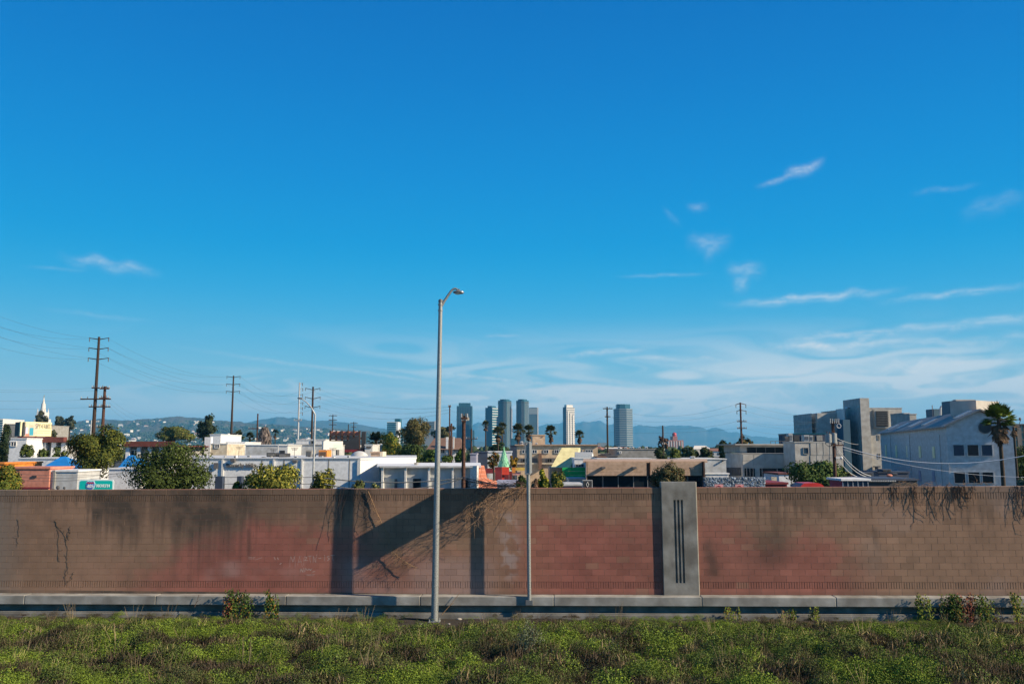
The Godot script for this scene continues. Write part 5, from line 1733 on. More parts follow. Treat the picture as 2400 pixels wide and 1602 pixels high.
	for q in bn:
		var d := 70.0 + kk * 0.15
		kk += 1
		o = thing("banner", q[5], "banner", P(q[0], q[3], d), 0.0, "banners on the fence in the middle")
		f = face(o, Vector2(X(q[0], q[2], d), -d), Vector2(X(q[1], q[2], d), -d))
		fbox(f, "fabric", q[0], q[1], q[2], q[3], 0.0, 0.03, q[4])
		fbox(f, "post", q[0] - 0.7, q[0] + 0.1, q[2] - 1, 1160, -0.04, 0.0, M.galvanised)
		fbox(f, "post", q[1] - 0.4, q[1] + 0.4, q[2] - 1, 1160, -0.04, 0.0, M.galvanised)
	tree("small_tree", "sparse young tree with reddish tips before the white box building", 1142, 1172, 1058, 1100, 66, Color(0.07, 0.075, 0.025), {"shape": "open", "lobes": 12, "share": 0.3, "warm": Color(0.2, 0.09, 0.03), "leaf": 2.6})
	tree("small_tree", "sparse orange leaved tree right of the mint green cone", 1192, 1213, 1066, 1104, 74, Color(0.1, 0.09, 0.02), {"shape": "open", "lobes": 9, "share": 0.5, "warm": Color(0.26, 0.15, 0.02)})
	tree("small_tree", "dark trees at the foot of the twin palms", 1146, 1200, 1036, 1068, 180, Color(0.025, 0.045, 0.02), {"lobes": 14})
	tree("shrub", "dark green spiky shrub over the wall left of the sign post", 1207, 1240, 1114, 1180, 42, Color(0.025, 0.045, 0.015), {"category": "shrub", "lobes": 12})
	tree("shrub", "bare reddish brown bush over the wall right of the sign post", 1244, 1276, 1110, 1180, 40, Color(0.16, 0.095, 0.06), {"category": "shrub", "lobes": 12, "share": 0.3, "warm": Color(0.24, 0.16, 0.1), "leaf": 2.2})
	tree("small_tree", "bright yellow green tree over the wall right of the sign post", 1258, 1290, 1098, 1175, 43, Color(0.09, 0.11, 0.02), {"share": 0.4, "warm": Color(0.3, 0.27, 0.03), "lobes": 12})
	tree("small_tree", "yellow tipped green tree before the green fence screen", 1290, 1326, 1104, 1175, 43, Color(0.06, 0.085, 0.022), {"share": 0.3, "warm": Color(0.28, 0.22, 0.04), "lobes": 14})
	# palms against the towers
	var pq := [[1138, 994, 8, 210, "tall thin palm left of the striped blue tower"], [1167, 1012, 12, 170, "lower palm of the pair by the first tall tower"], [1177, 999, 9, 190, "higher palm of the pair by the first tall tower"], [1214.5, 1006, 13, 165, "left palm of the pair above the beige apartment block"], [1239, 1008, 12, 170, "right palm of the pair above the beige apartment block"], [1291, 1010, 12, 170, "palm standing alone against the blue mountains"], [1358, 1019, 10, 185, "palm beside the foot of the white tower"]]
	for q in pq:
		palm(q[4], q[0], q[1], q[2], q[3], {"skirt": 26, "fronds": 64, "trunk": 0.16, "green": Color(0.1, 0.11, 0.045)})
	# beige apartment block
	f = fbld("beige_apartments", "beige flat roofed apartment block with dark windows behind the sign post", "building", M.beige, 1212, 1401, 1041, 108, 14, {"roof": M.tan, "over": 0.3})
	for q in [[1223, 1235], [1247, 1259], [1274, 1286], [1299, 1314], [1357, 1366], [1372, 1390]]:
		fwin(f, q[0], q[1], 1053, 1062.5, M.pale_grey, M.glass_blue, 3 if q[1] - q[0] > 14 else 2)
	for q in [[1212, 1260], [1270, 1308]]:
		fbox(f, "gallery_shade", q[0], q[1], 1073, 1084, 0.004, 0.03, M.dark_grey)
		fbox(f, "gallery_rail", q[0], q[1], 1084.2, 1087, 0.1, 0.3, M.cream)
		fwin(f, q[0] + 12, q[0] + 24, 1074, 1083, M.dark_grey, M.glass_blue, 2)
	fbox(f, "brown_pier", 1262, 1269.5, 1062, 1100, 0.004, 0.5, M.brown_roof)
	fbld("beige_penthouse", "tan lift housing on the beige apartment block's roof", "building", M.beige, 1248, 1277.5, 1018, 114, 3, {"base": 5.0})
	f = face(get_node("beige_penthouse"), Vector2(X(1248, 1018, 114), -114), Vector2(X(1277.5, 1018, 114), -114))
	fwin(f, 1271, 1273, 1021, 1024.5, M.tan, M.glass_dark, 1)
	for q in [[1220, 1226, 1034], [1229, 1234, 1036], [1237, 1243, 1035], [1255, 1260, 1037]]:
		roof_box("small white roof unit on the beige apartment block, near x %d of the row" % [q[0]] if false else ["first", "second", "third", "fourth"][[1220, 1229, 1237, 1255].find(int(q[0]))] + " small pale unit from the left on the beige block's roof", q[0], q[1], q[2], 1041, 112, 0.6, M.white, "roof_unit", "pale units on the beige block")
	# pale yellow sloping parapet building
	o = thing("yellow_slope_building", "pale yellow building with a steep sloping front, right of the sign post", "building", P(1322, 1095, 92))
	var c := o.position
	b = MB.new()
	var a0 := P(1291, 1095.5, 90) - c
	var a1 := P(1335, 1095.5, 90) - c
	var a2 := P(1360, 1048.5, 94.5) - c
	var a3 := P(1317, 1048.5, 94.5) - c
	b.quad(a0, a1, a2, a3, Vector3(0, 1, 1))
	part(o, "sloping_front", b, M.pale_yellow)
	b = MB.new()
	var a4 := Vector3(a2.x, a1.y, a2.z)
	b.tri(a1, a2, a4, Vector3(1, 0, 0.3))
	b.quad(a2, a4, a4 + Vector3(0.2, 0, -6), a2 + Vector3(0.2, 0, -6), Vector3(1, 0, 0))
	b.quad(a3, a2, a2 + Vector3(0.2, 0, -6), a3 + Vector3(0, 0, -6), Vector3.UP)
	b.quad(a3, a3 + Vector3(0, 0, -6), Vector3(a3.x, a1.y, a3.z - 6), Vector3(a3.x, a1.y, a3.z), Vector3(-1, 0, 0))
	b.tri(a0, a3, Vector3(a3.x, a0.y, a3.z), Vector3(-1, 0, 0.2))
	part(o, "side_wall", b, M.paper_yellow)
	b = MB.new()
	b.box(Vector3(a0.x, -c.y, -4.6), Vector3(a1.x, a0.y - 0.01, -0.3))
	part(o, "lower_wall", b, M.tan)
	f = fbld("white_annex", "white annex with a row of windows behind the green fence screen", "building", M.white, 1346, 1402, 1072, 88, 6)
	fwin(f, 1348, 1369, 1087, 1095, M.grey, M.glass_blue, 3)
	b = MB.new()
	b.tube([Vector3(-0.85, 0, 0), Vector3(0.85, 0, 0)], [0.5], 14)
	b.ball(Vector3(0.85, 0, 0), Vector3(0.25, 0.5, 0.5), 6, 12)
	single("roof_tank", "pale rounded tank on the white annex roof", "tank", b, M.pale_metal, P(1367, 1070, 89))
	f = fbld("grey_roof_house", "grey roof and low attic right of the beige apartment block", "building", M.grey, 1402, 1447, 1063, 112, 8, {"roof": M.grey})
	fbld("grey_box_roof", "dark brown rooftop box on the white strip building", "building", M.brown_roof, 1400, 1421, 1069, 86, 3)
	fbld("white_strip_building", "long white strip roof behind the brown shop front", "building", M.white_clean, 1402, 1535, 1074, 80, 5)
	fbld("dark_box_roof", "dark grey rooftop box right of the leaning dark pole", "building", M.dark_grey, 1426, 1447, 1067, 90, 3)
	f = fbld("grey_flat_building", "grey flat building with a small square window behind the brown shop front", "building", M.grey, 1447, 1541, 1051, 105, 9)
	fwin(f, 1451, 1457, 1057, 1063, M.white, M.glass_blue, 1)
	for k in 5:
		roof_box(["first", "second", "third", "fourth", "fifth"][k] + " small pale vent from the left on the grey flat building", 1449 + k * 16.0, 1454 + k * 16.0, 1046.5 + (k % 2), 1051.5, 107, 0.5, M.white, "roof_vent", "pale vents on the grey flat building")
	# green screen
	o = thing("green_screen", "bright green fabric screen on a fence, left of the brown shop front", "fence", P(1318, 1122, 76))
	f = face(o, Vector2(X(1318, 1095, 76), -76), Vector2(X(1373, 1095, 76), -76))
	for k in 3:
		fbox(f, "fabric", 1318, 1372, 1095 + k * 9, 1103.6 + k * 9, 0.0, 0.02, M.green_fabric)
	for k in 4:
		fbox(f, "post", 1318 + k * 18, 1318.8 + k * 18, 1093, 1160, -0.07, -0.004, M.galvanised)
	fbld("flat_roof_kiosk", "pale roofed kiosk with machines under the green screen", "building", M.pale_grey, 1334, 1372, 1120, 66, 3)
	fbld("blue_grey_canopy", "low slate blue roof left of the black diamond sign", "building", M.navy, 1318, 1366, 1134, 60, 4, {"roof": M.pale_grey})
	# brown shop front
	f = bld("brown_shop", "long brown shop front with dark glazing and slanting roof shadow, left of the pilaster", "building", M.charcoal, [[1373, 64], [1652, 64], [1652, 76], [1373, 76]], 1080, 64, {"roof": M.tan, "over": 0.2})
	f = face(f.root, Vector2(X(1373, 1080, 64), -64), Vector2(X(1652, 1080, 64), -64))
	for k in 4:
		fbox(f, "fascia_board", 1375.5, 1513, 1082 + k * 8.0, 1089.7 + k * 8.0, 0.0, 0.5 + R(-0.006, 0.006), M.tan)
		fbox(f, "fascia_board", 1523, 1644, 1082 + k * 8.0, 1089.7 + k * 8.0, 0.0, 0.3 + R(-0.006, 0.006), M.tan)
	fbox(f, "end_pier", 1644.5, 1649.5, 1081, 1160, 0.0, 0.6, M.wood_red)
	fbox(f, "end_pier", 1372.5, 1375, 1081, 1160, 0.0, 0.55, M.tan)
	for px in [1413, 1449, 1485, 1518, 1570, 1612]:
		fbox(f, "mullion", px - 1, px + 1, 1114.5, 1160, 0.0, 0.12, M.grey)
	var px0 := 1377.0
	for px in [1412, 1448, 1484, 1517, 1569, 1611, 1644]:
		fbox(f, "shop_window", px0, px - 1.5, 1116, 1160, 0.002, 0.04, M.glass_dark)
		px0 = px + 2.5
	for q in [[1407, 1416, 1093, 1097.5], [1479, 1488, 1093, 1097.5], [1612, 1620, 1094, 1098]]:
		fbox(f, "wall_light", q[0], q[1], q[2], q[3], 0.5, 0.95, M.dark_grey)
	# diamond sign
	o = thing("diamond_sign", "black square sign with a white diamond outline, before the brown shop front", "sign", P(1377, 1142, 57))
	f = face(o, Vector2(X(1366, 1125, 57), -57), Vector2(X(1389, 1125, 57), -57))
	fbox(f, "frame", 1365.5, 1389, 1124.5, 1152, -0.1, 0.0, M.pale_grey)
	fbox(f, "panel", 1367, 1387.5, 1126, 1150, 0.002, 0.02, M.charcoal)
	var dc := fq(f, 1377, 1135)
	b = MB.new()
	var ring := [Vector2(0, 0.17), Vector2(0.085, 0), Vector2(0, -0.17), Vector2(-0.085, 0)]
	for k in 4:
		var p: Vector2 = ring[k]
		var q: Vector2 = ring[(k + 1) % 4]
		b.tube([Vector3(dc.x + p.x, dc.y + p.y, 0.03) + Vector3(f.A.x, 0, f.A.y) - o.position, Vector3(dc.x + q.x, dc.y + q.y, 0.03) + Vector3(f.A.x, 0, f.A.y) - o.position], [0.017], 5)
	part(o, "diamond_mark", b, M.white_clean)
	fbox(f, "post", 1376, 1378, 1150.5, 1200, -0.08, -0.02, M.grey)
	tree("olive_tree", "scrubby olive grey tree before the brown shop front, behind the pilaster", 1521, 1612, 1080, 1175, 50, Color(0.06, 0.062, 0.03), {"lobes": 26, "share": 0.25, "warm": Color(0.14, 0.1, 0.05), "leaf": 2.6})
	tree("dark_tree", "dark tree at the foot of the slim dark pole, above the brown shop", 1532, 1570, 1046, 1085, 96, Color(0.025, 0.038, 0.018), {"lobes": 12})
	tree("dark_tree", "green round tree right of the slim dark pole", 1566, 1598, 1049, 1085, 96, Color(0.045, 0.065, 0.02), {"lobes": 12})
	tree("dark_tree", "spreading dark green tree in front of the pink domed building", 1594, 1638, 1040, 1085, 130, Color(0.032, 0.046, 0.02), {"lobes": 14})
	tree("dark_tree", "second spreading dark tree further right", 1637, 1676, 1046, 1085, 130, Color(0.03, 0.042, 0.02), {"lobes": 12})
	tree("dark_tree", "taller pale green tree left of the right transmission pole", 1682, 1717, 1023, 1085, 130, Color(0.05, 0.062, 0.026), {"lobes": 14, "shape": "open", "dense": 1.1})
	tree("dark_tree", "thin grey green tree behind the right transmission pole", 1722, 1766, 1018, 1072, 150, Color(0.06, 0.06, 0.035), {"lobes": 14, "shape": "open"})
	tree("bare_tree", "bare brownish tree top left of the pink domed building", 1540, 1566, 1022, 1055, 200, Color(0.09, 0.06, 0.05), {"lobes": 10, "shape": "open"})
	# poles
	pole("utility_pole", "dark double-armed pole between the white and the grey far towers", 1423, 953, 150, 0.19, 0.14, M.wood, [[957.5, 10, 12, 0.0, 0.07], [976.5, 6, 7, 0.0, 0.06]])
	pole("utility_pole", "slim dark pole above the brown shop front", 1553.5, 997, 97, 0.11, 0.09, M.wood, [[1042, 2, 2, 0.0, 0.05]])
	pole("transmission_pole", "right transmission pole with four pairs of crossarms before the mountains", 1735.5, 943, 120, 0.17, 0.12, M.wood_red, [[945, 11, 13, -3.0, 0.06], [961, 9, 13, -2.0, 0.06], [987.5, 10, 12, 0.0, 0.06], [1003.5, 10, 12, 0.0, 0.06]])
	# pink domed building
	o = thing("domed_building", "far pink building with a small red dome, right of the grey far tower", "building", Vector3(X(1583, 1050, 1500), 0, -1500))
	f = face(o, Vector2(X(1565, 1030, 1500), -1500), Vector2(X(1603, 1030, 1500), -1500))
	for q in [[1565, 1577, 1031], [1577.2, 1589, 1022], [1589.2, 1603, 1031]]:
		fbox(f, "wall", q[0], q[1], q[2], 1062, -25.0, 0.0, M.salmon)
	for k in 6:
		fbox(f, "window_column", 1566.5 + k * 6.2, 1569 + k * 6.2, 1033, 1052, 0.1, 0.5, M.tower_pale)
	b = MB.new()
	b.tube([Vector3(0, Y(1022, 1500), -6), Vector3(0, Y(1018, 1500), -6)], [3.6, 3.6], 10)
	b.ball(Vector3(0, Y(1018, 1500), -6), Vector3(4.2, 4.0, 4.2), 6, 12, 0.0, 1.0)
	part(o, "dome", b, M.red)

func towers() -> void:
	var d := 2600.0
	var k := d / F
	var T1 := [[1070, 1106, 951, 1650.0, "broad blue glass tower, leftmost of the far skyline", 0], [1137, 1167, 955, 1780.0, "blue tower with a white striped right side", 1], [1167, 1198.5, 938, 1600.0, "left one of the two tallest glass towers", 2], [1210, 1239.5, 938, 1600.0, "right one of the two tallest glass towers", 2], [1240, 1262, 955, 1850.0, "grey blue tower with a white right edge", 3], [1320, 1348, 954, 1700.0, "white stepped residential tower with balconies", 4], [1443.5, 1485, 957, 1700.0, "grey banded tower with cut corners, rightmost of the far skyline", 5]]
	for q in T1:
		d = q[3]
		k = d / F
		var x0 := X(q[0], 1000, d)
		var x1 := X(q[1], 1000, d)
		var w := x1 - x0
		var o := thing("tower", q[4], "tower", Vector3((x0 + x1) / 2, 0, -d), 0.0, "far skyline towers")
		var h := Y(q[2], d)
		var kind: int = q[5]
		var foot := [Vector2(-w / 2, 0), Vector2(w / 2, 0), Vector2(w / 2, -w), Vector2(-w / 2, -w)]
		if kind == 2:
			foot = [Vector2(-w / 2, -w * 0.3), Vector2(-w * 0.1, 0), Vector2(w * 0.14, 0), Vector2(w / 2, -w * 0.36), Vector2(w * 0.3, -w), Vector2(-w * 0.3, -w)]
		elif kind == 1:
			foot = [Vector2(-w / 2, -w * 0.2), Vector2(0.04 * w, 0), Vector2(w / 2, -w * 0.5), Vector2(0, -w)]
		elif kind == 5:
			foot = [Vector2(-w / 2, -w * 0.22), Vector2(-w * 0.3, 0), Vector2(w * 0.1, 0), Vector2(w / 2, -w * 0.3), Vector2(w / 2, -w), Vector2(-w / 2, -w)]
		elif kind == 4:
			foot = [Vector2(-w / 2, -w * 0.3), Vector2(-w * 0.22, 0), Vector2(w / 2, -w * 0.35), Vector2(w * 0.3, -w), Vector2(-w * 0.4, -w)]
		elif kind == 3:
			foot = [Vector2(-w / 2, 0), Vector2(w * 0.38, 0), Vector2(w / 2, -w * 0.5), Vector2(-w / 2, -w * 0.5)]
		var body: Material = [M.tower_steel, M.tower_blue, M.tower_blue, M.tower_grey, M.tower_pale, M.tower_grey][kind]
		var b := MB.new()
		b.prism(foot, 0, h)
		part(o, "body", b, body)
		b = MB.new()
		var crown := Geometry2D.offset_polygon(PackedVector2Array(foot), -w * 0.12)
		b.prism(Array(crown[0]), h - 1.0, h + [6.0, 4.0, 2.5, 0.6, 5.0, 9.0][kind])
		part(o, "roof_crown", b, M.tower_steel if kind != 4 else M.tower_pale)
		var sides := [[], [[1, 2]], [[0, 1], [1, 2], [2, 3]], [], [[1, 2], [0, 1]], [[0, 1], [1, 2], [2, 3]]][kind] as Array
		if kind == 0:
			sides = [[0, 1]]
		for s in sides:
			var A: Vector2 = foot[s[0]] + Vector2(o.position.x, o.position.z)
			var B: Vector2 = foot[s[1]] + Vector2(o.position.x, o.position.z)
			var f := face(o, A, B)
			var ln := A.distance_to(B)
			if kind == 1 or kind == 5 or kind == 4:
				var n := int(h / (4.2 if kind != 1 else 5.0))
				for j in n:
					b = MB.new()
					var y := h * (j + 0.5) / n
					if kind == 4 and s[0] == 0:
						continue
					fput(f, b, 0.02 * ln, 0.98 * ln, y, y + (1.6 if kind != 4 else 1.9), 0.0, 0.5 if kind != 4 else 0.25)
					part(o, "floor_band", b, M.tower_pale if kind == 1 else M.tower_shade if kind == 4 else M.tower_fin)
				if kind == 4 and s[0] == 1:
					for j in 3:
						b = MB.new()
						fput(f, b, ln * (0.12 + 0.3 * j), ln * (0.26 + 0.3 * j), 0, h * (0.92 - 0.05 * j), 0.3, 1.2)
						part(o, "balcony_stack", b, M.tower_pale)
			else:
				var n := 7 if kind == 2 else 9
				for j in n:
					b = MB.new()
					var p := ln * (j + 0.5) / n
					fput(f, b, p, p + ln * 0.3 / n, 0, h - 1.5, 0.0, 0.5)
					part(o, "upright_fin", b, M.tower_fin if kind == 2 else M.tower_grey)
				if kind == 2:
					b = MB.new()
					fput(f, b, 0, ln, h * 0.955, h * 0.965, 0.52, 0.7)
					part(o, "top_band", b, M.charcoal)
		if kind == 3:
			b = MB.new()
			b.prism([Vector2(w * 0.385, 0.5), Vector2(w * 0.5, 0.5), Vector2(w * 0.5, -0.8), Vector2(w * 0.385, -0.8)], 0, h + 0.5)
			part(o, "white_edge", b, M.tower_pale)
			var f := face(o, Vector2(o.position.x - w / 2, -d), Vector2(o.position.x + w / 2, -d))
			b = MB.new()
			fput(f, b, 0.3, w * 0.87, h - 14.0, h - 1.0, 0.0, 0.5)
			part(o, "plant_band", b, M.tower_fin)
		if kind == 4:
			b = MB.new()
			b.prism([Vector2(-w * 0.5, -w * 0.3), Vector2(-w * 0.24, -0.4), Vector2(-w * 0.24, -w * 0.8), Vector2(-w * 0.45, -w * 0.8)], 0.1, h * 1.005)
			part(o, "shaded_wing", b, M.tower_grey)
	for q in [[1196, 1201, 958, 1780.0, "white sliver of a tower behind the left tallest tower", M.tower_pale], [1106, 1111, 1008, 1780.0, "low dark tower at the foot of the broad blue tower", M.tower_steel], [1402, 1423, 1037, 1800.0, "low pale office block left of the grey banded tower", M.tower_fin], [1196, 1212, 1027, 1700.0, "low dark violet block between the two tallest towers", M.tower_steel]]:
		fbld("tower", q[4], "tower", q[5], q[0], q[1], q[2], q[3], 25)

func town_right() -> void:
	var b: MB
	# rubble stone wall
	var o := thing("stone_wall", "blue grey rough stone wall just above the right sound wall", "wall", P(1720, 1140, 50))
	var f := face(o, Vector2(X(1650, 1118, 50), -50), Vector2(X(1792, 1118, 50), -50))
	fbox(f, "mortar_core", 1650, 1792, 1118.5, 1200, -0.3, -0.02, M.dark_grey)
	var shapes := []
	for k in 5:
		var s := MB.new()
		s.ball(Vector3.ZERO, Vector3(R(0.07, 0.12), R(0.05, 0.075), 0.06), 4, 6)
		shapes.append(s.mesh())
	var made := 0
	for row in 7:
		for k in 43:
			var q := fq(f, 1651.5 + k * 3.3 + (row % 2) * 1.6 + R(-0.5, 0.5), 1120.5 + row * 3.9 + R(-0.7, 0.7))
			made += 1
			if made > 300:
				continue
			var st := part(o, "stone", shapes[rng.randi() % 5], M["rubble%d" % (rng.randi() % 5)])
			st.transform = Transform3D(Basis.from_euler(Vector3(0, R(-0.5, 0.5), R(-0.7, 0.7))), Vector3(f.A.x + q.x - o.position.x, q.y - o.position.y, R(-0.01, 0.02)))
	for q in [[1675, 1696, "small pale pink notice left of its twin on the stone wall"], [1723.5, 1744, "small pale pink notice right of its twin on the stone wall"]]:
		o = thing("notice", q[2], "sign", P((q[0] + q[1]) / 2, 1142, 44), 0.0, "pink notices by the stone wall")
		f = face(o, Vector2(X(q[0], 1135, 44), -44), Vector2(X(q[1], 1135, 44), -44))
		fbox(f, "panel", q[0], q[1], 1134.5, 1155, -0.03, 0.0, M.pink_fabric)
		b = MB.new()
		var c := fq(f, (q[0] + q[1]) / 2, 1143.5)
		var pts := []
		for k in 9:
			var a := PI * k / 8.0
			pts.append(Vector3(f.A.x + c.x + cos(a) * 0.12, c.y + sin(a) * 0.12, f.A.y + 0.012) - o.position)
		b.tube(pts, [0.016], 4)
		part(o, "red_arc", b, M.red)
		fbox(f, "post", (q[0] + q[1]) / 2 - 1, (q[0] + q[1]) / 2 + 1, 1155, 1300, -0.05, -0.002, M.galvanised)
	# white warehouse
	f = fbld("white_warehouse", "plain white and grey building left of the concrete parking building", "building", M.pale_grey, 1590, 1702, 1074, 92, 9, {"roof": M.white_clean})
	fbox(f, "wall_lamp", 1692, 1695, 1078, 1081, 0.0, 0.3, M.charcoal)
	roof_box("small white vent on the plain white building", 1620, 1629, 1069, 1074.5, 93, 0.6, M.white)
	f = fbld("white_low_wall", "low white wall with a capped end above the stone wall", "wall", M.white, 1654, 1708, 1108, 74, 1)
	fbox(f, "dark_door", 1650, 1654, 1098, 1118, -0.5, -0.1, M.charcoal)
	# parking building
	f = bld("parking_building", "grey concrete parking building with panel joints and dark openings", "building", M.concrete_far, [[1740, 98], [1976, 98], [1976, 112], [1740, 112], [1700, 104]], 1062, 98, {"over": 0.06})
	var pf := f
	f = face(pf.root, Vector2(X(1740, 1062, 98), -98), Vector2(X(1976, 1062, 98), -98))
	for k in 9:
		var px := 1741.0 + k * 26.0
		for r in 2:
			if px + 25 < 1862:
				fbox(f, "panel", px, px + 25.2, 1063.5 + r * 16, 1078.5 + r * 16, 0.0, 0.06, M.concrete_far)
	for q in [[1745, 1770, 1097, 1116], [1781, 1862, 1097, 1116]]:
		fbox(f, "opening", q[0], q[1], q[2], q[3], 0.0, 0.03, M.glass_dark)
		for k in 3:
			var px: float = lerpf(q[0] + 4, q[1] - 6, k / 2.0)
			fbox(f, "opening_post", px, px + 1.6, q[2], q[3], 0.031, 0.25, M.grey)
	fbox(f, "canopy", 1826, 1866, 1106, 1110, 0.3, 1.6, M.red_brown)
	f = face(pf.root, Vector2(X(1700, 1062, 104), -104), Vector2(X(1740, 1062, 98), -98))
	for k in 10:
		fbox(f, "grille_bar", 1703 + k * 3.6, 1705 + k * 3.6, 1095, 1114, 0.0, 0.15, M.dark_grey)
	f = fbld("upper_storey", "flat roofed glazed upper storey on the parking building", "building", M.concrete_far, 1735, 1868, 1040, 103, 8, {"over": 0.8, "base": 5.0, "roof": M.concrete_far})
	fbox(f, "glass_band", 1750, 1862, 1048, 1061, 0.0, 0.05, M.glass_dark)
	for k in 6:
		fbox(f, "glazing_bar", 1750 + k * 22, 1751 + k * 22, 1048, 1061, 0.051, 0.1, M.grey)
	o = thing("roof_railing", "thin railing on the flat roof of the glazed upper storey", "railing", P(1806, 1041, 104))
	f = face(o, Vector2(X(1806, 1033, 104), -104), Vector2(X(1842, 1033, 104), -104))
	fbox(f, "rail", 1806, 1842, 1033, 1034, 0.0, 0.06, M.dark_grey)
	for k in 4:
		fbox(f, "post", 1806 + k * 11, 1807 + k * 11, 1034, 1041, 0.0, 0.06, M.dark_grey)
	f = fbld("panel_block", "pale concrete block with one square dark window, right of the glazed storey", "building", M.concrete_far, 1863, 1975, 1034.5, 94, 4)
	fwin(f, 1882, 1896, 1048, 1064, M.grey, M.glass_blue, 1)
	for k in 5:
		fbox(f, "panel", 1899.5 + k * 15, 1914 + k * 15, 1037, 1066, 0.0, 0.05, M.concrete_far)
		fbox(f, "panel", 1899.5 + k * 15, 1914 + k * 15, 1067, 1096, 0.0, 0.05, M.concrete_far)
	fbox(f, "panel", 1864, 1880.5, 1067, 1096, 0.0, 0.05, M.concrete_far)
	f = fbld("blue_roof_plant", "blue grey glazed plant room behind the pale concrete block", "building", M.navy, 1855, 1960, 1015, 125, 6, {"roof": M.tower_blue, "base": 5.0})
	for k in 4:
		fbox(f, "louvre_panel", 1860 + k * 18, 1874 + k * 18, 1020, 1033, 0.0, 0.08, M.grey if k % 2 else M.charcoal)
	for q in [[1840, 1851, 1022, 1040, "dark machine stack at the left of the concrete roofs"], [1849, 1858, 1015, 1036, "tall pale cylinder unit among the concrete roofs"], [1885, 1897, 1019, 1034, "teal roof machine left of the transformer pole"], [1899, 1906, 1020, 1034, "pale narrow roof machine left of the transformer pole"]]:
		roof_box(q[4], q[0], q[1], q[2], q[3], 118, 1.0, M.dark_grey if q[0] < 1845 else M.pale_metal)
	# the big concrete building
	f = fbld("concrete_block_building", "big stepped concrete building with a tall shaft and a large dark louvre", "building", M.concrete_far, 2012, 2114, 955, 150, 18)
	var root: Node3D = f.root
	f = face(root, Vector2(X(2012, 955, 150), -150), Vector2(X(2114, 955, 150), -150))
	fbox(f, "tall_shaft", 2012, 2045, 933, 1160, -7.0, 0.7, M.concrete_far)
	fbox(f, "left_wing", 1930, 1999, 966, 1160, -9.0, -3.0, M.concrete_far)
	fbox(f, "left_return", 1921, 1929.6, 966, 1160, -14.0, -4.0, M.concrete_far)
	fbox(f, "roof_block", 1976, 1984, 958, 984, -2.9, -0.6, M.tower_pale)
	fbox(f, "roof_block", 1984.5, 1999, 956, 986, -5.0, -2.9, M.concrete_far)
	fbox(f, "mid_terrace", 1975, 2000, 983, 1160, -2.6, 0.2, M.tower_grey)
	fbox(f, "louvre_hood", 2046, 2081, 960, 1002.5, 0.0, 0.75, M.concrete_far)
	fbox(f, "louvre_face", 2048.5, 2078.5, 963, 1000, 0.755, 0.78, M.charcoal)
	for k in 9:
		fbox(f, "louvre_blade", 2049, 2078, 964 + k * 4, 965.4 + k * 4, 0.785, 0.95, M.dark_grey)
	for q in [[2015.5, 2022.5, 1018.5, 1030.5], [2057, 2062.5, 1018.5, 1030.5], [2018, 2028, 1061, 1073], [2058, 2064, 1062, 1074]]:
		fwin(f, q[0], q[1], q[2], q[3], M.grey, M.glass_dark, 1, 0.12)
	fwin(f, 2034, 2040, 1091.5, 1096, M.grey, M.glass_dark, 1)
	fbox(f, "door_canopy", 2043, 2056, 1091.5, 1094, 0.71, 1.5, M.navy)
	fbox(f, "doorway", 2047, 2056, 1094, 1115, 0.71, 0.75, M.navy)
	roof_box("row of small pale roof fans beside the tall concrete shaft", 1986, 1998, 953.5, 957, 154, 1.0, M.white)
	fbld("small_roof_block", "small grey chimney block between the concrete building and the barn roof", "building", M.concrete_far, 2119, 2132, 967, 140, 5)
	fbld("small_roof_block", "paler half of the small chimney block, right of its grey half", "building", M.concrete_far, 2132.5, 2148, 969, 137, 5)
	# barn-like building
	var c0 := Vector2(X(2220, 998, 80), -80.0)
	var c3 := Vector2(X(2064, 1015, 119), -119.0)
	var u := (c0 - c3).normalized()
	var ac := Vector2(-u.y, u.x)
	if ac.x < 0:
		ac = -ac
	var wd := 5.6
	var c1 := c0 + ac * wd
	var c2 := c3 + ac * wd
	o = thing("gabled_building", "grey gabled building with slit windows and a round vent, at the right", "building", Vector3(c0.x, 0, c0.y))
	var eave := Y(998, 80)
	var ridge := Y(964, 80)
	b = MB.new()
	var loc := func(p: Vector2, y: float) -> Vector3: return Vector3(p.x - c0.x, y, p.y - c0.y)
	b.quad(loc.call(c3, -0.1), loc.call(c0, -0.1), loc.call(c0, eave), loc.call(c3, eave), Vector3(-ac.x, 0, -ac.y))
	b.quad(loc.call(c2, -0.1), loc.call(c1, -0.1), loc.call(c1, eave), loc.call(c2, eave), Vector3(ac.x, 0, ac.y))
	for e in [[c0, c1, 1.0], [c3, c2, -1.0]]:
		var h: Vector3 = Vector3(u.x, 0, u.y) * float(e[2])
		b.quad(loc.call(e[0], -0.1), loc.call(e[1], -0.1), loc.call(e[1], eave), loc.call(e[0], eave), h)
		b.tri(loc.call(e[0], eave), loc.call(e[1], eave), loc.call((e[0] + e[1]) / 2, ridge), h)
	part(o, "wall", b, M.siding)
	for s in [0, 1]:
		var lo0 := c0 if s == 0 else c1
		var lo1 := c3 if s == 0 else c2
		var out := (-ac if s == 0 else ac) * 0.35
		var e0: Vector3 = loc.call(lo0 + u * 0.4 + out, eave - 0.14)
		var e1: Vector3 = loc.call(lo1 - u * 0.4 + out, eave - 0.14)
		var g0: Vector3 = loc.call((c0 + c1) / 2 + u * 0.4, ridge + 0.05)
		var g1: Vector3 = loc.call((c3 + c2) / 2 - u * 0.4, ridge + 0.05)
		b = MB.new()
		var up := Vector3(0, 0.16, 0)
		b.quad(e0 + up, e1 + up, g1 + up, g0 + up, Vector3.UP)
		b.quad(e0, e1, g1, g0, Vector3.DOWN)
		b.quad(e0, e1, e1 + up, e0 + up, Vector3(out.x, 0, out.y))
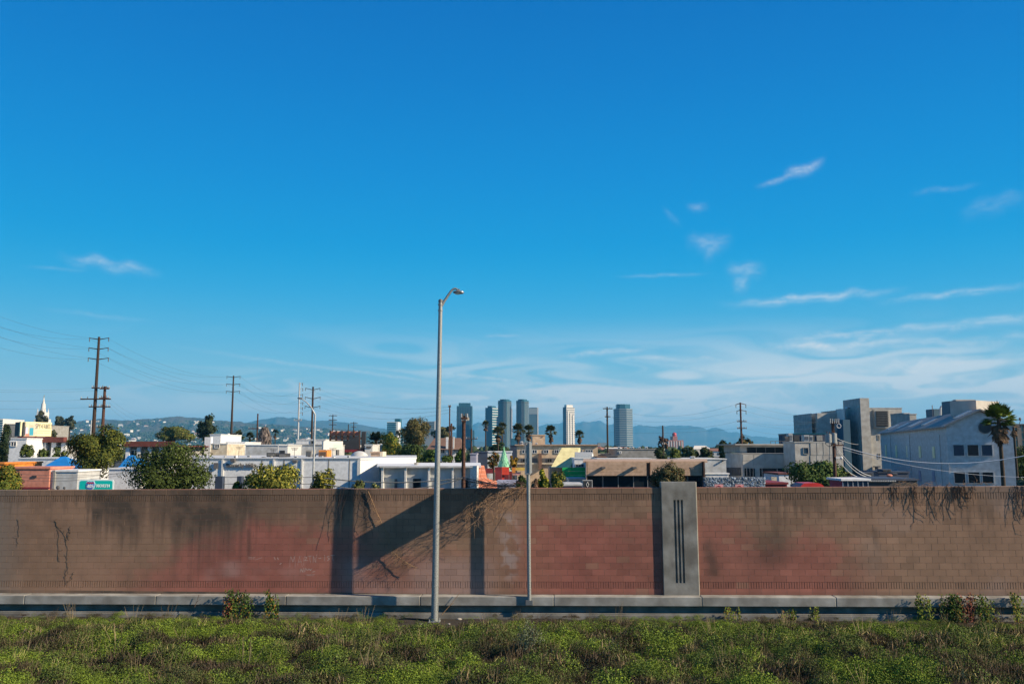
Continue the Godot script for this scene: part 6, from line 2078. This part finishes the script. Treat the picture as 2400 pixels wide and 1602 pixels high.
		b.quad(e0, g0, g0 + up, e0 + up, Vector3(u.x, 0, u.y))
		b.quad(e1, g1, g1 + up, e1 + up, Vector3(-u.x, 0, -u.y))
		var rf := part(o, "roof", b, M.tan if s else M.grey)
		if s == 0:
			for k in 5:
				var t := [0.06, 0.33, 0.52, 0.71, 0.9][k] as float
				b = MB.new()
				var m0 := e0.lerp(e1, t)
				var m1 := g0.lerp(g1, t)
				var along := (e1 - e0).normalized()
				var sl := (m1 - m0)
				var nn := along.cross(sl.normalized()).normalized()
				if nn.y < 0:
					nn = -nn
				b.obox(Transform3D(Basis(along, sl.normalized(), nn if along.cross(sl.normalized()).dot(nn) > 0 else -nn), m0 + sl * (0.45 if k else 0.7) + up + nn * 0.05), Vector3(1.5, sl.length() * 0.42, 0.1))
				part(rf, "skylight", b, M.tower_pale)
	f = face(o, c3, c0)
	var ln := c3.distance_to(c0)
	for k in 40:
		var y := 0.1 + (eave - 0.2) * k / 40.0
		b = MB.new()
		fput(f, b, 0.02, ln - 0.05, y, y + (eave - 0.2) / 40.0 - 0.025, 0.0, 0.03 + 0.006 * (k % 3))
		part(o, "siding_board", b, M.siding)
	for k in 5:
		var px: float = [2076.0, 2100.0, 2126.0, 2155.0, 2187.0][k]
		for y in [[1044, 1072], [1101, 1128]]:
			fbox(f, "slit_window", px, px + 4.5 + k * 0.7, y[0] + (k - 2), y[1] + (k - 2) * 0.5, 0.05, 0.09, M.paper_yellow if y[0] < 1060 else M.lavender)
	for k in 3:
		fbox(f, "downpipe", [2088, 2133, 2204][k], [2088, 2133, 2204][k] + 1.2, 1018, 1140, 0.05, 0.1, M.siding)
	f = face(o, c0, c1)
	for y in [[1041, 1068.6], [1105, 1133]]:
		for k in 3:
			fwin(f, [2233, 2266, 2299][k] + (2 if y[0] > 1100 else 0), [2262, 2296, 2328][k] + (3 if y[0] > 1100 else 0), y[0], y[1], M.pale_grey, M.glass_dark if k == 1 or y[0] > 1100 else M.glass_blue, 1, 0.05)
	fbox(f, "corner_board", 2220, 2227, 1000, 1150, 0.003, 0.05, M.siding)
	b = MB.new()
	var vc := fq(f, 2309, 1001)
	var vp := Vector3(f.A.x + f.u.x * vc.x - o.position.x, vc.y, f.A.y + f.u.y * vc.x - o.position.z)
	var n3 := Vector3(f.n.x, 0, f.n.y)
	b.tube([vp, vp + n3 * 0.12], [0.52, 0.52], 24)
	part(o, "round_vent", b, M.charcoal)
	b = MB.new()
	var rp := []
	for k in 25:
		var a := TAU * k / 24.0
		rp.append(vp + n3 * 0.13 + Vector3(f.u.x, 0, f.u.y) * cos(a) * 0.53 + Vector3(0, sin(a) * 0.53, 0))
	b.tube(rp, [0.04], 6, false)
	part(o, "vent_ring", b, M.dark_grey)
	f = face(o, c0 - u * 3.0, c1 - u * 3.0)
	# roof-top boxes on the gabled building
	var rb := thing("roof_housing", "big pale grey box housing on top of the gabled building's ridge", "roof unit", P(2315, 975, 83))
	f = face(rb, Vector2(X(2287, 940, 82), -82), Vector2(X(2344, 940, 85), -85))
	fbox(f, "housing", 2288, 2344, 937.5, 976, -2.5, 0.0, M.concrete_far)
	rb = thing("roof_housing", "open framed plant enclosure left of the pale box housing", "roof unit", P(2260, 975, 92))
	f = face(rb, Vector2(X(2239, 940, 92), -92), Vector2(X(2290, 940, 92), -92))
	fbox(f, "left_wall", 2240, 2258, 938, 985, -3.0, 0.0, M.tower_grey)
	fbox(f, "back_wall", 2258.5, 2290, 941, 985, -3.0, -2.5, M.concrete_far)
	fbox(f, "top_beam", 2240, 2286, 936, 939, -0.6, 0.05, M.concrete_far)
	fbox(f, "dark_tank", 2260, 2280, 953, 975, -1.8, -0.5, M.red_brown)
	rb = thing("roof_housing", "long low dark grey parapet with a curved pipe behind the gabled roof", "roof unit", P(2215, 975, 104))
	f = face(rb, Vector2(X(2188, 958, 104), -104), Vector2(X(2242, 958, 104), -104))
	fbox(f, "parapet", 2189, 2242, 958, 985, -2.0, 0.0, M.tower_grey)
	fbox(f, "mast", 2187.5, 2188.6, 949, 985, -0.2, -0.1, M.grey)
	b = MB.new()
	var pp := P(2205, 985, 103) - rb.position
	var ph := P(2205, 956, 103) - rb.position
	b.tube([pp, ph, ph + Vector3(0.1, 0.18, 0), ph + Vector3(0.3, 0.22, 0), ph + Vector3(0.45, 0.02, 0)], [0.12], 8)
	part(rb, "curved_pipe", b, M.pale_metal)
	# glass building and its hedge
	f = fbld("glass_building", "teal glass building with dark mullions at the right frame edge", "building", M.glass_teal, 2322, 2480, 993, 100, 12, {"roof": M.charcoal, "over": 0.3})
	for k in 10:
		fbox(f, "mullion", 2328 + k * 16, 2329.5 + k * 16, 995, 1150, 0.0, 0.12, M.dark_grey)
	for k in 5:
		fbox(f, "transom", 2322, 2480, 1011 + k * 18, 1013 + k * 18, 0.0, 0.1, M.dark_grey)
	b = MB.new()
	b.tube([P(2390, 993, 99) - P(2392, 990, 99), Vector3(0.1, 0.35, 0)], [0.04], 5)
	b.ball(Vector3(0, 0.4, 0), Vector3(0.16, 0.2, 0.08), 5, 8)
	single("roof_antenna", "small dark dish antenna on the teal glass building's roof", "antenna", b, M.dark_grey, P(2392, 990, 99))
	tree("ivy_hedge", "tall ivy green hedge below the teal glass building at the right edge", 2326, 2470, 1044, 1150, 88, Color(0.028, 0.045, 0.016), {"category": "hedge", "lobes": 40, "share": 0.2, "warm": Color(0.07, 0.1, 0.025), "dense": 0.9})
	tree("shrub", "small grey green spiky plant at the right frame edge above the wall", 2386, 2420, 1118, 1170, 46, Color(0.09, 0.12, 0.09), {"category": "shrub"})
	# palms at the right
	palm("large bright fan palm with a brown skirt in front of the gabled building", 2341, 978, 29, 62, {"trunk": 0.14, "fronds": 90, "skirt": 60, "green": Color(0.12, 0.17, 0.035)})
	palm("thinner palm skirt hanging behind the large bright fan palm", 2376, 1000, 12, 76, {"fronds": 4, "skirt": 40, "trunk": 0.1, "green": Color(0.1, 0.07, 0.04)})
	# bushy palm-like tree by the transformer pole
	tree("broad_tree", "drooping green leafy tree around the transformer pole's foot", 1842, 1990, 1070, 1180, 57, Color(0.04, 0.07, 0.02), {"lobes": 26, "share": 0.22, "warm": Color(0.13, 0.17, 0.05), "leaf": 3.6})
	tree("shrub", "reddish brown bush behind the drooping tree", 1972, 2000, 1102, 1130, 75, Color(0.09, 0.04, 0.03), {"category": "shrub"})
	# transformer pole
	o = pole("utility_pole", "wooden pole with two grey transformers and white cables, right of centre", 1952.5, 986, 54, 0.12, 0.09, M.wood_red, [[991, 7, 12, 0.0, 0.045], [1043, 8, 20, 0.0, 0.04]])
	o.position.x = X(1954.5, 1040, 54)
	for q in [[-0.42, 0.21, 1018, 1037], [-0.1, 0.2, 1016, 1038]]:
		b = MB.new()
		var y0 := Y(q[3], 54)
		var y1 := Y(q[2], 54)
		b.tube([Vector3(q[0], y0, 0.3), Vector3(q[0], y0 + 0.04, 0.3), Vector3(q[0], y1 - 0.03, 0.3), Vector3(q[0], y1, 0.3), Vector3(q[0], y1 + 0.05, 0.3)], [q[1] * 0.9, q[1], q[1], q[1] * 1.05, q[1] * 0.5], 16)
		part(o, "transformer", b, M.galvanised)
		for s in [-0.08, 0.08]:
			b = MB.new()
			b.tube([Vector3(q[0] + s, y1 + 0.03, 0.3), Vector3(q[0] + s, y1 + 0.2, 0.3)], [0.035, 0.02], 6)
			part(o, "bushing", b, M.wood_red)
	b = MB.new()
	b.tube([Vector3(-0.6, Y(1026, 54), 0.3), Vector3(-0.62, Y(1040, 54), 0.3), Vector3(-0.45, Y(1045.5, 54), 0.3), Vector3(-0.1, Y(1044, 54), 0.2)], [0.018], 5)
	part(o, "loop_cable", b, M.wire)
	for k in 5:
		b = MB.new()
		var y := Y(984, 54)
		b.tube([Vector3(-0.22 + k * 0.13, y - 0.2, 0.16), Vector3(-0.24 + k * 0.14 + R(-0.05, 0.05), y + 0.08, 0.2)], [0.04, 0.03], 6)
		part(o, "insulator", b, M.pale_metal)
	b = MB.new()
	var hw := Vector3(0.32, Y(998, 54), 0.15)
	var hp := []
	for k in 13:
		hp.append(hw + Vector3(cos(k * 0.52) * 0.13, sin(k * 0.52) * 0.13, 0))
	b.tube(hp, [0.02], 5, false)
	part(o, "cable_ring", b, M.wire_pale)
	b = MB.new()
	b.box(Vector3(0.05, Y(1074, 54), 0.06), Vector3(0.5, Y(1070, 54), 0.16))
	b.ball(Vector3(0.4, Y(1073, 54), 0.12), Vector3(0.1, 0.1, 0.08), 5, 8)
	part(o, "cable_clamp", b, M.white_clean)
	for q in [[1962, 1048, 2042, 1115, 0.35, "uppermost white cable drooping from the transformer pole"], [1961, 1051, 2036, 1117, 0.4, "second white cable drooping from the transformer pole"], [1962, 1072, 2022, 1117, 0.35, "lowest white cable drooping from the transformer pole"]]:
		wire(q[5], P(q[0], q[1], 54), P(q[2], q[3], 56), q[4], 0.022, M.wire_pale, "white cables at the transformer pole")
	wire("loose white cable bundle lying over the dark roofs right of the transformer pole", P(2040, 1116, 56), P(2088, 1119, 57), 0.2, 0.03, M.wire_pale)
	wire("long bright cable sagging from the transformer pole past the gabled building", P(1974, 1046, 54), P(2410, 1066, 50), 0.75, 0.028, M.wire_pale)
	wire("faint lower cable crossing the gabled building's windows", P(1974, 1052, 54), P(2410, 1118, 52), 0.4, 0.012, M.wire_pale)
	wire("short cable from the transformer pole to the concrete building", P(1962, 1027, 54), P(2012, 1041, 100), 0.1, 0.014, M.wire_pale)
	# low things just over the wall
	f = fbld("glazed_shelter", "low pale framed glazed shelter roof right of the transformer pole", "shelter", M.glass_blue, 1975, 2035, 1121, 48, 2, {"roof": M.white, "over": 0.12})
	for k in 6:
		fbox(f, "frame_bar", 1975 + k * 11.8, 1976.4 + k * 11.8, 1122, 1160, 0.0, 0.06, M.white)
	f = fbld("dark_shed", "dark low roofs with clutter left of the gabled building", "building", M.charcoal, 2035, 2150, 1121, 52, 4, {"roof": M.navy})
	for k in 16:
		fbox(f, "corrugation", 2036 + k * 4, 2038 + k * 4, 1125, 1128, 0.0, 0.15, M.pale_grey)
	fbld("dark_shed", "blue black machine yard wall at the gabled building's left foot", "building", M.navy, 2060, 2130, 1104, 62, 3)
	for q in [[2068, 2090, 1099, 1106, "dark blue machine at the gabled building's left foot"], [2092, 2104, 1108, 1114, "small dark machine right of the dark blue machine"], [2020, 2048, 1106, 1120, "dark machinery under the concrete building"]]:
		roof_box(q[4], q[0], q[1], q[2], q[3], 58, 0.8, M.navy)
	b = MB.new()
	b.ball(Vector3.ZERO, Vector3(0.2, 0.09, 0.12), 5, 8)
	single("red_hose_coil", "small reddish coil among the dark machines", "hose", b, M.coral, P(2085, 1114, 51))
	# red car roof over the wall, and red roof bits
	o = thing("red_car", "red car roof just showing over the right wall, left of the transformer pole", "car", P(1911, 1140, 42))
	o.position.y = 0.0
	var top := Y(1131.5, 42)
	var hl := 0.5
	var body := MB.new()
	var sect := func(hw: float, y0: float, y1: float, z0: float, z1: float, m: MB) -> void:
		m.cbox(Vector3(-hw, y0, z0), Vector3(hw, y1, z1), 0.06)
	# raised platform it stands on
	b = MB.new()
	b.box(Vector3(-2.6, -0.1, -2.2), Vector3(2.6, top - 1.55, 1.2))
	part(o, "loading_deck", b, M.concrete)
	sect.call(2.05, top - 1.3, top - 0.72, -1.5, 0.0, body)
	part(o, "body", body, M.red)
	b = MB.new()
	b.plate(Transform3D(Basis(), Vector3(0, 0, -0.75)), [Vector2(-1.0, top - 0.74), Vector2(-0.62, top - 0.1), Vector2(-0.5, top - 0.02), Vector2(-0.3, top), Vector2(0.15, top), Vector2(0.32, top - 0.04), Vector2(0.45, top - 0.14), Vector2(0.85, top - 0.74)], 1.3)
	part(o, "cabin", b, M.red)
	b = MB.new()
	b.plate(Transform3D(Basis(), Vector3(0, 0, -0.75)), [Vector2(-0.88, top - 0.72), Vector2(-0.58, top - 0.2), Vector2(0.4, top - 0.2), Vector2(0.74, top - 0.72)], 1.32)
	part(o, "side_window", b, M.glass_dark)
	for s in [-1.25, 1.25]:
		b = MB.new()
		b.tube([Vector3(s, top - 1.25, -0.2), Vector3(s, top - 1.25, 0.03)], [0.31, 0.31], 18)
		var wh := part(o, "wheel", b, M.charcoal)
		b = MB.new()
		b.tube([Vector3(s, top - 1.25, 0.031), Vector3(s, top - 1.25, 0.045)], [0.18, 0.18], 14)
		part(wh, "rim", b, M.aluminium)
	fbld("blue_bin", "small slate blue box left of the red car roof", "container", M.navy, 1872, 1889, 1136, 43, 1)
	f = fbld("red_low_roof", "low dark red roof with a white gable, left of the drooping tree", "building", M.dark_red, 1790, 1845, 1130, 52, 4, {"roof": M.dark_red})
	f = fbld("white_low_shed", "small white shed wall above the low dark red roof", "building", M.white, 1826, 1862, 1108, 66, 4, {"roof": M.red_brown})
	fbox(f, "yellow_panel", 1798, 1811, 1116, 1128, 1.0, 1.1, M.cream)

func hill(called: String, prof: Array, d0: float, d1: float, rough: float, c0: Color, c1: Color, sd: int) -> void:
	var n := FastNoiseLite.new()
	n.noise_type = FastNoiseLite.TYPE_SIMPLEX_SMOOTH
	n.frequency = 1.0
	n.fractal_octaves = 5
	n.seed = sd
	var b := MB.new()
	var l: float = prof[0][0]
	var r: float = prof[-1][0]
	var cols := int((r - l) / 4.0)
	var rows := 16
	for j in rows + 2:
		for i in cols + 1:
			var px := lerpf(l, r, float(i) / cols)
			var t := minf(float(j) / rows, 1.0)
			var d := lerpf(d0, d1, t)
			var py := ramp(prof, px)
			var x := X(px, py, 1.0) * d
			var top := maxf(Y(py + n.get_noise_2d(px * 0.06, 3.0) * rough * 0.6, d1), 0.0)
			var g := n.get_noise_2d(x / d1 * 22.0, t * 3.0)
			var ridge := 1.0 - absf(n.get_noise_2d(x / d1 * 14.0 + 7.0, t * 1.6)) * 1.3
			var y := top * (pow(t, 1.3) * (1.0 if t >= 1.0 else 0.72 + 0.28 * ridge)) + g * rough * d1 / F * 1.2 * sin(t * PI)
			if j == rows + 1:
				d = d1 * 1.08
				y = 0.0
			b.col = c0.lerp(c1, clampf(0.5 + g * 1.3 + 0.4 * n.get_noise_2d(px * 0.11, t * 14.0), 0.0, 1.0))
			b.vert(Vector3(x, y, -d), Vector3.UP)
	for j in rows + 1:
		for i in cols:
			var a := j * (cols + 1) + i
			b.ix.append_array([a, a + cols + 2, a + 1, a, a + cols + 1, a + cols + 2])
	var acc := PackedVector3Array()
	acc.resize(b.v.size())
	for i in range(0, b.ix.size(), 3):
		var nn := (b.v[b.ix[i + 2]] - b.v[b.ix[i]]).cross(b.v[b.ix[i + 1]] - b.v[b.ix[i]])
		for k in 3:
			acc[b.ix[i + k]] += nn
	for i in acc.size():
		var q := acc[i].normalized()
		b.n[i] = q if q.y > -0.2 else -q
	setting(called, b, M.hillside)

func blob(sd: int) -> ArrayMesh:
	var b := MB.new()
	rng.seed = sd
	for k in 3:
		var q := Vector3(R(-0.45, 0.45), R(0.25, 0.7), R(-0.45, 0.45))
		b.col = Color(1, 1, 1) * R(0.6, 1.0)
		b.ball(q, Vector3(R(0.3, 0.5), R(0.3, 0.5), R(0.3, 0.5)), 4, 6)
	for k in b.v.size():
		b.v[k] += rdir() * 0.07
	return b.mesh()

func far_land() -> void:
	var left := [[-80.0, 1006.0], [0.0, 1003.0], [100.0, 998.0], [176.0, 988.0], [230.0, 981.0], [290.0, 985.0], [340.0, 982.0], [400.0, 977.0], [416.0, 975.5], [460.0, 979.0], [500.0, 984.0], [560.0, 988.0], [600.0, 993.0], [640.0, 994.0], [700.0, 998.0], [760.0, 1003.0], [850.0, 1008.0], [930.0, 1016.0], [1000.0, 1026.0], [1080.0, 1040.0], [1160.0, 1049.0]]
	var blue := [[480.0, 1006.0], [540.0, 996.0], [578.0, 990.0], [610.0, 983.0], [650.0, 977.0], [690.0, 979.0], [732.0, 986.0], [770.0, 985.0], [800.0, 988.0], [838.0, 994.0], [886.0, 1002.0], [905.0, 1005.0], [960.0, 1011.0], [1020.0, 1016.0], [1100.0, 1030.0], [1200.0, 1046.0]]
	var mts := [[960.0, 1022.0], [1060.0, 1014.0], [1090.0, 1008.0], [1108.0, 995.0], [1122.0, 988.0], [1133.0, 993.0], [1170.0, 1001.0], [1225.0, 1003.0], [1262.0, 999.6], [1282.0, 992.0], [1300.0, 993.0], [1319.0, 989.0], [1340.0, 993.0], [1354.0, 990.0], [1365.0, 987.0], [1382.0, 990.0], [1403.0, 985.0], [1413.0, 989.0], [1422.0, 995.0], [1441.0, 992.0], [1465.0, 996.0], [1488.0, 998.5], [1497.0, 995.0], [1512.0, 997.5], [1540.0, 998.0], [1588.0, 996.5], [1626.0, 998.0], [1651.0, 1002.0], [1657.0, 1006.0], [1672.0, 1002.5], [1688.0, 1002.0], [1703.0, 1011.5], [1730.0, 1013.0], [1760.0, 1021.0], [1837.0, 1027.0], [1900.0, 1031.0], [2000.0, 1036.0], [2200.0, 1043.0], [2500.0, 1048.0]]
	hill("mountains", mts, 10500.0, 13500.0, 5.0, Color(0.075, 0.07, 0.05), Color(0.17, 0.14, 0.1), 5)
	hill("blue_hill", blue, 6800.0, 8800.0, 3.5, Color(0.06, 0.065, 0.045), Color(0.12, 0.1, 0.07), 8)
	hill("near_hill", left, 3000.0, 4800.0, 4.0, Color(0.045, 0.055, 0.03), Color(0.16, 0.12, 0.075), 11)
	# trees and houses on the near hill
	rng.seed = 404
	var spots := []
	var homes := []
	for i in 5200:
		var px := R(-60, 1100)
		var t := pow(R(0, 1), 0.8)
		var d := lerpf(3000.0, 4800.0, t)
		var py := ramp(left, px)
		var x := X(px, py, 1.0) * d
		var y := Y(py, 4800.0) * pow(t, 1.3) * 0.9
		var s := R(6.0, 16.0)
		spots.append([Transform3D(Basis(Vector3.UP, R(0, TAU)).scaled(Vector3(s, s * R(0.7, 1.2), s)), Vector3(x, y, -d)), Color(0.04, 0.052, 0.026) * R(0.6, 1.5)])
	for i in 240:
		var px := R(-20, 1060)
		var t := R(0.02, 0.98)
		var d := lerpf(3000.0, 4800.0, t)
		var py := ramp(left, px)
		homes.append(Vector3(X(px, py, 1.0) * d, Y(py, 4800.0) * pow(t, 1.3) * 0.92 + 4.0, -d))
	# the flat town out to the hills
	for i in 2600:
		var d := 130.0 * pow(3000.0 / 130.0, R(0, 1))
		var px := R(-60, 2460)
		var s := R(2.5, 5.5) * (1.0 if d < 500 else 1.5)
		if d < 320.0:
			continue
		spots.append([Transform3D(Basis(Vector3.UP, R(0, TAU)).scaled(Vector3(s, s, s)), Vector3(X(px, 1050, d), -0.3, -d)), Color(0.04, 0.055, 0.024) * R(0.6, 1.5)])
	var old: Material = M.leaf
	M.leaf = M.leaf_far
	spread_out("distant_trees", [blob(71), blob(72), blob(73)], spots)
	M.leaf = old
	var protos := []
	for k in 4:
		var hb := MB.new()
		hb.col = [Color(0.62, 0.6, 0.56), Color(0.5, 0.44, 0.36), Color(0.4, 0.38, 0.36), Color(0.66, 0.64, 0.6)][k]
		hb.box(Vector3(-6, 0, -4), Vector3(6, 5.2, 4))
		hb.col = Color(0.03, 0.04, 0.05)
		for j in 3:
			hb.box(Vector3(-4.6 + j * 3.4, 1.6, 4.0), Vector3(-2.8 + j * 3.4, 3.4, 4.08))
		hb.col = [Color(0.22, 0.1, 0.07), Color(0.3, 0.28, 0.26), Color(0.55, 0.53, 0.5), Color(0.16, 0.14, 0.13)][k]
		if k % 2 == 0:
			hb.quad(Vector3(-6.4, 5, 4.4), Vector3(6.4, 5, 4.4), Vector3(4, 7.4, 0), Vector3(-4, 7.4, 0), Vector3(0, 1, 1))
			hb.quad(Vector3(-6.4, 5, -4.4), Vector3(6.4, 5, -4.4), Vector3(4, 7.4, 0), Vector3(-4, 7.4, 0), Vector3(0, 1, -1))
			hb.tri(Vector3(-6.4, 5, 4.4), Vector3(-6.4, 5, -4.4), Vector3(-4, 7.4, 0), Vector3(-1, 1, 0))
			hb.tri(Vector3(6.4, 5, 4.4), Vector3(6.4, 5, -4.4), Vector3(4, 7.4, 0), Vector3(1, 1, 0))
		else:
			hb.box(Vector3(-6.2, 5.21, -4.2), Vector3(6.2, 5.6, 4.2))
		protos.append(hb.mesh())
	rng.seed = 405
	var looks := ["pale house with a reddish roof", "tan flat roofed house", "grey house with a pale roof", "white flat roofed house"]
	for h in homes:
		var k := rng.randi() % 4
		var o := single("hillside_house", "tiny far %s among the trees on the left hillside" % looks[k], "house", protos[k], M.painted, h, "houses on the far left hillside, %d" % k)
		o.rotation.y = R(-0.9, 0.9)
		o.scale = Vector3.ONE * R(1.0, 2.1)
	var n := 0
	while n < 150:
		var d := 150.0 * pow(2100.0 / 150.0, R(0, 1))
		var px := R(-30, 2430)
		var k := rng.randi() % 4
		if d < 420.0 and px > 840:
			continue
		if d < 330.0 and px < 840 or d < 700.0 and px < 320:
			continue
		n += 1
		var o := single("town_house", "far low %s in the flat town below the hills" % looks[k], "house", protos[k], M.painted, Vector3(X(px, 1050, d), 0, -d), "far low houses of the flat town, %d" % k)
		o.rotation.y = R(-0.6, 0.6)
		o.scale = Vector3(R(0.8, 1.5), R(0.7, 1.0), R(0.8, 1.3))

func wires() -> void:
	# high spans of the transmission line at the left
	var at := func(px: float, py: float, d: float) -> Vector3: return P(px, py, d)
	var rows := [[795, 884, "top"], [818, 901, "middle"], [842, 918, "lowest"]]
	for q in rows:
		for s in [-1.0, 1.0]:
			var side := "left" if s < 0 else "right"
			wire("%s high %s-side wire from the tallest pole out of the frame leftwards" % [q[2], side], at.call(231 + s * 22, q[0] - 2, 100), at.call(-60 + s * 14, q[0] - 60 - s * 10.0, 66), 0.6, 0.016, M.wire)
			wire("%s high %s-side wire between the tallest pole and the next transmission pole" % [q[2], side], at.call(231 + s * 22, q[0] - 2, 100), at.call(547 + s * 16, q[1] - 2, 150), 1.6, 0.02, M.wire)
			wire("%s high %s-side wire between the second transmission pole and the braced pole" % [q[2], side], at.call(547 + s * 16, q[1] - 2, 150), at.call(733 + s * 15, 911 + (q[0] - 795) * 0.9, 140), 2.2, 0.02, M.wire)
			wire("%s wire on the %s side, running right from the braced pole" % [q[2], side], at.call(733 + s * 15, 911 + (q[0] - 795) * 0.9, 140), at.call(1054 + s * 3, 953 + (q[0] - 795) * 0.28, 122), 1.4, 0.018, M.wire)
	for q in [[909, 913, "first"], [915, 917, "second"], [935, 938, "third"], [953, 957, "fourth"]]:
		wire("%s level wire from the left frame edge to the twin poles" % q[2], at.call(-40, q[1] + 0.0, 96), at.call(224, q[0], 100), 0.15, 0.016, M.wire)
	for k in 3:
		wire("%s slanting wire falling right from the brown wooden pole" % ["upper", "middle", "lower"][k], at.call(254, 932 + k * 10, 88), at.call(345 - k * 6, 978 + k * 8, 125), 0.5, 0.014, M.wire)
	for q in [[40, 1107, 420, 1096, 50, "topmost"], [20, 1112, 300, 1104, 50, "second"], [30, 1119, 300, 1110, 49, "third"]]:
		wire("%s low dark wire before the coral building" % q[5], at.call(-40, q[1] - 4, q[4]), at.call(q[2], q[3], q[4]), 0.35, 0.02, M.wire)
	for k in 4:
		wire("%s thin guy wire fanning down left of the twin poles" % ["first", "second", "third", "fourth"][k], at.call(187 - k * 2, 1013 + k * 6, 80), at.call(150 + k * 3, 1060 + k * 8, 76), 0.05, 0.012, M.wire_pale)
	for q in [[1120, 1119, 0.25, "upper"], [1134, 1120, 0.5, "lower"]]:
		wire("%s black cable before the low white building" % q[3], at.call(760, q[0], 46), at.call(1087, q[1], 48.8), q[2], 0.03, M.wire)
	for q in [[1118, 1140, "upper"], [1122, 1144, "lower"]]:
		wire("%s black cable running right from the wooden pole before the coral brick wall" % q[2], at.call(1087, q[0], 48.8), at.call(1225, q[1], 44), 0.12, 0.028, M.wire)
	# the right line
	for q in [[945, 957.5, "top"], [987.5, 976.5, "third"]]:
		wire("%s wire between the double-armed pole and the right transmission pole" % q[2], at.call(1434, q[1], 150), at.call(1726, q[0] - (0.0 if q[0] > 950 else -2.0), 120), 1.5, 0.02, M.wire)
	wire("second wire between the double-armed pole and the right transmission pole", at.call(1430, 977, 150), at.call(1727, 961.5, 120), 1.2, 0.018, M.wire)
	wire("fourth faint wire before the mountains, left of the right transmission pole", at.call(1430, 1012, 150), at.call(1727, 1004, 120), 0.4, 0.018, M.wire)
	for q in [[946.5, 974, "top"], [962, 988, "second"], [988, 987.5, "third"], [989, 1003, "fourth"], [1004, 1019, "lowest"]]:
		wire("%s wire running right from the right transmission pole to the concrete buildings" % q[2], at.call(1747, q[0], 120), at.call(1921, q[1], 130), 0.5, 0.018, M.wire)
	for q in [[958, 962, "upper"], [977, 983, "lower"]]:
		wire("%s faint wire running left from the double-armed pole" % q[2], at.call(1054, q[1], 122), at.call(1413, q[0], 150), 2.2, 0.018, M.wire)

func _ready() -> void:
	rng.seed = 20240117
	var cam := Camera3D.new()
	cam.name = "camera"
	cam.position = Vector3(0, EYE, 0)
	cam.rotation.x = PITCH
	cam.fov = rad_to_deg(2.0 * atan(801.0 / F))
	cam.near = 0.1
	cam.far = 24000.0
	add_child(cam)
	var env := Environment.new()
	env.background_mode = Environment.BG_SKY
	env.sky = Sky.new()
	var pan := PanoramaSkyMaterial.new()
	pan.panorama = ImageTexture.create_from_image(sky_image())
	env.sky.sky_material = pan
	env.tonemap_mode = Environment.TONE_MAPPER_LINEAR
	env.tonemap_exposure = 1.68
	env.background_energy_multiplier = 0.575
	env.sdfgi_enabled = true
	env.ssao_enabled = true
	env.ssil_enabled = true
	env.fog_enabled = true
	env.fog_light_color = Color(0.42, 0.795, 1.0)
	env.fog_density = 0.0001
	var we := WorldEnvironment.new()
	we.name = "world"
	we.environment = env
	add_child(we)
	var sun := DirectionalLight3D.new()
	sun.name = "sun"
	sun.light_energy = 1.6
	sun.light_color = Color(1.0, 0.92, 0.79)
	sun.light_angular_distance = 0.53
	sun.shadow_enabled = true
	add_child(sun)
	sun.look_at_from_position(SUN, Vector3.ZERO)

	var ax := Vector3(1, 0.00606, 0.0515).normalized()
	var az := ax.cross(Vector3.UP).normalized()
	W = Transform3D(Basis(ax, az.cross(ax).normalized(), az), Vector3(0, EYE - 4.772, -WALL_D))
	materials()
	wall_materials()
	var ground := MB.new()
	ground.quad(Vector3(-19000, -0.12, 60), Vector3(19000, -0.12, 60), Vector3(19000, -0.12, -19000), Vector3(-19000, -0.12, -19000), Vector3.UP)
	setting("ground", ground, M.asphalt)
	far_land()
	rng.seed = 5
	town_left()
	rng.seed = 6
	town_middle()
	rng.seed = 7
	town_right()
	wires()
	rng.seed = 8
	by_the_wall()
	rng.seed = 9
	verge()
	rng.seed = 10
	vines()
